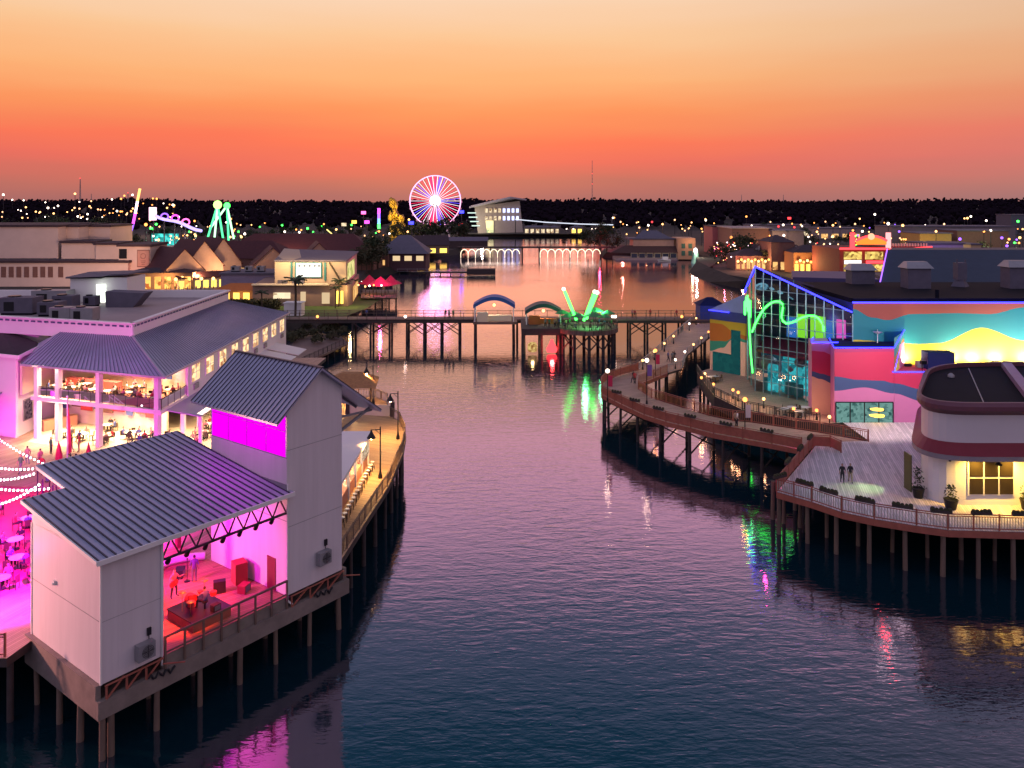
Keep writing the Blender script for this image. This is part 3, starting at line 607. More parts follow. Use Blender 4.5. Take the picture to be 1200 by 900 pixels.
# inner walls: back wall of the balconies and solid right part
def W(mb,p,q,z0,z1,th=.25,m=0): mb.wall((p[0],p[1]),(q[0],q[1]),z0,z1,th,m)
m=MB(); W(m,(-52.4,91.5),(-37.5,86.2),PZ,Z1-.35); m.build('lower_back_wall',CREAM,rs)
m=MB(); W(m,(-52.4,92.2),(-35.0,86.2),Z1,Z2); W(m,(-52.4,84.9),(-52.4,92.2),Z1,Z2); m.build('upper_back_wall',CREAM,rs)
m=MB(); W(m,(-34.9,121.5),(-34.9,84.8),Z1-.2,Z2,.3); W(m,(-34.9,121.5),(-34.9,100),PZ,Z1-.2,.3); W(m,(-75,121.5),(-34.9,121.5),PZ,Z2,.3); o=m.build('side_wall',SIDING,rs)
m=MB(); slab(m,poly_at([(-51.2,84.4),(-34.7,78.5),(-34.7,86.3),(-52.3,92.2)],Z1),.42); m.build('balcony_floor',WHITE,rs)
m=MB(); m.poly(poly_at([(-50.9,84.8),(-35.0,79.0),(-35.0,86.2),(-52.0,91.9)],Z1+.006)); m.build('balcony_carpet',mat('balcony_boards',(.42,.16,.10),.7,var=.2),rs)
m=MB(); m.bar(RL+V(0,.15,Z2-.12),RC+V(-.1,.15,Z2-.12),.3,.36); m.bar(RC+V(-.1,.15,Z2-.12),V(-34.9,121.4,Z2-.12),.3,.36); m.build('eave_beam',WHITE,rs)
m=MB(); m.poly(poly_at([(-52.3,92.2),(-51.2,84.4),(-34.9,78.7),(-34.9,86.2)],Z2-.02)[::-1]); m.build('ceiling',CREAM,rs)
for tt in (0.012,.19,.52,.97):
    p=RL.lerp(RC,tt); m=MB(); m.box((p.x,p.y+.25,PZ),(.5,.5,Z2-PZ-.2),-.35); m.build('column',WHITE,rs)
for y in (84.6,89,93.5,98): m=MB(); m.box((-35.05,y,PZ),(.42,.42,Z1-PZ-.2)); m.build('column',WHITE,rs)
# balustrades of glass with thin rails
m=MB()
for a,b in ((RL,RC),(RC,V(-34.8,84.6,0))):
    m.bar(a+V(0,.2,Z1+1.05),b+V(0,.2,Z1+1.05),.06); n=int((b-a).length/1.5)
    for i in range(n+1): p=a.lerp(b,i/n); m.box(p+V(0,.2,Z1),(.05,.05,1.05))
o=m.build('balcony_rail',STEEL,rs); m=MB()
for a,b in ((RL,RC),(RC,V(-34.8,84.6,0))): m.bar(a+V(0,.2,Z1+.55),b+V(0,.2,Z1+.55),.015,.85)
m.build('glass_panel',GLS,o)
# posters, bar counters, screens inside
for i in range(9):
    ins=MB()
    t_=.08+i*.1; p=V(-52.2,91.3,0).lerp(V(-37.5,86.0,0),t_); ins.box((p.x,p.y-.12,PZ+1.6+.3*(i%2)),(.9+.4*(i%3),.08,.9),-.35,i%3)
    ins.build('wall_picture',[CL['blue'],BRICK,CL['red']],rs); ins=MB(); p=V(-52.2,92.0,0).lerp(V(-35.4,86.0,0),t_); ins.box((p.x,p.y-.12,Z1+1.3+.3*(i%2)),(.8+.4*(i%2),.08,.7),-.35,(i+1)%3); ins.build('wall_picture',[CL['blue'],BRICK,CL['red']],rs)
m=MB(); m.obox((-49.8,88.5,Z1),(7.0,-2.5,0),(.22,.75,0),(0,0,1.05)); m.obox((-48.8,90.6,Z1+1.4),(9,-3.2,0),(.1,.3,0),(0,0,.05)); m.build('upper_bar_counter',mat('red_counter',(.45,.10,.08),.5),rs)
m=MB(); m.obox((-51.2,86.8,PZ),(2.2,2.7,0),(-.6,.5,0),(0,0,1.15)); m.build('lower_bar_counter',mat('tan_counter',(.5,.25,.16),.5),rs)
for i,(x,y,z) in enumerate([(-48.3,90.3,Z1+2.2),(-45,89.2,Z1+2.2),(-37.2,86.5,Z1+2.2)]):
    m=MB(); m.box((x,y-.3,z),(1.1,.1,.65),-.35); m.build('television',E_WINB if i!=1 else BLACKM,rs)
for z,n in ((Z1-.5,5),(Z2-.08,5)):
    for i in range(n):
        p=V(-50.5,87.5,0).lerp(V(-36.5,82.3,0),(i+.5)/n); m=MB(); m.box((p.x,p.y,z-.03),(1.2,.5,.03),-.35); m.build('ceiling_lamp',E_CEIL,rs)
light('dining_lower','AREA',(-43.3,84.8,Z1-.55),4800,(1,.70,.38),14,rot=(0,-.12,-1),size_y=4.5)
light('dining_upper','AREA',(-43.3,85.0,Z2-.15),3200,(1,.73,.42),14,rot=(0,-.12,-1),size_y=4.5)
light('dining_terrace','AREA',(-31.6,88,Z1-.7),2200,(1,.72,.40),5,rot=(0,0,-1),size_y=16)
# right-hand windows, vents and canopies of the side wall
for i in range(9):
    y=86.6+i*4.05; m=MB(); m.box((-34.55,y,9.35),(.1,2.4,2.05)); wd=m.build('window_frame',WHITE,rs)
    m=MB(); m.box((-34.49,y,9.5),(.04,2.1,1.75)); m.build('pane',E_WIN,wd)
    m=MB(); m.box((-34.46,y,9.5),(.04,.06,1.75)); m.box((-34.46,y,10.4),(.04,2.1,.06)); m.build('muntin',WHITE,wd)
    if i%2==0 or i in (5,): m=MB(); m.box((-34.54,y+.2,8.55),(.16,1.2,.6)); m.build('vent_grille',GALV,rs)
m=MB(); slab(m,[V(-34.6,79.5,8.1),V(-31.2,79.5,7.5),V(-31.2,98,7.5),V(-34.6,98,8.1)],.12); m.build('lower_canopy',ROOFM,rs)
for y0 in (101,106.5,112): m=MB(); slab(m,[V(-34.6,y0,8.2),V(-30.2,y0+.2,7.3),V(-30.2,y0+4.6,7.3),V(-34.6,y0+4.8,8.2)],.1); m.build('awning',CLOTHW,rs)
for y in (80,85.5,91,97): m=MB(); m.box((-31.4,y,PZ),(.3,.3,3.75)); m.build('canopy_post',WHITE,rs)
# metal roof
E1,E2,E3=V(-51.9,83.7,11.78),V(-33.9,77.4,11.78),V(-34.3,122.6,11.78)
H1,H2,H3=V(-50.1,88.1,14.5),V(-40.8,85.3,14.5),V(-41.7,116.5,14.5)
m=MB(); m.poly([E1,E2,H2,H1]); m.poly([E2,E3,H3,H2]); m.poly([E1,H1,V(-55,89,12.2)]); m.poly([E3,V(-75,122.6,11.78),V(-75,116.5,14.5),H3]); o=m.build('metal_roof',ROOFM,rs)
m=MB(); seams(m,E1,E2,H2,H1,.55,h=.05,w=.05); seams(m,E2,E3,H3,H2,.6,h=.05,w=.05); m.build('roof_seam',mat('roof_seam_grey',(.16,.16,.24),.45,.3,var=.1),o)
m=MB(); m.bar(E2+V(0,0,.06),H2+V(0,0,.06),.2,.1); m.bar(E1,E2,.1,.2); m.bar(E2,E3,.1,.2); m.build('hip_trim',mat('pale_metal',(.5,.48,.55),.4,.3),o)
# parapet with dentils, flat roof
par=[V(-60.5,91.2,0),V(-40.8,85.3,0),V(-41.7,116.8,0),V(-80,116.8,0)]
m=MB()
for a,b in zip(par,par[1:]): m.wall((a.x,a.y),(b.x,b.y),14.0,15.85,.35); m.bar(a+V(0,0,15.9),b+V(0,0,15.9),.6,.12)
o=m.build('parapet',WHITE,rs); m=MB()
for a,b in zip(par[:3],par[1:3]):
    L_=(b-a).length; n=int(L_/.9); nr=V((b-a).y,-(b-a).x,0).normalized()
    for i in range(n): p=a.lerp(b,(i+.5)/n); q=(b-a).normalized()*.28; m.obox(p+nr*.02-q+V(0,0,15.45),q*2,nr*.06,(0,0,.18))
m.build('dentil',mat('dentil_dark',(.08,.10,.2),.6),o)
m=MB(); m.poly(poly_at([(-95,96),(-60.6,91.6),(-41.1,85.7),(-42,116.6),(-95,116.6)],14.9)); m.build('flat_roof',FLATROOF,rs)
m=MB(); m.prism([(-95,96),(-60.6,91.5),(-53,90.8),(-53,116),(-95,116)],PZ,14.85,0,0,top=False); m.build('rear_block',SIDING,rs)
# pink annex on the left
an=thing('annex_building','pink-lit white annex at the left edge with low dark roof','annex',(-60,88,PZ))
m=MB(); m.wall((-75,93.2),(-52.9,84.6),PZ,12.6,.3); m.wall((-52.9,84.9),(-52.9,92),PZ,12.6,.3); m.build('wall',WHITE,an)
m=MB(); slab(m,[V(-76,93,12.6),V(-52.2,83.9,12.6),V(-52.2,88.3,13.1),V(-60,92.5,14.4),V(-76,98,14.4)],.25); m.build('roof',DROOF,an)
m=MB(); m.bar((-76,93,12.55),(-52.1,83.8,12.55),.12,.35); m.bar((-52.1,83.8,12.55),(-52.1,88.3,13.05),.12,.35); m.build('gutter',WHITE,an)
for z,h in ((9.2,2.0),(5.2,2.3)):
    m=MB(); m.box((-52.85,86.6,z),(.1,1.6,h)); wf=m.build('window_frame',GALV,an); m=MB(); m.box((-52.78,86.6,z+.12),(.04,1.35,h-.24)); m.build('pane',E_WIN2 if z>7 else em('poster',(.5,.25,.3),.5,flick=.5,fs=4,dark=(.05,.02,.05)),wf)
m=MB(); slab(m,[V(-70,82.5,7.2),V(-53.5,78.0,7.2),V(-54.5,84.8,8.6),V(-70,90.3,8.6)],.15); o=m.build('canopy',ROOFM,an); m=MB(); seams(m,V(-70,82.5,7.2),V(-53.5,78.0,7.2),V(-54.5,84.8,8.6),V(-70,90.3,8.6),.6); m.build('canopy_seam',SEAM,o)
for x,y in ((-54,79.0),(-58,80.0)): m=MB(); m.box((x,y,PZ),(.5,.5,3.2)); m.build('canopy_post',WHITE,an)
sr=thing('stair_railing','pink-lit white stair with sloping handrails at the left edge','staircase',(-50,75,PZ))
m=MB()
for i in range(7): m.obox((-53.5-i*.45,74+i*.1,PZ+.001),(.44,0,0),(0,2.6,0),(0,0,.17*(i+1)))
m.build('steps',WHITE,sr); m=MB()
for y in (73.9,76.7):
    for h in (.5,.95): m.bar((-53.2,y,PZ+h),(-56.6,y+.5,PZ+h+1.2),.07)
    for i in range(4): m.bar((-53.3-i*1.05,y+.15*i,PZ),(-53.3-i*1.05,y+.15*i,PZ+1+.4*i),.06)
m.build('handrail',CLOTHW,sr)
light('annex_magenta','AREA',(-57,80.5,7.0),500,MAG,6,rot=(0,.4,-1),size_y=1)
# furniture protos
tb=thing('dining_table',None,'table',(0,0,0)); m=MB(); m.tube((0,0,.72),(0,0,.76),.55,n=12); m.build('table_top',CL['white'],tb); m=MB(); m.tube((0,0,.04),(0,0,.72),.05); m.tube((0,0,0),(0,0,.04),.3); m.build('pedestal',BLACKM,tb); PT=Proto(tb)
ch=thing('dining_chair',None,'chair',(0,0,0)); m=MB(); m.box((0,0,.44),(.44,.44,.05)); m.build('seat',BARK,ch); m=MB(); m.box((0,.21,.46),(.42,.04,.45)); m.build('backrest',BARK,ch)
m=MB(); [m.box((x,y,0),(.04,.04,.45)) for x in (-.19,.19) for y in (-.19,.19)]; m.build('leg_frame',BLACKM,ch); PC=Proto(ch)
cols=list(CL)
def dining(pts,z,where,people=3,s=1):
    for (x,y) in pts:
        PT((x,y,z),0,'round white-topped dining table '+where,'dining tables '+where)
        a0=rnd.uniform(0,2*PI)
        for i in range(4):
            a=a0+i*PI/2+rnd.uniform(-.15,.15); cx,cy_=x+.85*math.cos(a),y+.85*math.sin(a); rz=a-PI/2+PI*1
            rz=a-PI/2
            PC((cx,cy_,z),rz,'dark wooden dining chair at a table '+where,'dining chairs '+where)
            if rnd.random()<people/4: person('sit',(cx,cy_,z),rz,rnd.choice(['red','rose','grey','black','tan','blue','red','white']),'black','person seated at a dining table '+where,'diners '+where)
up=[(-49.4,86.3),(-47.4,85.2),(-44.6,84.3),(-42.6,83.6),(-40.2,82.9),(-37.8,81.9),(-36.3,84.2),(-36.3,80.6),(-40.6,85.6),(-46.6,87.0)]
dining(up,Z1+.01,'on the open upper balcony',3.2)
lo_=[(-47.8,84.6),(-45.2,83.6),(-42.6,82.8),(-40.4,84.2),(-38.0,80.8),(-36.6,82.8),(-44.4,87),(-38.8,83.4),(-36.2,80.0)]
dining(lo_,PZ+.02,'under the balcony on the ground floor',2.8)
dining([(-33.2,81.5),(-32.8,84.4),(-33.4,87.4),(-32.6,90.4),(-33.2,93.5)],PZ+.02,'under the side canopy',3)
plzt=[(-38.2,55.6),(-36.0,57.5),(-33.6,58.6),(-34.0,54.6),(-31.9,55.0),(-40.2,58.8),(-37.4,61.4),(-34.6,62.4),(-41.6,63),(-38.8,65.2),(-35.2,65.6),(-33.2,51.6),(-30.9,52.6)]
dining(plzt,PZ+.02,'on the magenta-lit plaza',2.6)
sp_=[(-45.5,73.5),(-46.4,76),(-44.7,75.2),(-43.4,73.2),(-45.9,79),(-44.2,79.6),(-43.6,79.9),(-42.8,76.6),(-41.7,71.2),(-40.5,73.7),(-47.8,71.8),(-44.4,68.4),(-36.8,69.2),(-38.4,69.9)]
for i,(x,y) in enumerate(sp_): person(rnd.choice(['stand','walk']),(x,y,PZ+.02),rnd.uniform(0,6.28),rnd.choice(cols),rnd.choice(['black','blue','grey','tan']),'person standing or strolling on the magenta-lit plaza','people strolling on the plaza')
# closed parasols, flagpole, string lights
pa=thing('closed_parasol',None,'parasol',(0,0,0)); m=MB(); m.tube((0,0,0),(0,0,2.7),.04); m.lathe((0,0,0),[(.3,0),(.3,.1),(.05,.14)],8); m.build('pole',BLACKM,pa); m=MB(); m.lathe((0,0,.9),[(.28,0),(.33,.25),(.2,1.0),(.04,1.75)],10); m.build('folded_canopy',CLOTHR,pa); PP=Proto(pa)
PP((-42.6,74.6,PZ),0,'folded red parasol standing left of the other at the restaurant steps'); PP((-39.6,74.2,PZ),0,'folded red parasol standing right of the other, nearest the stage roof')
fp=thing('flag_pole','tall white pole with a hanging flag before the balcony','flag pole',(-42.3,75.5,PZ)); m=MB(); m.tube((-42.3,75.5,PZ),(-42.3,75.5,PZ+6.6),.09,.05); m.sphere((-42.3,75.5,PZ+6.65),.12); m.build('pole',WHITE,fp); m=MB()
m.add([(-42.25,75.5,PZ+6.2),(-42.0,75.4,PZ+4.6),(-41.85,75.45,PZ+1.4),(-42.2,75.5,PZ+1.2)],[[0,1,2,3]]); m.build('flag',CLOTHR,fp)
def string_light(a,b,lbl,n,sag=1.2):
    a,b=Vector(a),Vector(b); r=thing('string_light',lbl,'string light',a); w_=MB(); bu=MB(); pts=[]
    for i in range(n+1):
        t_=i/n; p=a.lerp(b,t_)-V(0,0,sag*4*t_*(1-t_)); pts.append(p)
        if 0<i<n: bu.sphere(p-V(0,0,.12),.085,n=6,k=4)
    w_.path(pts,.02,4); w_.build('wire',BLACKM,r); bu.build('bulbs',E_BULB,r)
rp=S(2.0,12.6,11.4); rq=S(-.3,8.4,11.0)
SL=[((-12,505,86),(66,548,58),'string of white bulbs sloping from the pink annex to the stage roof corner',20,.3),((-30,540,70),(58,545,60),'string of white bulbs level with the stage roof corner, second from the top',20,.4),((-30,557,66),(44,552,59),'string of white bulbs crossing above the plaza tables, third from the top',18,.4),
 ((-30,566,62),(62,570,56),'string of white bulbs crossing above the plaza tables, fourth from the top',19,.3),((-30,592,58),(50,563,55.5),'lowest string of white bulbs rising to the stage roof notch',19,.5)]
for i,(p,q_,l,n,sg_) in enumerate(SL):
    A_,B_=P(*p),P(*q_); string_light(A_,B_,l,n,sg_)
    pl_=thing('festoon_pole','thin dark pole carrying the string of bulbs over the plaza','pole',(B_.x,B_.y,PZ),'poles of the plaza string lights'); m=MB(); m.tube((B_.x,B_.y,PZ),(B_.x,B_.y,B_.z+.1),.05,n=6); m.build('pole',BLACKM,pl_)
light('plaza_magenta','SPOT',S(2.2,9.5,10.5)+V(0,0,.2),52000,(1,.0,.78),.4,rot=V(-8,8,-8),spot=R(120))
light('plaza_pink','AREA',(-41,60,9.5),3600,(1,.02,.72),9,rot=(0,0,-1))
light('plaza_front','POINT',(-32,47.5,7.2),220,(1,.05,.85),.4)
light('wall_peach','SPOT',(-46,46,10),34000,(1,.40,.34),.6,rot=V(20,-2,-3),spot=R(60))
light('facade_pink','SPOT',(-48,66,9.5),7000,(1,.26,.66),.6,rot=V(-.1,1,.12),spot=R(110))
# rooftop machines
def hvac(lbl,x,y,sx,sy,h,z=14.9,rz=0,m_=None):
    r=thing('rooftop_unit',lbl,'air conditioner',(x,y,z)); m=MB(); m.box((x,y,z+.25),(sx,sy,h),rz); m.build('casing',m_ or GALV,r); m=MB(); m.box((x,y,z),(sx*.9,sy*.9,.25),rz); m.build('curb',RUBBER,r)
    m=MB(); m.tube((x-sx*.2,y,z+h+.25),(x-sx*.2,y,z+h+.4),min(sx,sy)*.3,n=12); m.build('fan_ring',BLACKM,r); m=MB(); c_,s_=math.cos(rz),math.sin(rz); p=V(x+s_*sy*.5,y-c_*sy*.5,z+.5); m.obox(p+V(-c_*sx*.35,-s_*sx*.35,0),(c_*sx*.3,s_*sx*.3,0),(s_*.03,-c_*.03,0),(0,0,h*.6)); m.build('grille',BLACKM,r)
    return r
hvac('dark boxy rooftop unit second from the left on the flat roof',-52.6,93.0,2.4,1.6,1.5)
hvac('grey louvred rooftop unit nearest the parapet',-49.8,92.6,2.6,1.7,1.5)
hvac('wide rooftop unit with slanted hood at the left edge',-61.5,99.5,4.2,2.4,1.9,m_=SLATE)
hvac('dark rooftop unit behind the louvred one',-56.8,98,2.6,2,1.5,m_=SLATE)
hvac('small dark rooftop unit beside the white shed',-58.2,103.6,2.6,2,1.6,m_=SLATE)
hvac('rooftop condenser low in front of the white shed door',-56.4,106.5,1.6,1.4,1.2,m_=SLATE)
hvac('pale rooftop unit with three lit vents far left',-63,109,4.8,2.2,1.7)
hh=thing('exhaust_hood','large dark slanted exhaust hood on the flat roof','exhaust hood',(-51,107,14.9)); m=MB(); m.add([(-54,105.5,14.9),(-50.4,105.5,14.9),(-48.8,105.5,16.8),(-54.1,105.5,17.0),(-54,108,14.9),(-50.4,108,14.9),(-48.8,108,16.8),(-54.1,108,17.0)],[[0,1,2,3],[7,6,5,4],[1,5,6,2],[0,3,7,4],[3,2,6,7]]); m.build('hood',SLATE,hh)
shd=thing('rooftop_shed','white shed with sloping grey roof and lit doorway on the flat roof','shed',(-54,112,14.9))
m=MB(); m.prism([(-61.5,110.5),(-53.6,110.5),(-53.6,116),(-61.5,116)],14.92,18.4); m.build('wall',WHITE,shd); m=MB(); slab(m,[V(-61.9,110,18.5),V(-57,110,18.5),V(-55.6,110,18.9),V(-53.2,110,19.0),V(-53.2,116.4,19.0),V(-61.9,116.4,18.7)],.2); m.build('roof',SLATE,shd); m=MB(); m.box((-57.2,110.48,14.95),(1.3,.06,2.5)); m.build('lit_door',em('door_light',(.85,.95,.8),2.4),shd)
light('shed_lamp','POINT',(-57,109.4,17.2),45,(.9,1,.85),.15)
# ------------------------------------------------------------------ right deck: terrace, ramp, lower terrace
tpts=[(23.0,68.9),(25.2,66.6),(26.8,64.4),(28.8,63),(31.5,61.7),(33.5,60.9),(39.2,60.5),(75,60.5),(75,95),(44,95),(37.8,92),(37.6,83.6),(31.9,83.0),(30.9,81.2)]
m=MB(); m.prism(tpts,PZ-.35,PZ,1,0); td=tag(m.build('terrace_boardwalk',[TERR,TIMBERD]),'wide timber terrace in front of the round pavilion',None,None,'structure')
fr=tpts[:8]
m=MB()
for a,b in zip(fr,fr[1:]): m.bar(V(*a,PZ-.28),V(*b,PZ-.28),.12,.5)
m.bar(V(*tpts[0],PZ-.28),V(*tpts[-1],PZ-.28),.12,.5); m.build('edge_beam',REDWOOD,td)
pl=[]
for p in along([(x+.3,y+.35) for x,y in fr],2.6): pl+= [p,(p.x+.5,p.y+3.2)]
pl+=[(24.5,71.5),(26.6,74.6),(28.6,77.8),(30.6,80.5)]
piles(td,pl,PZ-.3,.17,TIMBER)
railing('redwood railing with pale balusters along the terrace front over the water',[V(x,y+.1,PZ) for x,y in fr],1.2,REDWOOD,mat('pale_baluster',(.40,.36,.32),.7),2.1,bal=.2)
railing('pink-lit redwood railing on the angled left edge of the terrace',[V(23.1,69.1,PZ),V(30.7,81.1,PZ)],1.2,REDWOOD,None,2.0,panel=REDWOOD)
railing('short boxed redwood railing at the inner corner where ramp meets terrace',[V(31.0,81.6,PZ),V(32.6,81.3,PZ),V(33.0,79.6,PZ)],1.2,REDWOOD,None,1.2,panel=REDWOOD)
fb=[(23.3,69.0,30),(24.8,67.3,-45),(26.1,65.4,-50),(28.2,63.4,-35),(30.6,62.2,-25),(33.1,61.2,-15),(36.0,60.85,0),(39.0,60.65,0),(43,60.6,0)]
for x,y,a in fb+[(25.3,72.8,57),(27.9,76.8,57),(30.2,80.4,57)]:
    r=thing('flower_box','dark planted flower box hung along the terrace railing','flower box',(x,y,PZ+1.15),'flower boxes on the terrace railing'); m=MB(); m.box((x,y,PZ+1.2),(1.5,.3,.22),R(a)); m.build('trough',TIMBERD,r)
    m=MB(); [m.sphere((x+math.cos(R(a))*q,y+math.sin(R(a))*q,PZ+1.45),rnd.uniform(.14,.22),n=6,k=4) for q in (-.6,-.3,0,.3,.6)]; m.build('plants',LEAF2,r)
outer=[(18.8,118.2),(15.7,114.9),(13.2,111.6),(12.2,108.5),(11.7,103.7),(13.6,98.5),(15.6,93.7),(17.6,90.8),(19.9,88.4),(21.9,86.2),(24.5,84.3),(27,82.5),(29.4,80.6)]
inner=[(37.4,83.3),(33.5,86.5),(27.3,90.5),(25.4,91.2),(23.1,93.4),(20.7,97.2),(17.9,101.7),(16.95,106.5),(17.5,109.5),(22.8,116.6)]
m=MB(); m.prism(outer+[(30.85,81.3),(31.9,83.0)]+inner,PZ-.3,PZ-.004,1,0); rd=tag(m.build('curved_boardwalk',[RAMPB,TIMBERD]),'curving boardwalk over the water to the terrace',None,None,'structure')
m=MB()
for a,b in list(zip(outer,outer[1:]))+list(zip(inner,inner[1:])): m.bar(V(*a,PZ-.25),V(*b,PZ-.25),.14,.5)
m.build('edge_beam',REDWOOD,rd)
ops=along(outer[2:],4.2); piles(rd,[(p.x+.35,p.y+.2) for p in ops],PZ-.3,.17,TIMBERD); piles(rd,[(p.x-.2,p.y-.4) for p in along(inner,4.2)],PZ-.3,.17,TIMBERD)
for p in ops[1:-1]: bx=MB(); q=V(p.x+4.0,p.y+3.2,0); bx.bar(V(p.x+.35,p.y+.2,PZ-.8),V(q.x,q.y,.6),.13); bx.bar(V(p.x+.35,p.y+.2,.6),V(q.x,q.y,PZ-.8),.13); bx.build('cross_brace',TIMBERD,rd)
railing('redwood railing on the outer curve of the boardwalk',[V(*p,PZ) for p in outer],1.2,REDWOOD,None,2.2,panel=REDWOOD)
railing('orange-lit slatted railing on the inner curve of the boardwalk',[V(*p,PZ) for p in inner],1.2,REDWOOD,mat('amber_stain',(.34,.13,.05),.6,var=.2),2.2,bal=.22)
for p in along([(x-.1,y-.1) for x,y in outer[4:]],4.4)[1:]:
    r=thing('flower_box','dark planted flower box hung on the outer curved boardwalk railing','flower box',(p.x,p.y,PZ+1.15),'flower boxes on the curved railing'); m=MB(); m.box((p.x,p.y,PZ+1.18),(1.3,.3,.2),R(-42)); m.build('trough',TIMBERD,r); m=MB(); [m.sphere((p.x+.74*q,p.y-.67*q,PZ+1.42),.17,n=6,k=4) for q in (-.6,-.2,.2,.6)]; m.build('plants',LEAF2,r)
walk=[(18.8,118.2),(22.8,116.6),(25.6,119.6),(28.6,130),(42.5,160),(44,164),(37,164)]
m=MB(); m.prism(walk,PZ-.3,PZ-.008,1,0); wk=tag(m.build('rising_boardwalk',[RAMPB,TIMBERD]),'boardwalk between the curve and the long bridge',None,None,'structure'); piles(wk,[(20+i*3.4,121+i*8) for i in range(6)]+[(23.2+i*3.4,120+i*8) for i in range(6)],PZ-.3,.17,TIMBERD)
railing('pale metal railing on the left of the boardwalk to the bridge',[V(18.9,118.4,PZ),V(36.8,163.5,PZ)],1.2,GALV,GALV,3,bal=.8)
railing('pale metal railing on the right of the boardwalk to the bridge',[V(23,117,PZ),V(25.7,119.8,PZ),V(28.7,130.2,PZ),V(42.4,159.6,PZ)],1.2,GALV,GALV,3,bal=.8)
low=[(31,121),(27.3,117),(26.9,112.7),(26.2,102.8),(27.9,96),(32.2,91.5),(35.0,90.2),(37.4,90.4),(37.4,104),(33,116)]
m=MB(); m.prism(low,PZ-1.6,PZ-.002,1,0); lt=tag(m.build('aquarium_terrace',[RAMPB,TIMBERD]),'dark paved terrace at the foot of the glass hall',None,None,'structure'); piles(lt,[(p.x+.6,p.y+.6) for p in along(low[1:7],3.5)],PZ-1.6,.2,TIMBERD)
railing('thin dark railing round the curved terrace edge below the glass hall',[V(*p,PZ) for p in low[1:7]],1.15,STEEL,STEEL,1.8,bal=.4)

GZ=2.6
# lamps: globe posts with banners, bollards
def globe_lamp(loc,lbl,h,col=E_ORNG,banner=None,z=PZ,pw=260,lc=(1,.5,.2),grp='globe lamps on the boardwalks'):
    x,y=loc; r=thing('globe_lamp',lbl,'lamp post',(x,y,z),grp); m=MB(); m.lathe((x,y,z),[(.14,0),(.12,.3),(.06,.5),(.05,h)],8); m.build('post',BLACKM,r); m=MB(); m.sphere((x,y,z+h+.22),.5 if z==GZ else .26 if h>2 else .19); m.build('globe',col,r)
    if banner: m=MB(); m.box((x+.35,y,z+h-1.75),(.55,.04,1.4)); m.build('banner',banner,r)
    if pw: light('globe_light','POINT',(x,y,z+h+.22),pw,lc,.26)
    return r
LP=[(G(712,470,DK),'tall globe lamp with red banner at the outer bend of the boardwalk',3.6,E_WHITE,CLOTHR),(G(768,440,DK),'globe lamp with red banner behind the bend of the boardwalk',3.4,E_ORNG,CLOTHR),
    (G(758,473,DK),'tallest globe lamp with violet banner on the curve of the boardwalk',5.2,E_WHITE,CL['violet']),(G(873,507,DK),'globe lamp with white banner on the inner rail in front of the glass hall',3.4,E_ORNG,CL['white'])]
for p,l,h,e,b in LP: globe_lamp((p.x,p.y),l,h,e,b,pw=330,lc=(1,.62,.35) if e==E_WHITE else (1,.45,.15))
bol=[(826,447),(836,460),(865,470),(895,478),(930,490),(957,492),(972,500),(822,452),(859,467)]
for i,(x,y) in enumerate(bol):
    p=G(x,y,DK); globe_lamp((p.x,p.y),'low orange ball lamp on the aquarium terrace',.9,E_ORNG if i%3 else E_WARM,None,pw=150,lc=(1,.5,.22),grp='low ball lamps on the aquarium terrace')
for i in range(7):
    t_=i/6; a=V(19.6,119,0).lerp(V(37.6,162,0),t_); b=V(24.6,119.5,0).lerp(V(41.6,158,0),t_)
    for q in (a,b):
        if rnd.random()<.85: globe_lamp((q.x,q.y),'orange ball lamp along the boardwalk to the bridge',1.15,rnd.choice([E_ORNG,E_WARM,E_WHITE]),None,pw=55,lc=(1,.5,.2),grp='ball lamps along the boardwalk to the bridge')

# ------------------------------------------------------------------ aquarium
aq=thing('aquarium_building','colourful aquarium with wave murals, blue neon edges and a sloping glass hall','aquarium',(45,100,PZ))
def flat(n,c,v=.08,r=.6): return mat('mural_'+n,c,r,var=v,scale=.4)
MU={k:flat(k,c) for k,c in dict(red=(.55,.03,.10),crimson=(.42,.03,.14),slate=(.05,.09,.22),pink=(.62,.20,.42),teal=(.012,.22,.26),yellow=(.62,.52,.04),coral=(.34,.08,.06),orange=(.45,.14,.02),green=(.03,.25,.17),cream=(.70,.42,.32),ochre=(.48,.36,.03),blue=(.03,.06,.28)).items()}
def interp(cp,t):
    for (a,za),(b,zb) in zip(cp,cp[1:]):
        if t<=b:
            k=(t-a)/(b-a) if b>a else 0; k=k*k*(3-2*k); return za+(zb-za)*k
    return cp[-1][1]
def mural(root,p,q,z0,z1,bands,mats,off=.03,n=60,name='mural'):
    # bands: list of boundary curves (control points along 0..1, heights), bottom to top
    p,q=V(p[0],p[1],0),V(q[0],q[1],0); d=q-p; nr=V(d.y,-d.x,0).normalized()*off
    m=MB()
    for i in range(n):
        ta,tb_=i/n,(i+1)/n
        za=[z0]+[min(max(interp(c,ta),z0),z1) for c in bands]+[z1]; zb=[z0]+[min(max(interp(c,tb_),z0),z1) for c in bands]+[z1]
        for k in range(len(za)-1):
            if za[k+1]-za[k]<1e-4 and zb[k+1]-zb[k]<1e-4: continue
            A,B=p+d*ta+nr,p+d*tb_+nr; m.add([A+V(0,0,za[k]),B+V(0,0,zb[k]),B+V(0,0,zb[k+1]),A+V(0,0,za[k+1])],[[0,1,2,3]],k)
    return m.build(name,mats,root)
def hz(y,Y): return HC-(y-HY)/F*Y
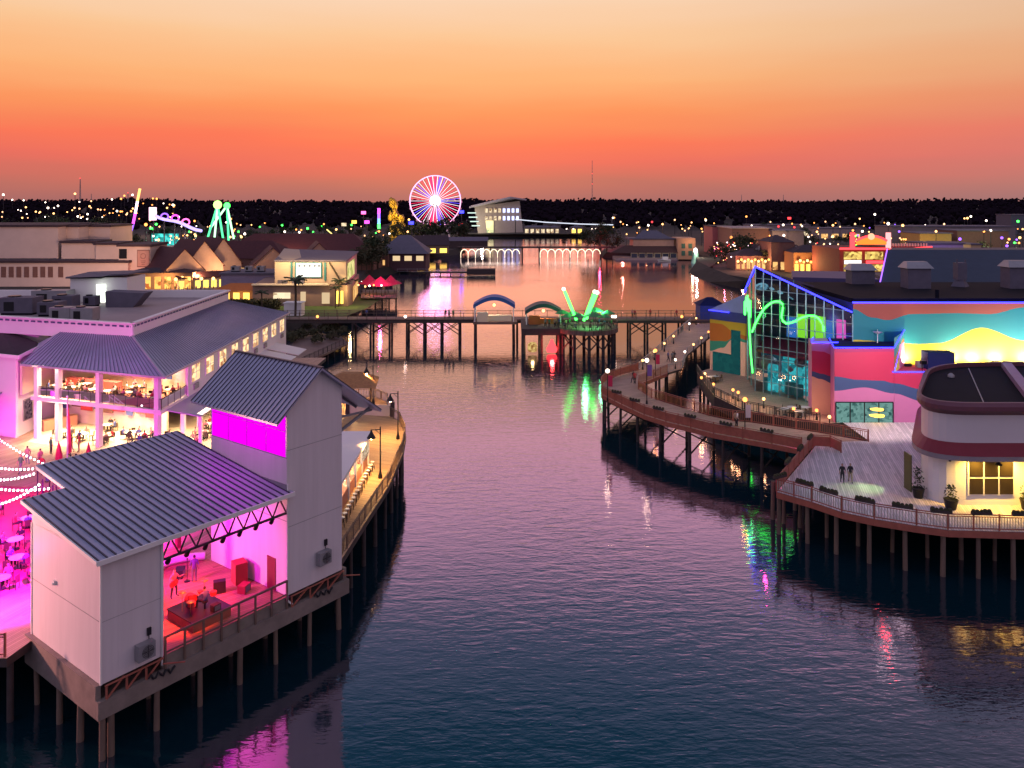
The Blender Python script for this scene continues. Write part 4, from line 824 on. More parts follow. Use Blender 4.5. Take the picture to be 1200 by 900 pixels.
# lower pink walls
zt=12.2
m=MB(); m.prism([(35.5,94.0),(38.6,94.0),(38.6,97.5),(36.4,97.5)],PZ,zt); m.prism([(38.62,97.4),(36.8,90.6),(43.6,90.6),(47.0,95.1),(47.0,97.4)],PZ,zt,0,1); m.build('lower_wall',[MU['pink'],NAVY],aq)
mural(aq,(35.5,94.0),(38.6,94.0),PZ,zt,[[(0,hz(441,94)),(.3,hz(444,94)),(1,hz(452,94))],[(0,hz(435,94)),(.4,hz(438,94)),(.75,hz(441,94)),(1,hz(439,94))],[(0,hz(411,94)),(.4,hz(412,94)),(.8,hz(416,94)),(1,hz(416,94))]],[MU['cream'],MU['slate'],MU['red'],MU['pink']])
Y2=90.6
mural(aq,(36.8,Y2),(43.6,Y2),PZ,zt,[[(0,hz(458,Y2)),(.5,hz(454,Y2)),(1,hz(461,Y2))],[(0,hz(441,Y2)),(.4,hz(445,Y2)),(.8,hz(446,Y2)),(1,hz(449,Y2))],[(0,hz(413,Y2)),(1,hz(412,Y2))]],[MU['pink'],MU['slate'],MU['red'],MU['crimson']])
m=MB(); m.wall((43.65,Y2),(75,Y2),PZ,9.38,.4); m.poly(poly_at([(43.7,Y2),(75,Y2),(75,95.2),(47,95.2)],9.4)); m.build('right_wall',[MU['red'],NAVY],aq)
mural(aq,(43.62,Y2),(75,Y2),PZ,9.5,[[(0,hz(461,Y2)),(.1,hz(470,Y2)),(.3,5),(1,5)],[(0,hz(449,Y2)),(.1,hz(456,Y2)),(.3,hz(470,Y2)),(1,7)]],[MU['pink'],MU['slate'],MU['red']])
mural(aq,(43.6,Y2),(47.0,95.2),9.45,13.4,[[(0,10.0),(1,11.4)],[(0,11.2),(1,12.6)]],[MU['yellow'],MU['orange'],MU['teal']],n=12)
# upper mural wall
Y3=95.2
m=MB(); m.prism([(40.9,Y3),(75,Y3),(75,120),(40.9,120)],9.3,16.8,0,1); m.build('upper_wall',[NAVYW,RUBBER],aq)
def X3(x): return ((x-600)/F*Y3-40.9)/(75-40.9)
mural(aq,(40.9,Y3),(75,Y3),9.35,16.8,[[(0,hz(398,Y3)),(X3(1055),hz(402,Y3)),(X3(1075),hz(403,Y3)),(X3(1100),hz(402,Y3)),(X3(1150),hz(384,Y3)),(X3(1200),hz(399,Y3)),(1,hz(420,Y3))],
  [(0,hz(362,Y3)),(X3(1022),hz(372,Y3)),(X3(1040),hz(375,Y3)),(X3(1068),hz(368,Y3)),(X3(1120),hz(367,Y3)),(X3(1160),hz(368,Y3)),(X3(1200),hz(360,Y3)),(1,hz(358,Y3))]],[MU['yellow'],MU['teal'],MU['coral']],n=110)
m=MB(); m.wall((45.2,95.14),(40.95,95.14),9.36,16.75,.03); m.build('shaded_bay',NAVYW,aq) if False else None
nb=MB()
def neon(mb,pts,r=.07): mb.path([Vector(p) for p in pts],r,6)
neon(nb,[(40.8,Y3-.12,16.9),(75,Y3-.12,16.9)],.09)
neon(nb,[(36.9,97.2,zt+.12),(35.45,93.9,zt+.12),(38.6,93.9,zt+.12)]); neon(nb,[(38.6,96.5,zt+.12),(36.75,Y2-.08,zt+.12),(43.6,Y2-.08,zt+.12),(47,95.05,13.6)]); neon(nb,[(43.4,Y2-.1,9.55),(75,Y2-.1,9.55)]); neon(nb,[(43.75,Y2+.1,9.7),(46.5,94.6,12.8)],.04)
# flood lamps on the lower roof wash the yellow wall
for x in (1064,1122,1147,1174,1210): p=P(x,436,Y3-1.1); MB().box((p.x,p.y,9.45),(.8,.3,.35)).build('flood_light',BLACKM,aq)
for x in (1064,1122,1147,1174,1210): p=P(x,436,Y3-1.0); light('mural_flood','AREA',(p.x,p.y,9.95),620,(1,.84,.5),.8,rot=(0,.6,1),size_y=.2)
m=MB(); p=P(1099,436,93); m.box((p.x,93,9.42),(3.1,1.6,2.0)); m.build('roof_hatch',NAVY,aq)
[MB().box((P(x,430,94).x,93.6,9.45),(.8,.6,.7)).build('roof_vent',GALV,aq) for x in (1076,1165,1178)]
dsh=MB(); c=V(43.4,94.2,13.3)
dsh.lathe(c,[(.02,0),(.35,.06),(.55,.2)],12); dsh.tube((43.4,94.2,12.2),c,.05); dsh.bar(c,c+V(0,0,.5),.03); o=dsh.build('satellite_dish',WHITE,aq)
# glass hall
A,B=V(32.4,105.6,0),V(40.9,95.25,0); za,zb=20.2,15.6; gd=(B-A); gn=V(gd.y,-gd.x,0).normalized()
def onglass(x,y,o=.12):
    dx=(x-600)/F; n=V(gn.x,gn.y,0); k=n.dot(A+gn*o)/(n.x*dx+n.y); return V(dx*k,k,HC-(y-HY)/F*k)
m=MB(); m.add([A+V(0,0,PZ),B+V(0,0,PZ),B+V(0,0,zb),A+V(0,0,za)],[[0,1,2,3]]); LF=V(33.8,115.5,0); m.add([LF+V(0,0,PZ),A+V(0,0,PZ),A+V(0,0,za),LF+V(0,0,15.6)],[[0,1,2,3]]); m.build('glass_wall',GLT,aq)
m=MB(); n=11
for i in range(n+1): q=A.lerp(B,i/n)+gn*.05; m.bar(q+V(0,0,PZ),q+V(0,0,za+(zb-za)*i/n-.1),.11)
for z in (5.3,6.8,8.3,9.8,11.3,12.8,14.3): m.bar(A+gn*.05+V(0,0,z),B+gn*.05+V(0,0,z),.08)
for z,t_ in ((15.8,.95),(17.3,.62),(18.8,.3)): m.bar(A+gn*.05+V(0,0,z),A.lerp(B,t_)+gn*.05+V(0,0,z),.08)
for i in range(4): q=LF.lerp(A,i/3)-V(.05,0,0); m.bar(q+V(0,0,PZ),q+V(0,0,15.5+(za-15.6)*i/3),.1)
m.build('mullions',mat('aqua_mullion',(.25,.45,.5),.4,.3),aq)
D2,D3=V(46,121,15.6),V(36.5,119,15.8)
m=MB(); slab(m,[A+V(0,0,za+.1),B+V(0,0,zb+.1),V(48,112,15.4),V(38,118,18.6),LF+V(0,0,15.7)],.25); m.build('hall_roof',NAVY,aq)
neon(nb,[LF+V(-.1,-.1,15.75),A+V(-.1,-.1,za+.12),B+gn*.15+V(0,0,zb+.12)],.1)
# hall interior: floors, hanging shapes, coloured walls
m=MB(); fi=[A+V(.3,.6,0),B+V(-.1,.5,0),V(48,112,0),V(37,116,0)]
for z in (8.9,): m.prism([(p.x,p.y) for p in fi],z,z+.35)
m.build('mezzanine',mat('mezz_red',(.42,.05,.10),.6),aq)
m=MB(); m.wall((47.9,111),(36.8,117),PZ,15.0,.2); m.build('hall_back_wall',mat('deep_teal_wall',(.03,.12,.20),.7),aq)
m=MB()
EP=[em('panel_lime',(.35,1,.05),.75),em('panel_magenta',(1,.12,.6),.8),em('panel_blue',(.04,.18,.6),.8)]
for i,(t_,dd,z,w_,h) in enumerate([(.42,2,11.4,1.3,3.0),(.86,1.4,12.0,1.7,2.4),(.30,2.4,11.2,1.6,2.6),(.58,2,11.4,1.9,3.0),(.95,1.2,12.4,1.0,1.6),(.68,2.6,11.6,1.0,2.4),(.72,3,9.6,1.2,2.0)]):
    q=A.lerp(B,t_)-gn*dd; m=MB(); m.box((q.x,q.y,z),(w_,.3,h),math.atan2(gd.y,gd.x)); m.build('exhibit_panel',EP[i%3],aq)
TP_=em('teal_fill_panel',(.05,.5,.55),1.0,flick=.5,fs=1.6,dark=(.01,.12,.15))  # glowing panels added to brighten the lower hall in teal
for t_,dd,z,w_,h in ((.12,1.6,PZ,1.4,3.6),(.26,2.4,PZ,2.0,4.2),(.42,2.8,PZ,2.2,3.8),(.56,2.4,PZ,1.6,4.4),(.36,3.0,8.0,5.0,.8)):
    q=A.lerp(B,t_)-gn*dd; m=MB(); m.box((q.x,q.y,z),(w_,.3,h),math.atan2(gd.y,gd.x)); m.build('teal_fill_panel',TP_,aq)
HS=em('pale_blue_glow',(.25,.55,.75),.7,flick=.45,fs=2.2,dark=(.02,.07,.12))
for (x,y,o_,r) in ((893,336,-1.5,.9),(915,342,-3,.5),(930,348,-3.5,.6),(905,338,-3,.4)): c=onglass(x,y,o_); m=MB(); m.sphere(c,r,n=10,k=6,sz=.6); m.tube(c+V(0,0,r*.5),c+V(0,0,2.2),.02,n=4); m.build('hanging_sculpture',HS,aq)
SSP=mat('sea_sculpture_paint',(.30,.24,.30),.5,var=.6,scale=1.2)
for (x,y,o_,r) in ((900,425,-2.5,1.3),(915,430,-3,1.0),(930,432,-3,.9),(938,425,-2.0,.8),(890,430,-2,.6)): MB().sphere(onglass(x,y,o_),r,n=10,k=6,sz=.8).build('sea_sculpture',SSP,aq)
CCL=em('cool_ceiling',(.75,1,.95),4)
for (x,y) in ((905,448),(915,446),(927,446),(935,452),(898,456),(922,455),(910,462)): MB().box(onglass(x,y,-2.5),(.5,.5,.1)).build('ceiling_lamp',CCL,aq)
TC=mat('teal_counter',(.05,.3,.33),.5)
for (x,y,o_) in ((900,466,-2),(912,470,-3),(925,468,-2),(936,474,-1.5),(930,478,-2.2)): q=onglass(x,y,o_); MB().box((q.x,q.y,PZ),(1.0,.7,1.6)).build('counter',TC,aq)
light('hall_teal','POINT',A.lerp(B,.4)-gn*3.2+V(0,0,7.6),2400,(.45,1,.95),.5); light('hall_upper','POINT',A.lerp(B,.6)-gn*3.0+V(0,0,13.6),120,(.7,.5,1),.5); light('hall_pink','POINT',A.lerp(B,.85)-gn*2.5+V(0,0,12),200,(1,.25,.7),.4)
gw=MB(); wv=[(765,437),(780,398),(800,360),(820,328),(840,310),(860,297),(880,292),(897,295),(908,306),(910,322),(906,345),(903,365),(910,385),(925,396),(945,393),(970,385),(1000,368),(1030,360),(1055,361),(1075,370),(1090,390),(1098,412),(1100,432)]
gw.path([onglass(x/4+690,y/4+280,.25) for x,y in wv],.13,6)
gw.path([onglass(x,y,.3) for x,y in ((882,437),(879.5,412),(878,380),(877,350))],.10,6)
for x,y0,y1 in ((873,353,369),(876,346,365),(879,352,372),(874.5,348,360)): gw.path([onglass(x,y0,.5),onglass(x,y1,.5)],.13,6)
gw.build('green_neon_wave',E_GREEN,aq)
light('green_wave_glow','POINT',onglass(878,372,1.6),140,(.1,1,.25),.4)
# wing with orange and green mural
W1,W2_=V(29.7,119,0),V(33.9,114.2,0)
m=MB(); m.prism([(29.7,119),(33.9,114.2),(38,120),(34,126)],PZ,12.6,0,1); m.build('wing_wall',[MU['cream'],NAVY],aq)
mural(aq,W1,W2_,PZ,11.4,[[(0,hz(411,119)),(.35,hz(408,117)),(.6,hz(398,116)),(1,hz(402,114.2))],[(0,hz(399,119)),(.4,hz(400,117)),(.7,hz(394,116)),(1,hz(399,114.2))],[(0,hz(378,119)),(.3,hz(379,118)),(.7,hz(391,115.5)),(1,hz(394,114.2))],],[MU['cream'],MU['green'],MU['orange'],MU['ochre']],off=.04,n=40)
m=MB(); wd=(W2_-W1).normalized(); m.obox(W1-V(wd.y*-.1,0,0)*0+V(-.12,-.12,11.4),(W2_-W1),V(.1,.1,0),(0,0,1.4)); m.build('blue_fascia',NAVYW,aq)
neon(nb,[W1+V(-.25,-.2,12.75),W1.lerp(W2_,.55)+V(-.25,-.2,12.75)],.07)
m=MB(); slab(m,[W1+V(-.1,0,12.8),W2_+V(0,0,12.8),LF+V(0,0,15.5),V(34,125,12.9)],.2); m.build('wing_roof',mat('pale_blue_roof',(.20,.26,.42),.4,.3),aq)
m=MB()
for t0,t1,z0,z1 in ((.58,.82,PZ,10.2),(.08,.58,PZ,6.6)): m.obox(W1.lerp(W2_,t0)+V(-.08,-.08,z0),(W2_-W1)*(t1-t0),V(.05,.05,0),(0,0,z1-z0))
m.build('wing_window',em('teal_window',(.02,.14,.14),.5,flick=.45,fs=1.4,dark=(.015,.10,.11)),aq)
nb.build('blue_neon',E_BLUE,aq)
# shopfront under the pink wall
m=MB(); x0,x1=P(979,490,Y2).x,P(1046,490,Y2).x
m.obox((x0,Y2-.08,PZ),(x1-x0,0,0),(0,.03,0),(0,0,2.3)); sf=m.build('shopfront',em('shop_glow',(.30,.60,.55),.55,flick=.3,fs=3.2,dark=(.03,.13,.13)),aq)
m=MB()
for i in range(5): m.bar((x0+(x1-x0)*i/4,Y2-.12,PZ),(x0+(x1-x0)*i/4,Y2-.12,PZ+2.3),.1)
m.bar((x0,Y2-.12,PZ+2.32),(x1,Y2-.12,PZ+2.32),.1); m.build('frame',BLACKM,sf)
m=MB(); m.lathe((x0+4.6,Y2-.25,PZ+1.5),[(.7,.0),(.75,.12),(.1,.2)],14); m.lathe((x0+4.6,Y2-.25,PZ+.8),[(.8,0),(.85,.12),(.1,.2)],14); m.build('lit_display',E_YEL,sf)
# roofs behind
m=MB(); m.prism([(64,128),(130,128),(130,150),(67,150)],12,15.6); m.add([V(58.4,126,15.4),V(130,126,15.4),V(130,138,20.6),V(65.4,138,20.6)],[[0,1,2,3]]); m.prism([(65.5,138.02),(130,138.02),(130,146),(70,146)],12,20.5); o=m.build('high_roof',mat('blue_black_roof',(.03,.045,.08),.6,var=.2),aq)
m=MB(); m.path([V(58.2,125.8,15.5),V(65.2,137.9,20.7)],.1,5); m.build('violet_neon',E_VIOL,aq)
m=MB(); m.prism([(46,130),(58.3,126),(62,140),(50,142)],10,16.6); m.build('rear_block',mat('violet_roof',(.07,.06,.16),.6),aq)
for x,yb,w_,h,Yh,lbl in ((1073,352,3.2,3.6,112,''),(1192,352,3.4,3.8,112,''),(1008,350,3.4,2.6,118,'')):
    p=P(x,yb,Yh); m=MB(); m.box((p.x,p.y,16.75),(w_,2.2,h*.8)); o=m.build('roof_ventilator',SLATE,aq); m=MB(); c=p; z=16.75+h*.8
    m.add([(p.x-w_/2-.3,p.y-1.4,z),(p.x+w_/2+.3,p.y-1.4,z),(p.x+w_/2+.3,p.y+1.4,z),(p.x-w_/2-.3,p.y+1.4,z),(p.x-w_/2+.2,p.y-.4,z+.9),(p.x+w_/2-.2,p.y-.4,z+.9),(p.x+w_/2-.2,p.y+.6,z+.9),(p.x-w_/2+.2,p.y+.6,z+.9)],[[0,1,5,4],[1,2,6,5],[2,3,7,6],[3,0,4,7],[4,5,6,7],[3,2,1,0]]); m.build('hood',GALV,o)
p=P(1125,348,114); m=MB(); m.lathe((p.x,p.y,16.7),[(1.4,0),(.9,.8),(.8,1.2)],4,sm=False); m.box((p.x,p.y,17.8),(1.3,1.3,2.4)); [m.box((p.x+a*.6,p.y-.3,20.2),(.15,.15,.5)) for a in (-1,1)]; m.build('chimney',SLATE,aq)
m=MB(); m.wall((75,96),(41.2,96),16.81,17.3,.2); m.wall((41.2,96),(41.2,119),16.81,17.3,.2); m.tube((P(1098,350,100).x,100,16.8),(P(1098,350,100).x,100,17.9),.25); m.build('roof_curb',RUBBER,aq)
for x0_,p0 in ((52,(0,0)),(61,(0,0))): light('roof_blue_glow','POINT',(x0_,97.5,18.2),40,(.15,.2,1),.3)

# ------------------------------------------------------------------ round pavilion
pv=thing('round_pavilion','white round-cornered pavilion with maroon canopy and black flat roof','pavilion',(42,74,PZ))
def rounded(pts,rad,n=10):
    out=[]
    for i,p in enumerate(pts):
        p=V(p[0],p[1],0); r=rad[i]
        if r==0: out.append((p.x,p.y)); continue
        a=(V(*pts[i-1],0)-p); b=(V(*pts[(i+1)%len(pts)],0)-p); la,lb=min(r,a.length*.48),min(r,b.length*.48); a=p+a.normalized()*la; b=p+b.normalized()*lb
        for k in range(n+1): t_=k/n; q=a*(1-t_)**2+p*2*t_*(1-t_)+b*t_*t_; out.append((q.x,q.y))
    return out
foot=[(33.6,65.9),(80,65.9),(80,84),(43.5,81.5)]
def grow(e): return rounded([(33.6-e,65.9-e),(80,65.9-e),(80,84),(43.2-e*.4,81.5+e)],[5.0+e,0,0,5])
m=MB(); m.prism(grow(0),PZ,8.0,0); m.build('lower_wall',SIDING,pv)
m=MB(); m.prism(grow(0.02),8.0,11.3,0); m.build('upper_wall',mat('upper_white',(.62,.58,.60),.6,var=.05,scale=.4),pv)
m=MB(); a_,b_=grow(1.5),grow(.05)
m.prism(a_,7.85,8.25,0); m.build('canopy_edge',mat('grey_trim',(.25,.22,.25),.5),pv)
m=MB(); n=len(a_); m.add([(x,y,8.26) for x,y in a_]+[(x,y,8.95) for x,y in b_],[[i,(i+1)%n,n+(i+1)%n,n+i] for i in range(n)]); m.build('canopy',MAROON,pv)
m=MB(); c0,c1,c2=grow(.03),grow(.75),grow(.35)
m.add([(x,y,11.25) for x,y in c0]+[(x,y,11.75) for x,y in c1]+[(x,y,12.1) for x,y in c1]+[(x,y,12.35) for x,y in c2],[[k*n+i,k*n+(i+1)%n,(k+1)*n+(i+1)%n,(k+1)*n+i] for k in range(3) for i in range(n)]); c3=grow(.05); m.add([(x,y,12.35) for x,y in c2]+[(x,y,12.35) for x,y in c3]+[(x,y,11.9) for x,y in c3],[[k*n+i,k*n+(i+1)%n,(k+1)*n+(i+1)%n,(k+1)*n+i] for k in range(2) for i in range(n)]); m.build('cornice',mat('mauve_cornice',(.13,.045,.065),.5,var=.15),pv)
m=MB(); m.poly([(x,y,11.95) for x,y in grow(.04)]); m.build('roof',RUBBER,pv)
m=MB(); m.bar((43.4,65.6,12.25),(50.6,81.2,12.25),.9,.5); m.build('roof_parapet',mat('mauve_parapet',(.28,.16,.28),.5),pv)
m=MB(); m.bar((39.6,66.5,11.97),(46.6,81.0,11.97),.08,.04); m.lathe((42.6,77,11.95),[(.3,0),(.3,.2),(.15,.35),(.05,.4)],10); m.build('roof_vent',GALV,pv)
m=MB(); m.box((39.75,65.87,4.6),(3.9,.1,3.05)); wf=m.build('window',WHITE,pv)
for i in range(3):
    for j in range(2): m=MB(); m.box((38.5+i*1.25,65.8,4.72+j*1.45),(1.1,.06,1.3)); m.build('pane',mat('dark_pane',(.025,.018,.012),.35,spec=.25),wf)
m=MB(); m.box((34.62,69.4,PZ),(.1,1.2,3.2)); m.build('door',mat('olive_door',(.10,.10,.03),.5),pv)
m=MB(); m.tube((39.8,65.8,7.75),(39.8,65.0,7.75),.04); m.lathe((39.8,64.9,7.45),[(.3,0),(.12,.2),(.05,.3)],10); m.sphere((36.2,65.6,7.6),.12); m.build('wall_lamp',BLACKM,pv)
[light('pavilion_warm','SPOT',(x,64.9,7.7),1500,(1,.58,.08),.1,rot=(0,.42,-1),spot=R(150),blend=1) for x in (38.4,41.2,44.4,48,52)]
light('pavilion_green','SPOT',(34.2,70.2,6.9),900,(.55,1,.35),.1,rot=(-1,-.15,-.9),spot=R(50),blend=1); light('pavilion_red','POINT',(33.1,70.4,9.5),45,(1,.03,.05),.2)
light('terrace_wash','AREA',(33.6,69.5,8.9),22,(1,.72,.75),.5,rot=(-1,-.1,-.75),size_y=6)
def planter(lbl,x,y,h,r=.42,kind=0):
    t_=thing('planter',lbl,'planter',(x,y,PZ)); m=MB(); m.lathe((x,y,PZ),[(r*.7,0),(r,.75),(r*1.05,.8),(r*.9,.8),(r*.85,.7)],12); m.build('pot',BLACKM,t_); m=MB(); q=random.Random(int(x*7))
    for i in range(130):
        a=q.uniform(0,6.28); u_=q.random()**.5; zz=q.uniform(.75,h); rr_=r*1.1*u_*(1-.6*(zz-.75)/(h-.6)); c=V(x+rr_*math.cos(a),y+rr_*math.sin(a),PZ+zz); d1=V(q.uniform(-1,1),q.uniform(-1,1),q.uniform(-.3,1)).normalized()*.22; d2=V(-d1.y,d1.x,.02).normalized()*.08
        m.add([c-d2*.3,c+d1*.5+d2,c+d1,c+d1*.5-d2],[[0,1,2,3]])
    m.build('foliage',LEAF,t_)
planter('tall dark potted shrub by the pavilion door',34.6,67.6,2.5,.5); planter('dark pot with leafy plant left of the pavilion window',36.0,65.1,1.9,.55); planter('bushy potted plant right of the pavilion window',42.2,65.0,2.1,.55)
light('pink_wall_fill_spot','SPOT',(41.5,80.3,13.4),5600,(1,.78,.78),.3,rot=(-.15,1,-.38),spot=R(115)); light('rail_pink','POINT',(22.4,70.2,4.6),50,(1,.05,.35),.15); light('rail_pink','POINT',(29.6,81.6,4.6),50,(1,.05,.35),.15); light('wing_wash','SPOT',(24,100,7.5),2600,(1,.78,.55),.4,rot=(7,16,.5),spot=R(60))  # first spot is added to brighten the pink wall
light('mural_fill_spot','SPOT',(64,87.5,10.6),5200,(.95,.95,1),.3,rot=(-1,.55,.28),spot=R(120))  # unseen spot added beyond the right edge to brighten the mural
for nm_,x,y,z in (('wall washer',41.5,80.3,12.6),('mural washer',64,87.3,10.2)):
    fx=thing('added_flood_lamp','added black flood lamp aimed at the aquarium '+('pink wall' if x<50 else 'mural'),'flood lamp',(x,y,min(11.96,z-.4))); m=MB(); m.tube((x,y,min(11.9,z-.8)),(x,y,z),.05); m.build('stem',BLACKM,fx); m=MB(); m.box((x,y-.25,z),(.5,.4,.35)); m.build('housing',BLACKM,fx)  # housings added to go with the two fill spots
# strolling couple and other visitors
person('walk',(29.55,71.0,PZ),R(-15),'black','black','man in dark clothes walking hand in hand on the terrace'); person('walk',(30.35,71.2,PZ),R(-10),'black','tan','woman in a short dark dress walking beside the man on the terrace',s=.97)
for i,(x,y) in enumerate([(742,449),(744,450),(862,500),(864,500),(783,424),(788,425),(790,424)]):
    p=G(x,y,DK); person(['walk','stand'][i%2],(p.x,p.y,PZ),rnd.uniform(0,6),['black','red','tan','white','blue','grey','black'][i],'black',['person in black strolling on the boardwalk bend, left one of a pair','person in red strolling on the boardwalk bend, right one of a pair','person in tan standing at the inner boardwalk rail','person in white standing at the inner boardwalk rail','person in blue at the start of the bridge boardwalk','person in grey at the start of the bridge boardwalk','person in black at the start of the bridge boardwalk'][i])
pts=[(920,486),(928,484),(936,489),(944,484),(832,433+14),(838,447)]
for x,y in pts:
    p=G(x,y,DK); PT((p.x,p.y,PZ),0,'cafe table on the terrace below the glass hall','cafe tables on the aquarium terrace')
    for i in range(3): a=i*2.1+rnd.random(); PC((p.x+.85*math.cos(a),p.y+.85*math.sin(a),PZ),a-PI/2,'cafe chair on the terrace below the glass hall','cafe chairs on the aquarium terrace')
# ------------------------------------------------------------------ long timber bridge
BY,BZ=166.0,4.6
m=MB(); m.obox((-58,BY-2,BZ-.25),(100,0,0),(0,4,0),(0,0,.25)); br=tag(m.build('pier_bridge',[BRB]),'long timber footbridge on braced piles crossing the lake','bridge')
m=MB(); m.obox((-58,BY-2.06,BZ-.75),(100,0,0),(0,.2,0),(0,0,.5)); m.obox((-58,BY+1.85,BZ-.75),(100,0,0),(0,.2,0),(0,0,.5)); m.build('beam',TIMBERD,br)
bents=[P(x,373,BY).x for x in (415,436,458,478,498,518,539,557,606,737,757,778,797,812,824)]
for x in bents:
    for y in (BY-1.7,BY+1.7): MB().tube((x,y,-.6),(x,y,BZ-.3),.24,.2,8).build('pile',TIMBERD,br)
for a,b in ((1,2),(3,4),(4,5),(5,6),(9,10),(10,11),(0,1)):
    for y in (BY-1.95,BY+1.9): m=MB(); m.bar((bents[a],y,BZ-.7),(bents[b],y,1.4),.16); m.bar((bents[a],y,1.4),(bents[b],y,BZ-.7),.16); m.build('cross_brace',TIMBERD,br)
railing('timber railing along the near side of the long bridge',[V(-58,BY-1.95,BZ),V(P(600,373,BY).x,BY-1.95,BZ)],1.35,TIMBER,None,2.0,bal=.9)
railing('timber railing on the near side of the bridge right of the round platform',[V(P(722,373,BY).x,BY-1.95,BZ),V(41.5,BY-1.95,BZ)],1.35,TIMBER,None,2.0)
railing('timber railing along the far side of the long bridge',[V(-58,BY+1.9,BZ),V(41.5,BY+1.9,BZ)],1.35,TIMBER,None,2.6)
def pavilion_arch(lbl,x0,x1,y,z0,zt,matc,under):
    r=thing('arched_shelter',lbl,'shelter',((x0+x1)/2,y,BZ)); n=14; m=MB(); top=[]
    for i in range(n+1):
        t_=i/n; top.append((x0+(x1-x0)*t_,z0+(zt-z0)*math.sin(PI*(.08+.84*t_)) ))
    for (xa,za),(xb,zb) in zip(top,top[1:]): m.add([(xa,y-2.2,za),(xb,y-2.2,zb),(xb,y+2.4,zb),(xa,y+2.4,za)],[[0,1,2,3]]); m.add([(xa,y-2.2,za),(xb,y-2.2,zb),(xb,y-2.2,zb-.75),(xa,y-2.2,za-.75)],[[3,2,1,0]])
    m.build('canopy',matc,r)
    for x in (x0+.3,x1-.3):
        for yy in (y-2,y+2.1): m=MB(); m.box((x,yy,BZ),(.2,.2,z0-BZ+.2)); m.build('post',WHITE,r)
    m=MB(); m.box(((x0+x1)/2,y-.4,BZ),(x1-x0-1.4,1.4,1.15)); m.box((x0+1.9,y-1.6,BZ),(2.2,.9,1.9)); m.build('counter',under,r)
    light('shelter_light','POINT',((x0+x1)/2,y-.8,z0+.5),520,(1,.72,.45),.25); m=MB(); m.sphere(((x0+x1)/2,y-1.2,z0+.4),.3); m.build('lamp',E_WARM,r)
    return r
m=MB(); m.prism([(P(555,375,163).x,160.5),(P(606,375,163).x,160.5),(P(606,375,163).x,164),(P(555,375,163).x,164)],BZ-.5,BZ-.01); sd=tag(m.build('side_deck',[BRB]),'small timber side deck carrying the blue shelter','deck'); piles(sd,[(P(x,375,163).x,161) for x in (558,602)],BZ-.5,.26,TIMBERD)
BLUEC=mat('blue_canvas',(.03,.11,.36),.6,var=.1); DGRN=mat('dark_green_canvas',(.02,.06,.07),.6)
pavilion_arch('arched blue canvas shelter with lit counter on the bridge',P(555,357,162.5).x,P(603.5,357,162.5).x,162.8,7.5,9.7,BLUEC,CREAM)
# round platform
pc=V(14.4,153.5,0); rp_=thing('round_platform','dark timber platform on piles in front of the bridge, lit green on top','platform',(pc.x,pc.y,BZ))
m=MB(); m.lathe((pc.x,pc.y,0),[(6.0,4.0),(6.1,4.0),(6.1,4.85),(6.0,4.86)],28,sm=False); m.build('deck',[BRB],rp_)
m=MB(); m.prism([(1.8,150.5),(9.6,150.5),(9.6,164),(1.8,164)],3.6,4.8); m.build('side_deck',[TIMBERD],rp_)
for i in range(12): a=i*PI/6; MB().tube((pc.x+5.4*math.cos(a),pc.y+5.4*math.sin(a),-.6),(pc.x+5.4*math.cos(a),pc.y+5.4*math.sin(a),4.0),.32,.28,8).build('pile',TIMBERD,rp_)
for x in (2.2,5.5,9): 
    for y in (151,156): MB().tube((x,y,-.6),(x,y,3.6),.4,.35,8).build('pile',TIMBERD,rp_)
for i in range(12):
    a,b=i*PI/6,(i+1)*PI/6; m=MB()
    if i%2==0 or i>6: m.bar((pc.x+5.5*math.cos(a),pc.y+5.5*math.sin(a),3.7),(pc.x+5.5*math.cos(b),pc.y+5.5*math.sin(b),1.0),.2); m.bar((pc.x+5.5*math.cos(b),pc.y+5.5*math.sin(b),3.7),(pc.x+5.5*math.cos(a),pc.y+5.5*math.sin(a),1.0),.2); m.build('cross_brace',TIMBERD,rp_)
railing('dark railing around the round green-lit platform',[V(pc.x+6*math.cos(a*PI/8),pc.y+6*math.sin(a*PI/8),4.86) for a in range(-10,3)],1.2,STEEL,STEEL,2,bal=.6)
pavilion_arch('arched dark green shelter glowing orange inside beside the round platform',P(615,360,158).x,P(658,360,158).x,158,7.0,8.9,DGRN,ORANGE)
ua=thing('umbrella',None,'umbrella',(0,0,0)); m=MB(); m.tube((0,0,0),(0,0,2.5),.04,n=6); m.build('pole',STEEL,ua); m=MB(); m.lathe((0,0,2.1),[(1.35,0),(1.3,.06),(.04,.65)],8,sm=False); m.build('canopy',CL['green'],ua); PU=Proto(ua)
ul=[(10.6,151.5),(12.6,149.6),(15.4,149.4),(17.6,151.2),(18.6,153.8),(16.4,155.8),(12.0,155.6),(9.8,154.4)]
for i,(x,y) in enumerate(ul):
    PU((x,y,4.87),0,'green-lit umbrella table on the round platform','umbrellas on the round platform',1.0+.12*(i%3)); 
    for k in range(2): person('sit',(x+.7*(-1)**k,y-.4,4.87),rnd.uniform(0,6),rnd.choice(cols),'black','visitor seated among the green-lit umbrellas','visitors on the round platform')
sl=thing('slingshot_ride','pair of slanting green-lit arms with bright tips forming a V on the platform','ride',(13.6,152.2,4.86))
for k,(p,q) in enumerate([((675.5,375),(661.5,341)),((684,376),(696,344)),((687,374),(699,345))]):
    A_,B_=P(p[0],p[1],152.2+.3*k),P(q[0],q[1],152.2+.3*k); m=MB(); m.tube(A_,B_,.26,.26,8); m.build('lit_arm',E_GREEN,sl); m=MB(); m.sphere(B_+(B_-A_).normalized()*.4,.34); m.build('tip_lamp',E_WHITE,sl)
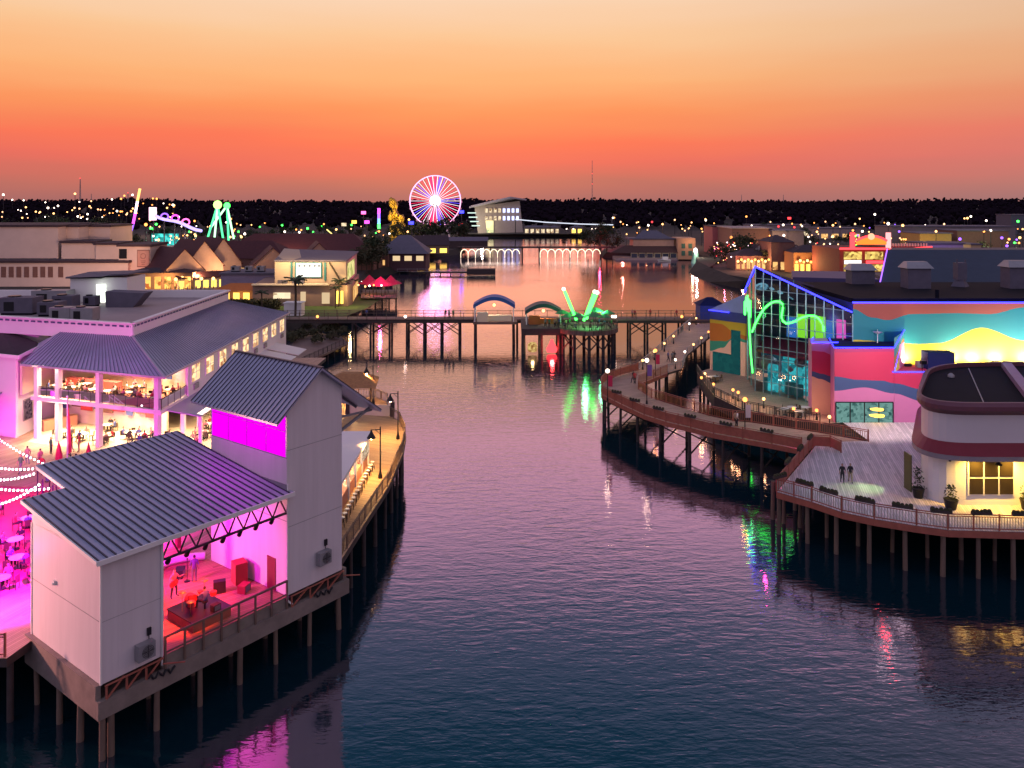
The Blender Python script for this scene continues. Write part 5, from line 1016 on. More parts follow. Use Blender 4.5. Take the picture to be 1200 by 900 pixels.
light('platform_green','POINT',(14,151.5,8.6),1300,(.12,1,.28),.5); light('platform_green','POINT',(17.5,154,8),1200,(.12,1,.35),.5)
ru=thing('glowing_fountain','red glowing fountain display beneath the platform','fountain',(7.6,151.5,0)); m=MB(); m.lathe((7.6,151.3,.3),[(.9,0),(1.1,.6),(.5,1.6),(.2,2.4)],10); m.build('red_glow',E_RED,ru); light('fountain_red','POINT',(7.6,150.2,1.6),900,(1,.05,.04),.4)
yu=thing('glowing_drum','yellow glowing drum display beneath the platform corner','display',(3.9,151.5,.3)); m=MB(); m.lathe((3.9,151.3,.4),[(.8,0),(.95,.4),(.9,1.3),(.6,1.7)],10); m.build('yellow_glow',em('dim_yellow',(1,.7,.25),.8,flick=.4,fs=3,dark=(.3,.1,.02)),yu); light('drum_yellow','POINT',(3.9,150.2,1.6),90,(1,.7,.25),.3)
for i,px in enumerate([522,526,531,527,429,690,741,744,763,793,640,646,651,636]):
    x=P(px,373,BY).x; y=BY-1+rnd.random()*2
    if 630<px<655: y=152.0+rnd.random(); 
    person(['stand','walk'][i%2],(x,y,BZ+.01 if y>160 else 4.81),rnd.uniform(0,6),rnd.choice(cols),'black','person standing or walking on the long timber bridge' if y>160 else 'person in the group beside the dark green shelter','people on the bridge' if y>160 else 'group beside the green shelter')
def ball_light(p,lbl,e,r=.35,pw=0,c=(1,.6,.3)):
    t_=thing('deck_lamp',lbl,'lamp',p,'small lamps on the bridge'); m=MB(); m.box((p[0],p[1],p[2]-.9),(.12,.12,.9)); m.build('stem',STEEL,t_); m=MB(); m.sphere(p,r); m.build('globe',e,t_)
    if pw: light('deck_light','POINT',p,pw,c,r)
for x,e,pw in ((372,E_ORNG,200),(475,E_WHITE,260),(799,E_ORNG,160),(721,E_WHITE,120),(718,E_WHITE,0)): ball_light(P(x,371,BY-2.3),'small bright lamp on the near rail of the long bridge',e,.3,pw)
bh=thing('blue_gatehouse','small blue hut with dark hipped roof at the right end of the bridge','hut',(41,166,BZ)); c=P(829,372,166); m=MB(); m.box((c.x+.5,166,BZ),(5,4,2.9)); m.build('wall',NAVYW,bh); m=MB(); z=BZ+2.9; x=c.x+.5; m.add([(x-2.9,163.6,z),(x+2.9,163.6,z),(x+2.9,168.4,z),(x-2.9,168.4,z),(x-.6,166,z+1.5),(x+.6,166,z+1.5)],[[0,1,5,4],[1,2,5],[2,3,4,5],[3,0,4]]); m.build('roof',NAVY,bh); light('gatehouse_blue','POINT',(x-1,161.5,7.5),90,(.1,.15,1),.3)

# ------------------------------------------------------------------ vegetation protos
def tree_proto(seed,h,w,leafm,n=58):
    q=random.Random(seed); r=thing('tree',None,'tree',(0,0,0)); m=MB(); m.tube((0,0,-.3),(.1,0,h*.45),h*.03,h*.02,7)
    cl=[]
    for i in range(6): a=q.uniform(0,6.28); d_=V(math.cos(a)*w*.32,math.sin(a)*w*.32,h*q.uniform(.55,.85)); m.tube((.1,0,h*.35+.04*i),d_,h*.014,h*.006,5); cl.append((d_,w*q.uniform(.16,.27)))
    m.build('trunk',BARK,r); cl.append((V(0,0,h*.82),w*.26)); m=MB()
    for i in range(n):
        c,rad=q.choice(cl); c=c+V(q.gauss(0,1),q.gauss(0,1),q.gauss(0,.8))*rad*.62; s_=w*q.uniform(.03,.07)
        for k in range(9):
            o=c+V(q.gauss(0,1),q.gauss(0,1),q.gauss(0,1))*s_*1.1; u_=V(q.gauss(0,1),q.gauss(0,1),q.gauss(0,.6)).normalized()*s_; v_=u_.cross(V(q.gauss(0,1),q.gauss(0,1),q.gauss(0,1))).normalized()*s_*.6
            m.add([o-u_,o+v_,o+u_,o-v_],[[0,1,2,3]])
    m.build('crown',leafm,r); return Proto(r)
TP=[tree_proto(3,9,8.5,LEAF,70),tree_proto(5,12,8,LEAF,75),tree_proto(8,7.5,8,LEAF2,60)]
pr_=thing('palm_tree',None,'palm tree',(0,0,0)); m=MB(); m.path([(0,0,-.2),(.1,0,2),(.15,.05,4),(.1,.1,5.6)],.18,7); m.build('trunk',BARK,pr_); m=MB()
for i in range(16):
    a=i*2.4; el=.9-.1*(i%8); pts=[]
    for k in range(6): s_=k*.38; pts.append(V(.1+math.cos(a)*s_*math.cos(el*.6),.1+math.sin(a)*s_*math.cos(el*.6),5.6+s_*math.sin(el)-.22*s_*s_))
    sd_=V(-math.sin(a),math.cos(a),0)
    for k in range(5):
        wd_=.34*(1-abs(k-2)/4.5); p0,p1=pts[k],pts[k+1]
        m.add([p0,p0+sd_*wd_-V(0,0,.18),p1+sd_*wd_*.8-V(0,0,.18),p1],[[0,1,2,3]]); m.add([p0,p1,p1-sd_*wd_*.8-V(0,0,.18),p0-sd_*wd_-V(0,0,.18)],[[0,1,2,3]])
m.build('fronds',LEAF,pr_); PPALM=Proto(pr_)
bs=thing('shrub',None,'shrub',(0,0,0)); m=MB(); q=random.Random(4)
for i in range(260):
    a,b_=q.uniform(0,6.28),q.uniform(0,1.5); rr_=q.uniform(.6,1.1); c=V(math.cos(a)*math.cos(b_)*rr_,math.sin(a)*math.cos(b_)*rr_,math.sin(b_)*rr_*.9); u_=V(q.gauss(0,1),q.gauss(0,1),q.gauss(0,1)).normalized()*.2; v_=u_.cross(c).normalized()*.12; m.add([c-u_,c+v_,c+u_,c-v_],[[0,1,2,3]])
m.build('leaves',LEAF2,bs); PSH=Proto(bs)

TREE_SPOTS=[]
# ------------------------------------------------------------------ left bank, middle distance
GZ=2.6
def house(name,lbl,cx,cy,w_,d_,h,rh,rz=0,wm=BEIGE2,rm=DROOF,lit=0,cat='building',hip=False,win=E_SHOP,z=GZ,over=.4,lh=2.2,big=False,ridge_y=False):
    r=thing(name,lbl,cat,(cx,cy,z)); c_,s_=math.cos(rz),math.sin(rz)
    T=lambda x,y,zz: V(cx+x*c_-y*s_,cy+x*s_+y*c_,z+zz)
    a,b=w_/2,d_/2; m=MB(); m.obox(T(-a,-b,0),V(c_,s_,0)*w_,V(-s_,c_,0)*d_,(0,0,h))
    if not hip and rh>0:
        if ridge_y: m.add([T(-a,-b,h),T(a,-b,h),T(0,-b,h+rh)],[[0,1,2]]); m.add([T(-a,b,h),T(a,b,h),T(0,b,h+rh)],[[2,1,0]])
        else: m.add([T(-a,-b,h),T(-a,b,h),T(-a,0,h+rh)],[[2,1,0]]); m.add([T(a,-b,h),T(a,b,h),T(a,0,h+rh)],[[0,1,2]])
    m.build('wall',wm,r); m=MB(); e=over
    if rh<=0: m.obox(T(-a-e,-b-e,h+.003),V(c_,s_,0)*(w_+2*e),V(-s_,c_,0)*(d_+2*e),(0,0,.5))
    elif hip:
        k=min(a,b)*.9; m.add([T(-a-e,-b-e,h+.02),T(a+e,-b-e,h+.02),T(a+e,b+e,h+.02),T(-a-e,b+e,h+.02),T(-a+k,0,h+rh),T(a-k,0,h+rh)],[[0,1,5,4],[1,2,5],[2,3,4,5],[3,0,4],[3,2,1,0]])
    elif ridge_y:
        dz=rh*e/a
        for sg_ in (-1,1): slab(m,[T(0,-b-e,h+rh+.15),T(sg_*(a+e),-b-e,h-dz+.15),T(sg_*(a+e),b+e,h-dz+.15),T(0,b+e,h+rh+.15)],.2)
    else:
        dz=rh*e/b
        for sg_ in (-1,1): slab(m,[T(-a-e,0,h+rh+.15),T(-a-e,sg_*(b+e),h-dz+.15),T(a+e,sg_*(b+e),h-dz+.15),T(a+e,0,h+rh+.15)],.2)
    m.build('roof',rm,r)
    for i in range(lit):
        ww=w_/lit*.62; x=-a+w_*(i+.5)/lit; m=MB(); m.obox(T(x-ww/2,-b-.06,.5 if lh<h else .2),V(c_,s_,0)*ww,V(-s_,c_,0)*.05,(0,0,min(lh,h-.6))); m.build('window',win,r)
    return r
def at(x,Y): return (x-600)/F*Y
lw=MB(); lp=[G(296,374,GZ),G(372,372,GZ),G(405,371,GZ),G(430,361,GZ),G(444,352,GZ),G(438,345,GZ),G(404,350,GZ),G(300,348,GZ)]; lw.poly([V(p.x,p.y,GZ+.02) for p in lp]); tag(lw.build('lawn',GRASSM),'green lawn bank below the cinema building',None,None,'structure')
ld=MB(); ldp=[G(332,422,1.6),G(352,428,1.6),G(408,402,1.6),G(400,394,1.6),G(352,386,1.6)]; ld.prism([(p.x,p.y) for p in ldp],1.25,1.6); ldo=tag(ld.build('lower_boardwalk',[BRB]),'low dark timber landing beyond the white restaurant',None,None,'structure'); piles(ldo,[(ldp[1].lerp(ldp[2],k/7).x-.4,ldp[1].lerp(ldp[2],k/7).y+.3) for k in range(8)],1.3,.15,TIMBERD)
railing('dark slatted railing on the low landing beyond the restaurant',[ldp[1]+V(-.1,.1,0),ldp[2]+V(-.2,.1,0)],1.1,TIMBERD,TIMBERD,2,bal=.5)
# cinema
cb=thing('cinema_building','sand-coloured flat-roofed building with a big white lit screen on its front','building',(-51,210,GZ))
m=MB(); m.prism([(at(322,201),201),(-42.1,201),(-45,230),(-66,230)],8,14.0); m.add([V(at(322,201),201,14),V(at(345,201),201.0,14.05),V(-42.1,201,14.0),V(-45,230,13.6),V(-66,230,15.4)],[[0,1,2,3,4]]); m.build('upper_wall',BEIGE2,cb)
m=MB(); slab(m,[V(at(321,200.6),200.6,14.1),V(-41.8,200.6,14.1),V(-44.6,231,14.5),V(-66,231,15.2)],.3); m.build('roof',SLATE,cb)
m=MB(); m.prism([(at(296,200),200),(at(386,200),200),(-41.5,199.5),(-41.0,203),(-44.5,231),(-70,231)],GZ,7.9); m.build('podium_wall',mat('mauve_brown_wall',(.26,.17,.14),.8,var=.15),cb)
m=MB(); m.box((at(340,199.4),199.8,7.9),(at(386,200)-at(296,200),1.2,.35)); m.build('ledge',CREAM,cb)
m=MB(); m.obox((at(345.5,200.8),200.75,hz(325.5,200.8)),(at(377.5,200.8)-at(345.5,200.8),0,0),(0,.2,0),(0,0,3.9)); fr_=m.build('screen_frame',mat('teal_frame',(.03,.16,.18),.5),cb)
m=MB(); m.obox((at(347,200.8),200.68,hz(324.5,200.8)),(at(376,200.8)-at(347,200.8),0,0),(0,.05,0),(0,0,3.5)); m.build('screen',E_SCREEN,fr_)
[MB().box((at(x,200),199.9,12.6),(.35,.5,.3)).build('screen_spotlight',BLACKM,fr_) for x in (351,357,363,369,374)]
[MB().box((at(x,200.7),200.8,9.0),(.5,.2,4.6)).build('pilaster',fr_.data.materials[0],cb) for x in (341.5,381)]
m=MB(); m.bar((at(386,200.8),200.8,13.6),(at(401,200.8),200.8,8.2),.5,.3); m.build('diagonal_brace',BARK,cb)
for x0,x1,y0,y1,e in ((352,358,342,353,None),(377,386,343,356,None),(320,340,343,350,E_WIN2),(394,398,341,356,E_YEL),(399,402,341,356,E_YEL)):
    m=MB(); m.obox((at(x0,199.3),199.4,max(GZ,hz(y1,199.3))),(at(x1,199.3)-at(x0,199.3),0,0),(0,.2,0),(0,0,hz(y0,199.3)-max(GZ,hz(y1,199.3)))); m.build('lit_bay',e or em('soft_bay',(1,.72,.42),.75),cb)
m=MB(); p0,p1=V(-42.3,203.5,0),V(-44.2,222,0); m.add([p0+V(.15,0,8.8),p1+V(.15,0,8.8),p1+V(.15,0,13),p0+V(.15,0,13)],[[0,1,2,3]]); m.build('lit_billboard',em('billboard',(1,.85,.35),1.0,flick=.4,fs=.5,dark=(.25,.3,.05)),cb)
m=MB(); p0,p1=V(-41.0,204,0),V(-43.6,224,0); m.add([p0+V(.15,0,3.2),p1+V(.15,0,3.2),p1+V(.15,0,7),p0+V(.15,0,7)],[[0,1,2,3]]); m.build('side_shopfront',E_SHOP,cb)
[MB().box((at(x,199),200.2,8.26),(1.3,.7,.9)).build('roof_plant',SLATE,cb) for x in (327,332,344,348,352)]
light('cinema_front','AREA',(at(352,196),196.5,15.5),3000,(1,.66,.32),16,rot=(0,.8,-1),size_y=.6); light('cinema_corner','POINT',(-40.2,197.5,7),1600,(1,.68,.25),.4)
house('orange_awning_shop','low shop with orange awning roof and glowing yellow front',at(277,206),210,13,8,3.2,1.6,0,BRICK,ORANGE,5,win=E_YEL,hip=True)
light('awning_glow','POINT',(at(277,202),203,4.5),900,(1,.6,.12),.3)
house('flat_workshop','lavender flat-roofed block with dark plant on top left of the cinema',at(298,222),228,18,14,6.0,0,0,mat('lavender_wall',(.26,.22,.32),.8),SLATE,0)
for x,y,sx in ((272,331,2.4),(288,329,2.0),(302,330,2.2)): p=P(x,y,222); hvac('dark plant box on the lavender workshop roof',p.x,225,sx,1.6,1.3,GZ+6.52)['group']='plant boxes on the workshop roof'
us=thing('utility_shed','small white windowless shed beside the lawn','shed',(at(345,184),184,GZ)); m=MB(); m.box((at(345,184),184,GZ),(4,3,2.9)); m.build('wall',WHITE,us); m=MB(); m.box((at(345,184),184,GZ+2.9),(4.4,3.4,.2)); m.build('roof',WHITE,us)
# hedge and palms
hg=MB(); q=random.Random(9)
for i in range(2200):
    c=V(at(268,196)+q.random()*13,192+q.random()*4,GZ+q.random()*2.4); u_=V(q.gauss(0,1),q.gauss(0,1),q.gauss(0,1)).normalized()*.35; v_=u_.cross(V(q.gauss(0,1),q.gauss(0,1),1)).normalized()*.2; hg.add([c-u_,c+v_,c+u_,c-v_],[[0,1,2,3]])
tag(hg.build('hedge',LEAF2),'long dark clipped hedge in front of the orange shop','hedge')
for x,Y,s_ in ((397,199,1.15),(346,181,1.5),(403,204,1.0),(393,196,.9),(416,214,.9),(307,186,.9)): PPALM((at(x,Y),Y,GZ),rnd.uniform(0,6),'palm tree beside the sand-coloured cinema lawn','palms around the cinema',s_)
for x,y in ((340,395),(352,391),(367,388),(380,385),(392,384),(402,386),(372,396),(390,392),(360,381)): p=G(x,y,GZ); PSH((p.x,p.y,GZ-.6),rnd.uniform(0,6),'dark shrub on the bank below the bridge','shrubs on the left bank',rnd.uniform(1.2,2.0))
# red tents deck
m=MB(); m.prism([(at(426,216),212),(at(468,216),212),(at(466,232),232),(at(424,232),232)],2.9,3.2); rdk=tag(m.build('tent_deck',[BRB]),'timber deck on piles by the red tents',None,None,'structure'); piles(rdk,[(at(x,213),213) for x in (440,448,456,464)],2.9,.2,TIMBERD)
railing('timber railing around the red tent deck',[V(at(428,216),212.1,3.2),V(at(467.5,216),212.1,3.2),V(at(465.5,232),231.5,3.2)],1.2,TIMBER,TIMBER,2,bal=.6)
for i,(x,y,w_,l) in enumerate([(446,222,4.2,'pink-lit red peaked tent nearest the water'),(433,227,3.6,'darker red peaked tent left of the brightest one'),(458,226,3.2,'small red peaked tent at the end of the deck')]):
    t_=thing('tent',l,'tent',(at(x,y),y,3.2)); m=MB(); m.lathe((at(x,y),y,5.6),[(w_,0),(w_*.98,.1),(w_*.45,1.0),(.05,2.4)],8,sm=False); m.build('canopy',CLOTHR,t_)
    for a in range(4): m=MB(); m.tube((at(x,y)+w_*.6*math.cos(a*1.57+.7),y+w_*.6*math.sin(a*1.57+.7),3.2),(at(x,y)+w_*.6*math.cos(a*1.57+.7),y+w_*.6*math.sin(a*1.57+.7),5.8),.06,n=5); m.build('post',STEEL,t_)
light('tent_pink','POINT',(at(446,219),218,9.5),1800,(1,.1,.35),.4); light('tent_orange','POINT',(at(430,217),219,5.0),200,(1,.5,.15),.3)
for i,(x,Y) in enumerate([(428,218),(433,216),(438,214),(441,220),(447,217),(451,222),(420,222),(424,226),(414,220)]): globe_lamp((at(x,Y),Y),'tiny white-orange lamp among the tents and cinema shops',2.4+.4*(i%3),[E_WARM,E_WHITE,E_ORNG][i%3],None,GZ+.4,0,grp='lamps among the tents')
fd=MB(); fd.box((at(525,312),312,.9),(at(548,312)-at(462,312),3,.5)); fd_=tag(fd.build('floating_dock',[TIMBERD]),'long low dark dock reaching out into the lake','dock'); piles(fd_,[(at(x,311),311) for x in range(468,550,12)],1.0,.2,TIMBERD)
m=MB(); m.box((at(564,312),312,.3),(at(581,312)-at(548,312),5,2.2)); m.build('dock_platform',[TIMBERD],fd_); railing('pale thin railing on the dark dock',[V(at(466,312),310.6,1.4),V(at(548,312),310.6,1.4)],1.2,GALV,None,4); railing('dark railing round the dock end platform',[V(at(548,312),309.8,2.5),V(at(580.5,312),309.8,2.5)],1.6,STEEL,None,2)
dh=house('lakeside_house','dark lakeside house with large slate hipped roof and four lit windows',at(471,321),330,19,16,7.0,7.2,0,mat('purple_brown_wall',(.10,.05,.06),.85),SLATE,4,win=em('dim_window',(1,.72,.40),.9),hip=True,over=1.4,z=.8,lh=2.0)
for c in dh.children:
    if c.name.startswith('window'): c.location.z+=3.6
# gabled roofs behind the cinema
for i,(x,Y,w_,d_,h,rh,rz,rm,lbl) in enumerate([(318,262,13,16,5.5,6.0,.35,RROOF,'steep peach-gabled shop, left of the twin gables behind the cinema'),(350,256,12,15,5.0,5.5,.3,RROOF,'peach-gabled shop directly behind the cinema roof'),(372,266,14,16,6,6.8,.3,RROOF,'peach-gabled shop right of the twin gables behind the cinema')]): house('gabled_shop',lbl,at(x,Y),Y,w_,d_,h,rh,rz,mat('peach_gable',(.50,.30,.20),.8),rm,2,ridge_y=True)
house('big_hall','large dark red-roofed hall beyond the gabled shops',at(356,318),318,62,24,6,7.5,-.05,BRICK,RROOF,0,hip=True); house('edge_lit_hall','dark-roofed hall with a glowing yellow roof edge',at(420,330),332,30,20,5,6,-.1,BRICK,RROOF,4,hip=True)
yn=thing('roof_light_strip','glowing yellow strip along a dark roof edge','light strip',(at(384,320),316,12)); m=MB(); m.path([P(383,269,322),P(404,287,316)],.22,5); m.build('strip',em('yellow_strip',(1,.75,.25),2.2),yn)
house('dark_porch_house','dark porch house with glowing yellow gable end by the lake',at(505,405),405,17,12,4.5,4.5,.2,mat('porch_wall',(.2,.14,.1),.8),DROOF,3,win=E_YEL)
house('boathouse','long dark boathouse at the foot of the wheel',at(545,455),452,26,10,4.2,1.8,0,mat('boathouse_wall',(.05,.035,.04),.85),SLATE,0)
# left shops with steep gables
for i,(x,Y,w_,h,rh,l) in enumerate([(202,247,12,5.5,6.5,'leftmost steep red-roofed peach gable shop by the theatre'),(225,254,12,6.5,7.5,'middle steep red-roofed peach gable shop by the theatre'),(247,262,12,6.5,8,'rightmost steep red-roofed gable shop with lit end wall')]): house('steep_gable_shop',l,at(x,Y),Y,w_,20,h,rh,.75,mat('peach_render',(.55,.36,.27),.8),RROOF,3,win=E_SHOP,ridge_y=True)
house('lit_market_hall','open market hall glowing orange and yellow left of the gable shops',at(188,238),240,20,10,5.2,1.2,.1,mat('market_wall',(.35,.2,.12),.8),DROOF,7,win=em('market_glow',(1,.55,.12),1.6,flick=.35,fs=.8,dark=(.4,.08,.02)),hip=True,lh=3.6)
light('market_glow','POINT',(at(190,230),231,6),2600,(1,.55,.2),.5); light('gable_glow','POINT',(at(228,236),238,7),4000,(1,.55,.25),.5); light('gable_glow','POINT',(at(262,246),246,7),3000,(1,.6,.3),.5)
for i in range(9): t_=i/8; p=V(at(215,240),238,0).lerp(V(at(262,256),254,0),t_); m=MB(); 
fl2=house('shop_arcade','low lit arcade of white columns before the gable shops',at(238,240),241,16,5,3.6,1.4,.55,CREAM,RROOF,7,win=E_YEL)
for i,(x,Y) in enumerate([(262,238),(271,232),(266,250),(281,240),(250,232),(236,232),(222,231),(206,230),(290,246),(240,246),(214,236),(228,240),(198,232),(256,244)]): globe_lamp((at(x,Y),Y),'warm globe lamp in the street before the gable shops',3.6,[E_ORNG,E_WARM,E_WARM][i%3],None,GZ,0,grp='globe lamps before the gable shops')
for i in range(14): x=195+i*5; person('stand',(at(x,230+i%4),230+i%4,GZ),rnd.uniform(0,6),rnd.choice(cols),'black','passer-by in the street before the gable shops','people before the gable shops')
house('brown_block','dark red mid-rise roof behind the street lamps',at(290,290),292,34,18,6,6,-.1,BRICK,RROOF,5,hip=True)
q=random.Random(77)
for i in range(9): TREE_SPOTS.append((196+i*11+q.uniform(-3,3),q.uniform(230,247)))
# theatre block
th_=thing('theatre_block','large windowless beige theatre of stacked boxes at the left edge','building',(-150,255,GZ))
def tb_(x0,x1,y0,y1,Y,dp,mm=BEIGE,nm='wall',rf=DROOF):
    X0,X1=at(x0,Y),at(x1,Y); z0,z1=max(GZ,hz(y1,Y)),hz(y0,Y); m=MB(); m.prism([(X0,Y),(X1,Y),(X1+dp*-.1,Y+dp),(X0,Y+dp)],GZ,z1); o=m.build(nm,mm,th_); m=MB(); m.prism([(X0-.5,Y-.5),(X1+.5,Y-.5),(X1+.5-dp*.1,Y+dp),(X0-.5,Y+dp)],z1+.003,z1+.7); m.build('roof_edge',rf,o); return o
tb_(-90,68,266,306,256,30); tb_(68,92,266,306,262,24); tb_(92,129,266,285,270,20); tb_(72,112,285,312,254,12); tb_(112,139,287,312,252,12); tb_(139,176,289,320,248,16); tb_(-90,150,308,340,246,10)
[MB().box((at(x,245.9),245.95,hz(325,246)),(1.5,.1,3.3)).build('shutter',BRICK,th_) for x in (4,13,22,31,41,50,59,71)]
m=MB(); m.box((at(168,247.9),247.9,hz(313,248)),(3.9,.12,5.4)); pn=m.build('poster_frame',BRICK,th_); m=MB(); m.box((at(168,247.9),247.8,hz(312,248)),(3.5,.06,4.9)); pf=m.build('poster_panel',mat('poster_peach',(.50,.28,.22),.8),pn); m=MB(); m.path([(at(168,247.9)+.8*math.cos(a*.52),247.72,hz(300,248)+.8*math.sin(a*.52)) for a in range(12)],.06,4,closed=True); [m.box((at(168,247.9),247.74,hz(306+k*2,248)),(1.6-.3*k,.03,.14)) for k in range(3)]; m.build('emblem',BRICK,pf)
m=MB(); m.box((at(144,247.9),247.9,hz(303,248)),(2.4,.12,3.0)); m.build('dark_window',BLACKM,th_)
light('theatre_red','POINT',(at(168,245),244.5,5.5),260,(1,.12,.12),.3); light('theatre_peach','SPOT',(-108,215,14),42000,(1,.55,.38),1,rot=(-38,40,-2),spot=R(80))
# ------------------------------------------------------------------ far shore: hills, forest, rides
def hz_(Y): 
    k=max(0,min(1,(Y-640)/1100)); return GZ+17*k*k*(3-2*k)
m=MB(); ys=[640,750,860,970,1080,1190,1300,1410,1520,1630,1740,3000,8000]
for a,b in zip(ys,ys[1:]): m.add([(-6000,a,hz_(a)+.05),(6000,a,hz_(a)+.05),(6000,b,hz_(b)+.05),(-6000,b,hz_(b)+.05)],[[0,1,2,3]])
tag(m.build('hills',GROUNDM),'dark rising land below the treeline',None,None,'structure')
ICO=[]; 
_t=(1+5**.5)/2
ICOV=[V(*p).normalized() for p in ((-1,_t,0),(1,_t,0),(-1,-_t,0),(1,-_t,0),(0,-1,_t),(0,1,_t),(0,-1,-_t),(0,1,-_t),(_t,0,-1),(_t,0,1),(-_t,0,-1),(-_t,0,1))]
ICOF=[[0,11,5],[0,5,1],[0,1,7],[0,7,10],[0,10,11],[1,5,9],[5,11,4],[11,10,2],[10,7,6],[7,1,8],[3,9,4],[3,4,2],[3,2,6],[3,6,8],[3,8,9],[4,9,5],[2,4,11],[6,2,10],[8,6,7],[9,8,1]]
m=MB(); q=random.Random(21); vs=[]; fs=[]
for i in range(5200):
    Y=700+1100*q.random()**.8; x=q.uniform(-.78,.78)*Y; z=hz_(Y); hgt=q.uniform(8,15)*(1+.16*math.sin(x*.007+1)+.14*math.sin(x*.019+Y*.01)+.08*math.sin(x*.051)) 
    for k in range(3):
        c=V(x+q.uniform(-3,3),Y+q.uniform(-3,3),z+hgt*(.5+.2*k)-q.random()*2); r=q.uniform(2.2,4.2)*(1.15-.22*k); b=len(vs)
        vs+= [c+V(p.x*r*q.uniform(.7,1.25),p.y*r*q.uniform(.7,1.25),p.z*r*q.uniform(.7,1.3)) for p in ICOV]; fs+= [[b+j for j in f] for f in ICOF]
m.v=vs; m.f=fs; m.m=[0]*len(fs); m.sm=[False]*len(fs)
tag(m.build('forest',FOREST),'dark far-off pine forest along the horizon',None,None,'stuff')
def mast(lbl,x,ytop,Y,w_,lights):
    b=at(x,Y); zb=hz_(Y); zt_=hz(ytop,Y); r=thing('radio_mast',lbl,'radio mast',(b,Y,zb)); m=MB(); n=14; h=zt_-zb
    for dx,dy in ((-1,-1),(1,-1),(1,1),(-1,1)): m.bar((b+dx*w_,Y+dy*w_,zb),(b+dx*w_*.25,Y+dy*w_*.25,zt_),w_*.3)
    for i in range(n): a,c=i/n,(i+1)/n; wa,wc=w_*(1-.75*a),w_*(1-.75*c); m.bar((b-wa,Y-wa,zb+h*a),(b+wc,Y-wc,zb+h*c),w_*.2); m.bar((b+wa,Y-wa,zb+h*a),(b-wc,Y-wc,zb+h*c),w_*.2)
    m.build('lattice',GALV,r)
    for z in lights: m=MB(); m.sphere((b,Y-w_*.5,zb+h*z),w_*.9,n=6,k=4); m.build('beacon',E_RED,r)
mast('tallest thin radio mast on the horizon right of the wheel',694,188,1500,.9,(.5,.72)); mast('lattice radio mast with a red beacon above the theatre',94,209,1500,1.2,(1.0,)); mast('short radio mast with red tip between theatre and rides',150,226,1500,1.0,(1.0,)); mast('thin faint mast above the right-hand town',869,228,1600,.7,()); mast('thin mast above the far right forest',918,228,1600,.7,()); mast('smallest mast beside the lattice mast on the left',107,227,1600,.8,())
# ferris wheel
wr=thing('ferris_wheel','giant ferris wheel lit red, white and blue with a blazing white hub','ferris wheel',(at(510,500),500,GZ)); wc=V(at(510,500),500,hz(235.5,500)); RW=16.0
def ring(r,y=0,n=48): return [wc+V(r*math.cos(2*PI*i/n),y,r*math.sin(2*PI*i/n)) for i in range(n)]
E_WW=em('wheel_white',(1,.75,.85),2.4); E_WR=em('wheel_red',(1,.03,.12),2.2); E_WB=em('wheel_blue',(.16,.08,1),2.4)
m=MB(); m.path(ring(RW),.32,6,closed=True); m.path(ring(RW,1.6),.25,6,closed=True); m.build('rim',em('wheel_rim',(1,.42,.75),2.4),wr)
m=MB()
for i in range(60):
    a=2*PI*i/60; d=V(math.cos(a),0,math.sin(a)); k=(0,1,0,1,0,2)[i%6] if (i//6)%2 else (0,2,0,1,0,1)[i%6]
    m.bar(wc+d*1.5+V(0,(i%2)*1.4,0),wc+d*(RW-.2)+V(0,(i%2)*1.4,0),.30 if k==0 else 1.3,.2,k)
m.build('spokes',[E_WW,E_WR,E_WB],wr)
m=MB(); m.sphere(wc,3.3,n=14,k=10); m.build('hub',em('wheel_hub',(1,.85,.95),7,True),wr)
for i in range(24): a=2*PI*i/24; c=wc+V(math.cos(a)*(RW+.3),.8,math.sin(a)*(RW+.3)); m=MB(); m.sphere(c-V(0,0,.6),.75,n=7,k=5); m.build('gondola',em('gondola_glow',(.9,.35,.6),.5) if i==0 else bpy.data.materials['gondola_glow'],wr)
for s_ in (-1,1):
    for y in (-2.5,3.5): m=MB(); m.tube(wc+V(0,y,0),(wc.x+s_*10,500+y,GZ),.5,.6,7); m.build('support_leg',WHITE,wr)
light('wheel_glow','AREA',wc+V(0,-4,-1),8000,(1,.30,.62),20,rot=(0,-1,-.35))
# other rides
def glowbar(root,name,p,q,r,mm): m=MB(); m.tube(p,q,r,n=6); return m.build(name,mm,root)
pd_=thing('swing_tower','tall leaning ride arm striped orange, violet and white light','ride',(at(153,430),430,GZ)); pts=[P(x,y,430) for x,y in ((150,284),(153,273),(156,262),(158.5,250),(161,236),(164,221))]
for i,mm in enumerate([E_YEL,E_VIOL,E_MAG,em('ride_white',(1,.7,1),3),em('ride_orange',(1,.42,.12),3)]): glowbar(pd_,'lit_segment',pts[i],pts[i+1],.7,mm)
glowbar(pd_,'base_mast',V(pts[0].x,430,GZ),pts[0],.8,STEEL)
co=thing('coaster','long coaster track glowing violet to pink with small loops and a bright tower','roller coaster',(at(200,420),420,GZ)); tr_=[P(180+i*6.2,252+i*2.0+1.2*math.sin(i),420-i*2) for i in range(10)]
m=MB(); m.path(tr_,.8,6); m.build('track',em('coaster_violet',(.45,.35,1),2.2),co); glowbar(co,'tower',P(179,258,420),P(179,243,420),2.0,em('tower_pink',(1,.55,.75),3))
for i in (2,4,6): c=tr_[i]+V(0,0,1.5); m=MB(); m.path([c+V(1.9*math.cos(a*.52),.5,1.6*math.sin(a*.52)) for a in range(12)],.4,5,closed=True); m.build('loop',[E_VIOL,E_MAG,E_PINK][i//2-1],co)
for p in tr_[::2]: m=MB(); m.tube((p.x,p.y,GZ),p,.35,n=5); m.build('support',STEEL,co)
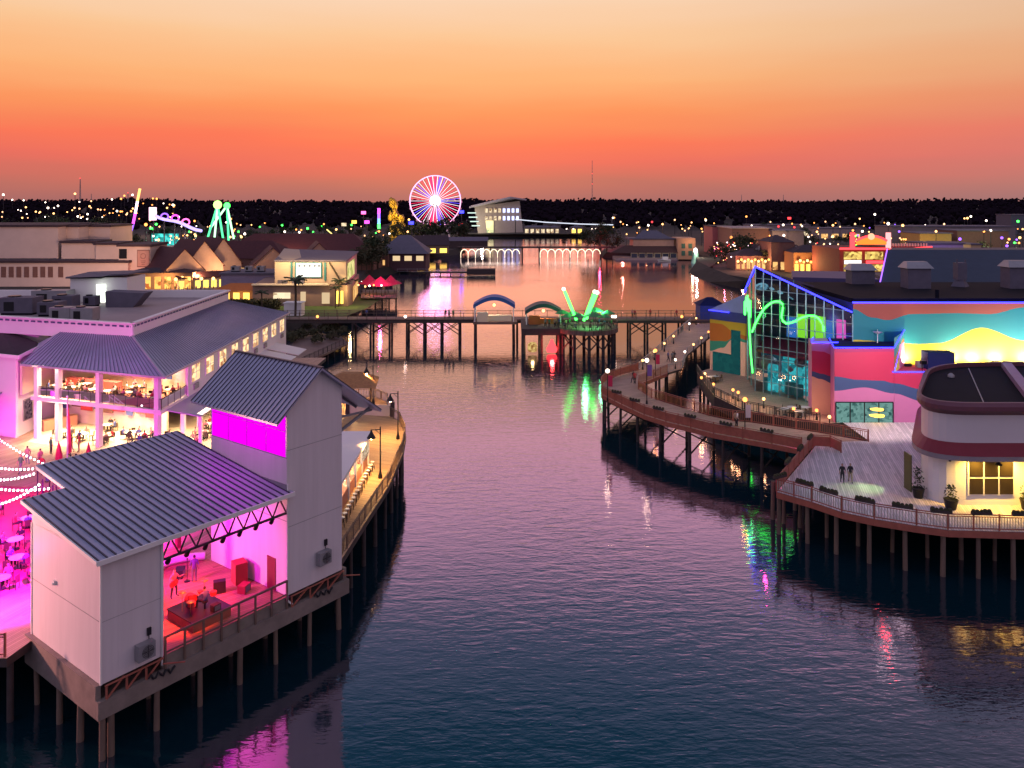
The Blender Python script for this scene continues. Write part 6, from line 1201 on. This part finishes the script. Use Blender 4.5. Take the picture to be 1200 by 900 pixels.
af=thing('swinging_ship_frame','green-lit A-frame swing ride with a bright green top','ride',(at(258,430),430,GZ)); t1,t2=P(255,240,430),P(266,241,434)
for k,(p,e) in enumerate([(P(243,280,430),0),(P(251,283,430),0),(P(262,283,430),0),(P(274,280,434),1),(P(268,284,434),1),(P(246,268,434),1)]): glowbar(af,'lit_leg',t2 if e else t1,V(p.x,p.y,max(GZ,p.z)),.55,[em('aframe_green',(.10,1,.35),2.0),em('aframe_mint',(.5,1,.6),2.2)][k%2] if k<2 else bpy.data.materials[['aframe_green','aframe_mint'][k%2]])
m=MB(); m.sphere(t1,2.4,n=8); m.build('top_lamp',em('top_green',(.45,1,.2),3),af); m=MB(); m.sphere(t2,1.8,n=8); m.build('top_lamp',E_GREEN,af)
pl_=thing('lit_pool','turquoise glowing splash pool beside the rides','pool',(at(192,470),470,3)); m=MB(); m.prism([(at(172,470),452),(at(211,470),452),(at(211,470),500),(at(172,470),500)],GZ,3.6); m.build('rim',WHITE,pl_); m=MB(); m.poly([(at(173,470),453,3.7),(at(210,470),453,3.7),(at(210,470),499,3.7),(at(173,470),499,3.7)]); m.build('glowing_water',em('pool_glow',(.05,.85,.75),1.3,flick=.35,fs=.35,dark=(.01,.25,.25)),pl_)
m=MB(); m.box((at(192,500),502,3.6),(17,.5,5)); m.build('lit_screen_wall',em('pool_wall',(.10,.9,.8),1.2,flick=.5,fs=.6,dark=(.01,.15,.15)),pl_)
mn=thing('golden_castle','golden floodlit rock castle attraction beside the wheel','attraction',(at(463,470),470,GZ))
q=random.Random(5); GOLD=mat('gold_rock',(.45,.28,.05),.8,var=.4,scale=.4)
for i in range(46):
    t_=q.random(); x=461+q.gauss(0,1)*(1.2+3.2*t_)+5*t_; z=hz(236+26*t_,470); m=MB(); m.sphere((at(x,470),470+q.uniform(-2,2),z),q.uniform(.7,1.7),n=6,k=4,sz=q.uniform(.8,2.2)); m.build('rock_spire',GOLD,mn)
for x in (459,463,468,473): m=MB(); m.lathe((at(x,470),471,GZ),[(2.4,0),(1.6,8),(.9,13)],7,sm=False); m.build('rock_base',GOLD,mn)
light('castle_gold','POINT',(at(459,462),459,22),7000,(1,.68,.12),.5); light('castle_gold','POINT',(at(469,462),460,16),5000,(1,.68,.12),.5)
dt=thing('drop_tower','slim drop tower glowing in rainbow colours','ride',(at(444,440),440,GZ)); zz_=[hz(y,440) for y in (268,262,256,250,244)]
for i,mm in enumerate([E_GREEN,em('drop_blue',(.2,.4,1),2.4),E_VIOL,E_MAG]): glowbar(dt,'lit_segment',V(at(444,440),440,zz_[i]),V(at(444,440),440,zz_[i+1]),.8,mm)
glowbar(dt,'mast',V(at(444,440),440,GZ),V(at(444,440),440,zz_[0]),.8,STEEL)
for x,y,Y,mm,l in ((426,251,450,E_PINK,'square pink lit sign among the rides'),(415,262,430,E_YEL,'yellow lit stall roof among the left rides'),(403,265,420,E_WIN2,'cream lit stall among the left rides'),(482,263,440,E_BLUE,'blue lit kiosk at the foot of the wheel'),(541,250,470,E_BLUE,'blue lit sign right of the wheel'),(540,265,480,E_RED,'red lit sign right of the wheel foot'),(925,257,620,E_RED,'small red lit roadside sign above the right-hand shops'),(430,262,440,E_MAG,'magenta lit stall beside the drop tower'),(507,288,440,E_WIN2,'cream lit stall by the shore under the wheel')):
    p=P(x,y,Y); s_=thing('lit_sign',l,'sign',(p.x,Y,GZ)); m=MB(); m.box((p.x,Y,p.z),(2.6,.4,1.7)); m.build('panel',mm,s_); m=MB(); m.tube((p.x,Y+.3,GZ),(p.x,Y+.3,p.z+.5),.2,n=5); m.build('post',STEEL,s_)
# stadium-like white building
sd=thing('grandstand_building','white angular building with big slanting roof and rows of lit windows','building',(at(583,660),670,GZ)); A1_,B1_=V(at(560,655),655,0),V(at(611,672),672,0)
m=MB(); m.add([(A1_.x,655,GZ),(at(613,672),672,GZ),(at(609,672),672,29.5),(at(556,655),655,24.5),(A1_.x,700,GZ),(at(613,672),700,GZ),(at(609,672),700,30),(at(556,655),700,25)],[[0,1,2,3],[5,4,7,6],[1,5,6,2],[4,0,3,7]]); m.build('wall',mat('pale_grandstand',(.42,.36,.34),.7),sd)
m=MB(); slab(m,[V(at(550,650),648,24.8),V(at(598,660),655,33),V(at(617,672),672,31),V(at(615,690),705,31),V(at(552,690),705,25.5)],1.2); m.build('roof',mat('grandstand_roof',(.45,.42,.48),.5),sd)
def onw(x,y,o=-.5): Y=655+(x-560)/51*17; return P(x,y,Y+o)
for j,yy in enumerate((247,256)):
    for i in range(8):
        x=570+i*5.2; p=onw(x,yy); m=MB(); m.box((p.x,p.y,p.z-1.5),(2.1,.3,3.4)); m.build('window',[E_WIN2,E_WINB][1 if i>3 else 0],sd)
m=MB(); p=onw(572,268); m.box((p.x,p.y,GZ+.5),(9,.3,10)); m.build('lit_atrium',em('atrium',(1,.85,.4),1.6,flick=.2,fs=.25,dark=(.3,.4,.2)),sd)
for i in range(4): p=onw(556+i*1.5,250+i*5); m=MB(); m.box((p.x-2,p.y-3,p.z),(7,2,.8)); m.build('lit_balcony',em('balcony_glow',(.7,.9,.8),1.3) if i==0 else bpy.data.materials['balcony_glow'],sd)
light('grandstand_glow','POINT',(at(565,640),636,10),16000,(1,.85,.55),1)
zl_=thing('light_trail','long pale light trail from the white building over the far water, built as a glowing tube','light trail',(at(612,640),640,20)); m=MB(); m.path([P(604,257,640),P(640,260.5,630),P(680,262.5,620),P(719,263.5,610)],.4,5); m.build('trail_tube',em('trail_glow',(.8,.85,1),1.2),zl_)  # light trail built as a glowing tube on added pylons
for x,Y in ((604,640),(719,610)): m=MB(); m.tube((at(x,Y),Y,GZ),(at(x,Y),Y,hz(258 if x<650 else 263,Y)),.4,n=6); m.build('added_pylon',STEEL,zl_)
# lit arches bridge
ab=thing('arcade_bridge','low footbridge across the lake hung with a row of glowing white arches','bridge',(10,409,0)); Ya=409
m=MB(); m.obox((at(536,Ya),Ya-1.5,5.0),(at(722,Ya)-at(536,Ya),0,0),(0,3,0),(0,0,.8)); m.build('deck',TIMBERD,ab)
E_ARCH=em('arch_glow',(1,.80,.55),2.6)
def archrow(x0,n,st_):
    for i in range(n):
        xa,xb=at(x0+i*st_,Ya-1.8),at(x0+(i+1)*st_,Ya-1.8); c,r=(xa+xb)/2,(xb-xa)/2
        m=MB(); m.path([(c-r*math.cos(a*PI/10),Ya-1.8,2.0+r*1.25*math.sin(a*PI/10)) for a in range(11)],.17,5); m.tube((xa,Ya-1.8,.1),(xa,Ya-1.8,2.0),.13,n=5); m.build('lit_arch',E_ARCH,ab)
archrow(540,8,8.6); archrow(633,8,8.8)
for x in (540,575,612,632,668,704): m=MB(); m.box((at(x,Ya),Ya,-.5),(.8,2,5.6)); m.build('pier',TIMBERD,ab)
light('arch_glow','AREA',(at(575,Ya),Ya-2.6,3),110,(1,.8,.55),26,rot=(0,-1,-.4),size_y=1); light('arch_glow','AREA',(at(668,Ya),Ya-2.6,3),110,(1,.8,.55),26,rot=(0,-1,-.4),size_y=1)
for x,y,w_,l,mm in ((630,272,22,'long low cream-lit stand on the far shore','a'),(676,272,10,'small boxy boat-house glowing yellow on the far shore','b'),(650,273,8,'low lit kiosk between the stand and the glowing boat-house','a')):
    house('shore_pavilion',l,at(x,650),655,w_,8,5,1.5,0,mat('far_wall',(.2,.17,.15),.8),SLATE,5 if w_>12 else 2,win=E_WIN2 if mm=='a' else E_YEL,hip=True,lh=3.2)
for x in (694,698,672,664): globe_lamp((at(x,640),640),'white lamp on the far shore behind the arches',4,E_WHITE,None,GZ,0,grp='white lamps on the far shore')

# ------------------------------------------------------------------ right bank
rb_=thing('riverside_hall','long pale riverside hall over the water with brown verandah roof and salmon corner block','building',(at(765,391),395,.8)); Yr=391
def bx(name,x0,x1,y0,y1,Y,dp,mm,zmin=None): m=MB(); m.prism([(at(x0,Y),Y),(at(x1,Y),Y),(at(x1,Y),Y+dp),(at(x0,Y),Y+dp)],max(zmin if zmin is not None else 0,hz(y1,Y)),hz(y0,Y)); return m.build(name,mm,rb_)
bx('base_wall',722,795,302,306,Yr,14,mat('pale_mauve_wall',(.40,.30,.30),.7)); bx('upper_wall',742,790,281,291,Yr+3.5,12,mat('salmon_wall',(.50,.30,.22),.7),5)
SAL=mat('salmon_stucco',(.55,.32,.20),.7); bx('corner_block',794,815,279,304,Yr-.5,14,SAL)
m=MB(); X0,X1=at(715,Yr),at(794,Yr); m.add([(X0,Yr-1,hz(296,Yr)),(X1,Yr-1,hz(296,Yr)),(X1,Yr+4,hz(288,Yr)),(X0+8,Yr+4,hz(288,Yr)),(X0,Yr+14,hz(296,Yr)),(X0+8,Yr+10,hz(288,Yr))],[[0,1,2,3],[4,0,3,5]]); m.build('verandah_roof',mat('brown_roof',(.07,.035,.03),.8),rb_)
m=MB(); m.prism([(at(738,Yr),Yr+3),(at(793,Yr),Yr+3),(at(793,Yr),Yr+17),(at(738,Yr),Yr+17)],hz(281,Yr),hz(279.5,Yr)); m.add([(at(745,Yr),Yr+5,hz(280,Yr)),(at(790,Yr),Yr+5,hz(280,Yr)),(at(775,Yr),Yr+12,hz(271,Yr)),(at(758,Yr),Yr+12,hz(271,Yr))],[[0,1,2,3]]); m.build('upper_roof',SLATE,rb_)
for i in range(6):
    x=739+i*9.2; m=MB(); m.box((at(x+4.2,Yr),Yr-.06,hz(302.3,Yr)),(3.3,.12,2.5)); wf=m.build('window_frame',CREAM,rb_); m=MB(); m.box((at(x+4.2,Yr),Yr-.16,hz(302,Yr)),(2.8,.06,2.0)); m.build('pane',mat('dusk_pane',(.05,.06,.10),.15,spec=.9) if i==0 else bpy.data.materials['dusk_pane'],wf)
for x in (800.5,808.5):
    for y in (291,299.5): m=MB(); m.box((at(x,Yr),Yr-.6,hz(y,Yr)),(1.8,.14,2.4)); m.build('shutter',mat('green_shutter',(.05,.16,.12),.6) if (x<801 and y<292) else bpy.data.materials['green_shutter'],rb_)
light('hall_salmon','POINT',(at(812,385),386,9),900,(1,.55,.3),.5)
lh=thing('small_lighthouse','little green and white lighthouse beacon at the water corner','lighthouse',(at(815,372),372,0)); m=MB(); m.lathe((at(815,372),372,0),[(2.2,0),(1.9,1),(1.3,5.2),(1.5,5.4)],10,1) if False else m.lathe((at(815,372),372,0),[(2.2,0),(1.9,1),(1.3,5.2),(1.5,5.4)],10); m.build('tower',mat('mint_tower',(.25,.5,.42),.6),lh); m=MB(); m.lathe((at(815,372),372,5.4),[(.9,0),(.9,1.3)],10); m.build('lantern',E_WHITE,lh); m=MB(); m.lathe((at(815,372),372,6.7),[(1.2,0),(.05,1.0)],10); m.build('cap',WHITE,lh); light('beacon','POINT',(at(815,372),369,6),2600,(1,.85,.65),.5)
fbt=thing('moored_boat','small white boat moored below the riverside hall','boat',(at(783,384),383,0)); m=MB(); m.add([(at(777,384)-3,383,.9),(at(777,384)-1.5,381.7,1.0),(at(777,384)+3.5,381.8,.9),(at(777,384)+3.5,384.2,.9),(at(777,384)-1.5,384.3,1.0),(at(777,384)-2.4,383,0),(at(777,384)+3.3,382.2,0),(at(777,384)+3.3,383.8,0)],[[0,1,2,3,4],[5,6,2,1,0],[5,0,4,3,7],[6,7,3,2]]); m.build('hull',WHITE,fbt); m=MB(); m.box((at(777,384)+.8,383,.9),(2.6,1.6,1.4)); m.build('cabin',WHITE,fbt)
bn=MB(); bp=[G(806,320,0),G(828,330,0),G(866,338,0)]; bk_=[V(at(815,385),385,0),V(at(845,360),360,0),V(at(900,340),340,0)]
bn.add([bp[0]+V(0,0,-.2),bp[1]+V(0,0,-.2),bp[2]+V(0,0,-.2),V(at(872,262),262,2.7),V(at(838,300),308,3.4),V(at(820,340),345,3.2),bk_[0]+V(0,0,2.7),bk_[1]+V(0,0,2.7)],[[0,1,4,5],[1,2,3,4],[5,4,7,6]]); tag(bn.build('earth_bank',EARTH),'dark sloping bank below the right-hand shops',None,None,'structure')
RS=[('plain_shop_block','long plain mauve-roofed shop block behind the trees, left half',(858,905),268,300,372,26,BRICK,FLATROOF,5,E_SHOP),('plain_shop_block','long grey-walled shop block behind the trees, right half',(905,942),271,300,368,22,mat('grey_mauve_wall',(.20,.15,.16),.8),SLATE,0,E_SHOP),
 ('dark_gable_shop','dark brown tower-like shop with hipped roof among glowing arcades',(904,931),284,322,300,16,BRICK,DROOF,3,E_SHOP),('glowing_arcade','row of shops with amber arched lamps left of the red arcade',(930,985),296,322,290,14,mat('amber_brick',(.30,.13,.06),.8),DROOF,8,E_YEL),
 ('pink_fronted_shop','shop with glowing pink edge sign above the tree tops',(835,858),266,290,400,18,mat('pink_brick',(.35,.10,.12),.8),DROOF,3,E_PINK),('low_roof_shop','low brown shops with warm windows by the shore trees',(862,904),300,322,305,12,BRICK,DROOF,7,E_SHOP)]
for nm,l,(x0,x1),yt,yb,Y,dp,wm,rm,lit,win in RS: house(nm,l,(at(x0,Y)+at(x1,Y))/2,Y+dp/2,at(x1,Y)-at(x0,Y),dp,hz(yt,Y)-GZ,0 if 'plain' in nm or 'pink' in nm else 2.5,0,wm,rm,lit,win=win,hip='plain' not in nm and 'pink' not in nm,lh=3.0)
for i,x in enumerate((893,937)): house('white_gable_kiosk',['left white-gabled kiosk beside the dark tower shop','right white-gabled kiosk beside the dark tower shop'][i],at(x,310),318,7,8,6,3.2,0,WHITE,DROOF,1,win=E_YEL,ridge_y=True)
ra=thing('red_arcade','red-lit arcade hall with glowing orange arched sign and rows of golden windows','arcade',(at(1012,262),270,GZ)); Yq=262
m=MB(); m.prism([(at(984,Yq),Yq),(at(1040,Yq),Yq),(at(1040,Yq),Yq+24),(at(984,Yq),Yq+24)],GZ,hz(292,Yq)); m.build('wall',mat('arcade_brick',(.22,.05,.04),.8),ra)
for (x0,x1,y0,y1) in ((989,1010,295,304),(1014,1035,295,304),(989,1010,310,318),(1014,1035,310,318)): m=MB(); m.obox((at(x0,Yq-.2),Yq-.2,hz(y1,Yq)),(at(x1,Yq)-at(x0,Yq),0,0),(0,.1,0),(0,0,hz(y0,Yq)-hz(y1,Yq))); m.build('golden_window',em('gold_windows',(1,.70,.18),1.3,flick=.45,fs=1.1,dark=(.12,.05,.01)) if (x0<1000 and y0<300) else bpy.data.materials['gold_windows'],ra)
m=MB(); m.box((at(999,Yq),Yq-.3,hz(309.5,Yq)),(5.6,.2,1.3)); m.build('white_sign',em('white_sign',(1,.95,.9),1.5),ra); m=MB(); m.box((at(1024.5,Yq),Yq-.3,hz(308.8,Yq)),(5.6,.2,1.0)); m.build('red_sign',E_RED,ra)
m=MB(); n=14; top=[]; bot=[]
for i in range(n+1): t_=i/n; x=1003+36*t_; top.append(V(at(x,Yq-.5),Yq-.5,hz(285-8*math.sin(PI*(.1+.8*t_)),Yq))); bot.append(V(at(x,Yq-.5),Yq-.5,hz(286.5,Yq)))
for i in range(n): m.add([bot[i],bot[i+1],top[i+1],top[i]],[[0,1,2,3]])
o=m.build('arch_sign',em('arch_orange',(1,.22,.03),1.8),ra); m=MB(); m.path([p+V(0,-.2,.15) for p in top],.4,5); m.path([P(984,291.5,Yq-.5),P(1042,291.5,Yq-.5)],.35,5); m.build('red_neon',E_RED,o); m=MB(); m.sphere((at(1021,Yq-1),Yq-1,hz(277,Yq)),1.1,n=10); m.build('emblem',em('emblem_glow',(1,.5,.3),1.5),o)
for x in (999,1041): m=MB(); m.box((at(x,Yq),Yq,hz(291,Yq)),(1.2,1.2,5.2)); m.build('sign_pillar',E_RED if x<1010 else em('pillar_pink',(1,.35,.35),2),ra)
m=MB(); m.prism([(at(1042,Yq),Yq+2),(at(1092,Yq),Yq+2),(at(1092,Yq),Yq+20),(at(1042,Yq),Yq+20)],GZ,hz(289,Yq)); m.build('annex_wall',MAROON,ra); m=MB(); m.path([P(1042,292,Yq),P(1068,291.5,Yq),P(1092,289.5,Yq)],.35,5); m.build('red_neon',E_RED,ra); m=MB(); [m.box((at(1043+i*3.3,Yq),Yq+1.8,hz(289,Yq)),(.35,.35,1.0)) for i in range(15)]; m.build('balustrade',CREAM,ra)
light('arcade_red','POINT',(at(1018,255),256,17),2200,(1,.10,.05),.5); light('arcade_front','POINT',(at(1005,255),254,9),700,(1,.5,.15),.5)
house('lavender_hall','lavender-lit low hall right of the red arcade',at(1112,265),274,12,14,hz(287,265)-GZ,0,0,mat('lavender_plaster',(.42,.33,.5),.8),SLATE,0); light('lavender_glow','POINT',(at(1118,258),258,16),700,(.5,.3,1),.4)
for l,x0,x1,y0,Y,wm,lit,win in (('long flat mall roof across the far right',1045,1190,266,430,mat('mall_wall',(.22,.18,.19),.8),0,E_YEL),('yellow-lit low hall under the far mall',1078,1115,274,400,mat('mall_gold',(.4,.25,.08),.8),5,E_YEL),('brown warehouse at the far right',1122,1182,271,405,BRICK,0,E_YEL),('small grey tower block at the right edge',1185,1215,252,640,SLATE,0,E_YEL),('pale long shed with flat roof in the right distance',960,1010,268,560,mat('shed_wall',(.3,.24,.24),.8),4,E_SHOP),('low white-roofed store beyond the shop block',880,950,264,600,mat('store_wall',(.25,.2,.2),.8),6,E_WIN2),('tan single store with lit front at the far right',1138,1150,287,330,mat('tan_store',(.5,.35,.2),.8),2,E_YEL)):
    house('far_hall',l,(at(x0,Y)+at(x1,Y))/2,Y+10,at(x1,Y)-at(x0,Y),20,max(3.2,hz(y0,Y)-GZ),0,0,wm,SLATE,lit,win=win,lh=3)
light('mall_gold','POINT',(at(1095,390),392,7),1600,(1,.65,.15),.5)
# ------------------------------------------------------------------ trees and lamps
q=random.Random(33)
def tree(x,Y,lbl,grp,s_=1.0,k=None): (TP[q.randrange(3)] if k is None else TP[k])((at(x,Y),Y,GZ-.1),q.uniform(0,6.28),lbl,grp,s_)
for x,Y,s_ in ((858,325,1.0),(866,318,.95),(874,322,1.1),(882,312,1.0),(890,318,.9),(851,332,.85),(845,338,.8),(897,308,1.0),(868,330,1.1),(838,350,.8)): tree(x,Y,'lamp-hung leafy tree on the right shore before the shops','trees on the right shore',s_)
for x,Y,s_ in ((703,415,1.3),(711,420,1.2),(697,425,1.1),(718,412,1.1),(689,432,1.0)): tree(x,Y,'red-lit tree left of the riverside hall','trees beside the riverside hall',s_)
light('tree_red','POINT',(at(703,402),403,9),2200,(1,.05,.12),.5)
for x,Y,s_ in ((488,470,1.5),(500,465,1.5),(512,468,1.6),(524,470,1.5),(535,472,1.5),(478,462,1.4),(545,478,1.4),(468,445,1.3)): tree(x,Y,'dark tree under the lit wheel by the shore','trees under the wheel',s_)
for x,Y,s_ in ((436,300,1.3),(430,292,1.2),(438,318,1.4),(443,310,1.2),(424,300,1.1),(432,330,1.4)): tree(x,Y,'tall dark tree left of the lakeside house','trees beside the lakeside house',s_)
for i in range(52):
    x=q.uniform(140,300); Yt=q.uniform(330,560)
    if (164<x<216 or 238<x<280) and Yt<510: continue
    tree(x,Yt,'dark tree among the rides and street lamps','trees among the rides',q.uniform(.55,.95))
for i in range(30): x=q.uniform(0,140); tree(x,q.uniform(330,620),'dark tree in the woods beyond the theatre','trees beyond the theatre',q.uniform(1.1,1.7))
for i in range(34): x=q.uniform(295,480); tree(x,q.uniform(380,600),'dark tree between the big roofs and the wheel','trees before the wheel',q.uniform(.6,1.0))
for i in range(40): x=q.uniform(845,1200); tree(x,q.uniform(400,640),'dark tree in the far right-hand town','trees in the right-hand town',q.uniform(.55,.95))
for x,Y in TREE_SPOTS: tree(x,Y,'small lamp-lit street tree before the gable shops','street trees before the gable shops',q.uniform(.3,.45))
for x,Y in ((918,352),(922,350),(1150,380),(1165,420),(1105,330)): tree(x,Y,'bright green-lit round tree in the right-hand town','green-lit trees on the right',.9,2)
light('tree_green','POINT',(at(920,345),344,12),1500,(.8,1,.2),.5); light('tree_green','POINT',(at(1152,372),371,9),900,(.8,1,.3),.5)
def lamp_proto(nm,h,r,e,lbl):
    t_=thing(nm,lbl,'lamp post',(0,0,0)); m=MB(); m.tube((0,0,0),(0,0,h),.14,.1,6); m.build('post',STEEL,t_); m=MB(); m.sphere((0,0,h+r*.6),r,n=7,k=5); m.build('globe',e,t_); return Proto(t_)
E_DIM=em('lamp_dim',(1,.5,.25),3.0)
LK={'white':lamp_proto('street_lamp',8,.42,E_WHITE,None),'warm':lamp_proto('street_lamp',8,.42,E_WARM,None),'orange':lamp_proto('street_lamp',8,.42,E_ORNG,None),'dim':lamp_proto('street_lamp',6,.36,E_DIM,None)}
LK['red']=lamp_proto('street_lamp',5,.42,E_RED,None); LK['green']=lamp_proto('street_lamp',5,.5,E_GREEN,None); LK['violet']=lamp_proto('street_lamp',8,.45,E_VIOL,None)
def scatter(n,x0,x1,Y0,Y1,kinds,where,grp):
    for i in range(n):
        x=q.uniform(x0,x1); Y=Y0+(Y1-Y0)*q.choice((.02,.12,.25,.27,.45,.7,.95))+q.uniform(-6,6); k=q.choice(kinds); s_=max(1.05,Y/390)*q.uniform(.55,1.3)
        LK[k]((at(x,Y),Y,hz_(Y)),0,'%s street lamp %s'%({'white':'white-shining','warm':'warm-shining','orange':'orange-shining','dim':'faint amber','red':'red-shining','green':'green-shining','violet':'violet-shining'}[k],where),'%s street lamps %s'%(k,where),s_)
scatter(48,2,150,620,1150,['white','white','warm','dim','dim'],'in the woods beyond the theatre',0)
scatter(34,118,205,700,1150,['warm','orange','white','orange'],'in the glow beyond the swing tower',0)
scatter(70,165,300,330,600,['warm','orange','dim','green','white'],'among the rides',0)
scatter(56,280,480,345,620,['orange','warm','dim','white','green'],'between the big roofs and the wheel',0)
scatter(34,715,850,450,640,['orange','red','warm','dim','white'],'behind the riverside hall',0)
scatter(60,845,985,330,640,['white','orange','red','warm','dim'],'in the shops on the right bank',0)
scatter(70,985,1200,330,640,['white','orange','warm','dim','violet','green'],'in the far right-hand car parks',0)
for x,y,Y,k,l in ((171,263,380,'orange','big orange street lamp beside the coaster tower'),(149,272,360,'white','white street lamp left of the swing tower foot'),(1058,264,420,'warm','bright lamp over the far yellow hall'),(1097,271,400,'warm','bright warm lamp right of the far yellow hall'),(1153,271,405,'orange','orange lamp left of the paired lamps at the far right'),(1161,270,405,'white','white lamp right of the paired lamps at the far right'),(1125,280,320,'violet','tall violet lamp above the aquarium roof'),(1180,288,300,'violet','low violet lamp near the right edge'),(976,277,340,'warm','bright lamp left of the red arcade sign'),(947,292,320,'warm','lamp above the amber arcade'),(940,265,520,'white','white twin lamp in the right distance'),(1041,262,420,'white','white lamp behind the arcade sign')):
    p=P(x,y,Y); h=p.z-GZ; LK[k]((p.x,Y,GZ),0,l,None,max(.6,h/8.3))['group']='single bright street lamps'
for i in range(13): x=933+i*4.2; globe_lamp((at(x,288),287.5),'amber ball lamp in the row before the glowing arcade front',4.2+.5*(i%2),[E_ORNG,E_WARM][i%2],None,GZ,0,grp='amber lamps before the arcade front')
for i in range(10): x=864+i*4; globe_lamp((at(x,303),302),'warm ball lamp in the row before the low brown shore shops',3.4+.6*(i%2),[E_WARM,E_ORNG][i%2],None,GZ,0,grp='warm lamps before the shore shops')
# fairy lights in shore trees and unseen point lights added to brighten the town
ft=thing('fairy_lights','scattered red, white and gold fairy lights strung in the right shore trees','string light',(at(868,320),318,GZ)); 
for k,(mm,nn) in enumerate(((E_BULB,22),(E_RED,26),(E_WARM,34))):
    m=MB(); 
    for i in range(nn): x=q.uniform(836,903); Y=q.uniform(308,335); m.sphere((at(x,Y),Y,q.uniform(4,13)),.19,n=6,k=4)
    m.build('bulbs',mm,ft)
for x,Y,z,p_,c in ((870,300,7,1500,(1,.35,.25)),(890,300,6,1200,(1,.6,.25)),(850,330,8,1200,(1,.2,.3)),(940,285,7,1400,(1,.6,.2)),(965,285,7,1400,(1,.6,.2)),(760,460,12,6000,(1,.35,.12)),(795,470,12,5000,(1,.5,.2)),(1150,360,9,2500,(1,.6,.3)),(1060,360,9,2500,(1,.6,.3)),(240,400,9,5000,(.5,1,.6)),(195,400,10,5000,(1,.6,.6)),(330,300,12,2500,(1,.5,.3)),(390,380,12,3500,(1,.6,.3)),(300,330,9,2000,(1,.6,.3)),(150,600,20,9000,(1,.6,.4)),(215,300,9,2200,(1,.6,.25)),(270,350,9,2600,(.7,1,.4)),(440,400,10,3000,(1,.4,.5)),(910,360,9,2200,(1,.6,.3)),(1010,380,10,2600,(1,.6,.3)),(1100,350,9,2200,(.8,.9,.5)),(1170,380,9,2600,(.7,1,.5)),(730,470,12,3000,(1,.3,.2)),(345,330,13,2600,(1,.5,.25))): light('town_fill','POINT',(at(x,Y),Y,z),p_*2.6,c,.6)
for o in list(bpy.data.objects):           # drop the tree and lamp originals nobody placed
    if o.type=='EMPTY' and o.parent is None and 'label' not in o and o.location.length<.01:
        for c in list(o.children): bpy.data.objects.remove(c)
        bpy.data.objects.remove(o)
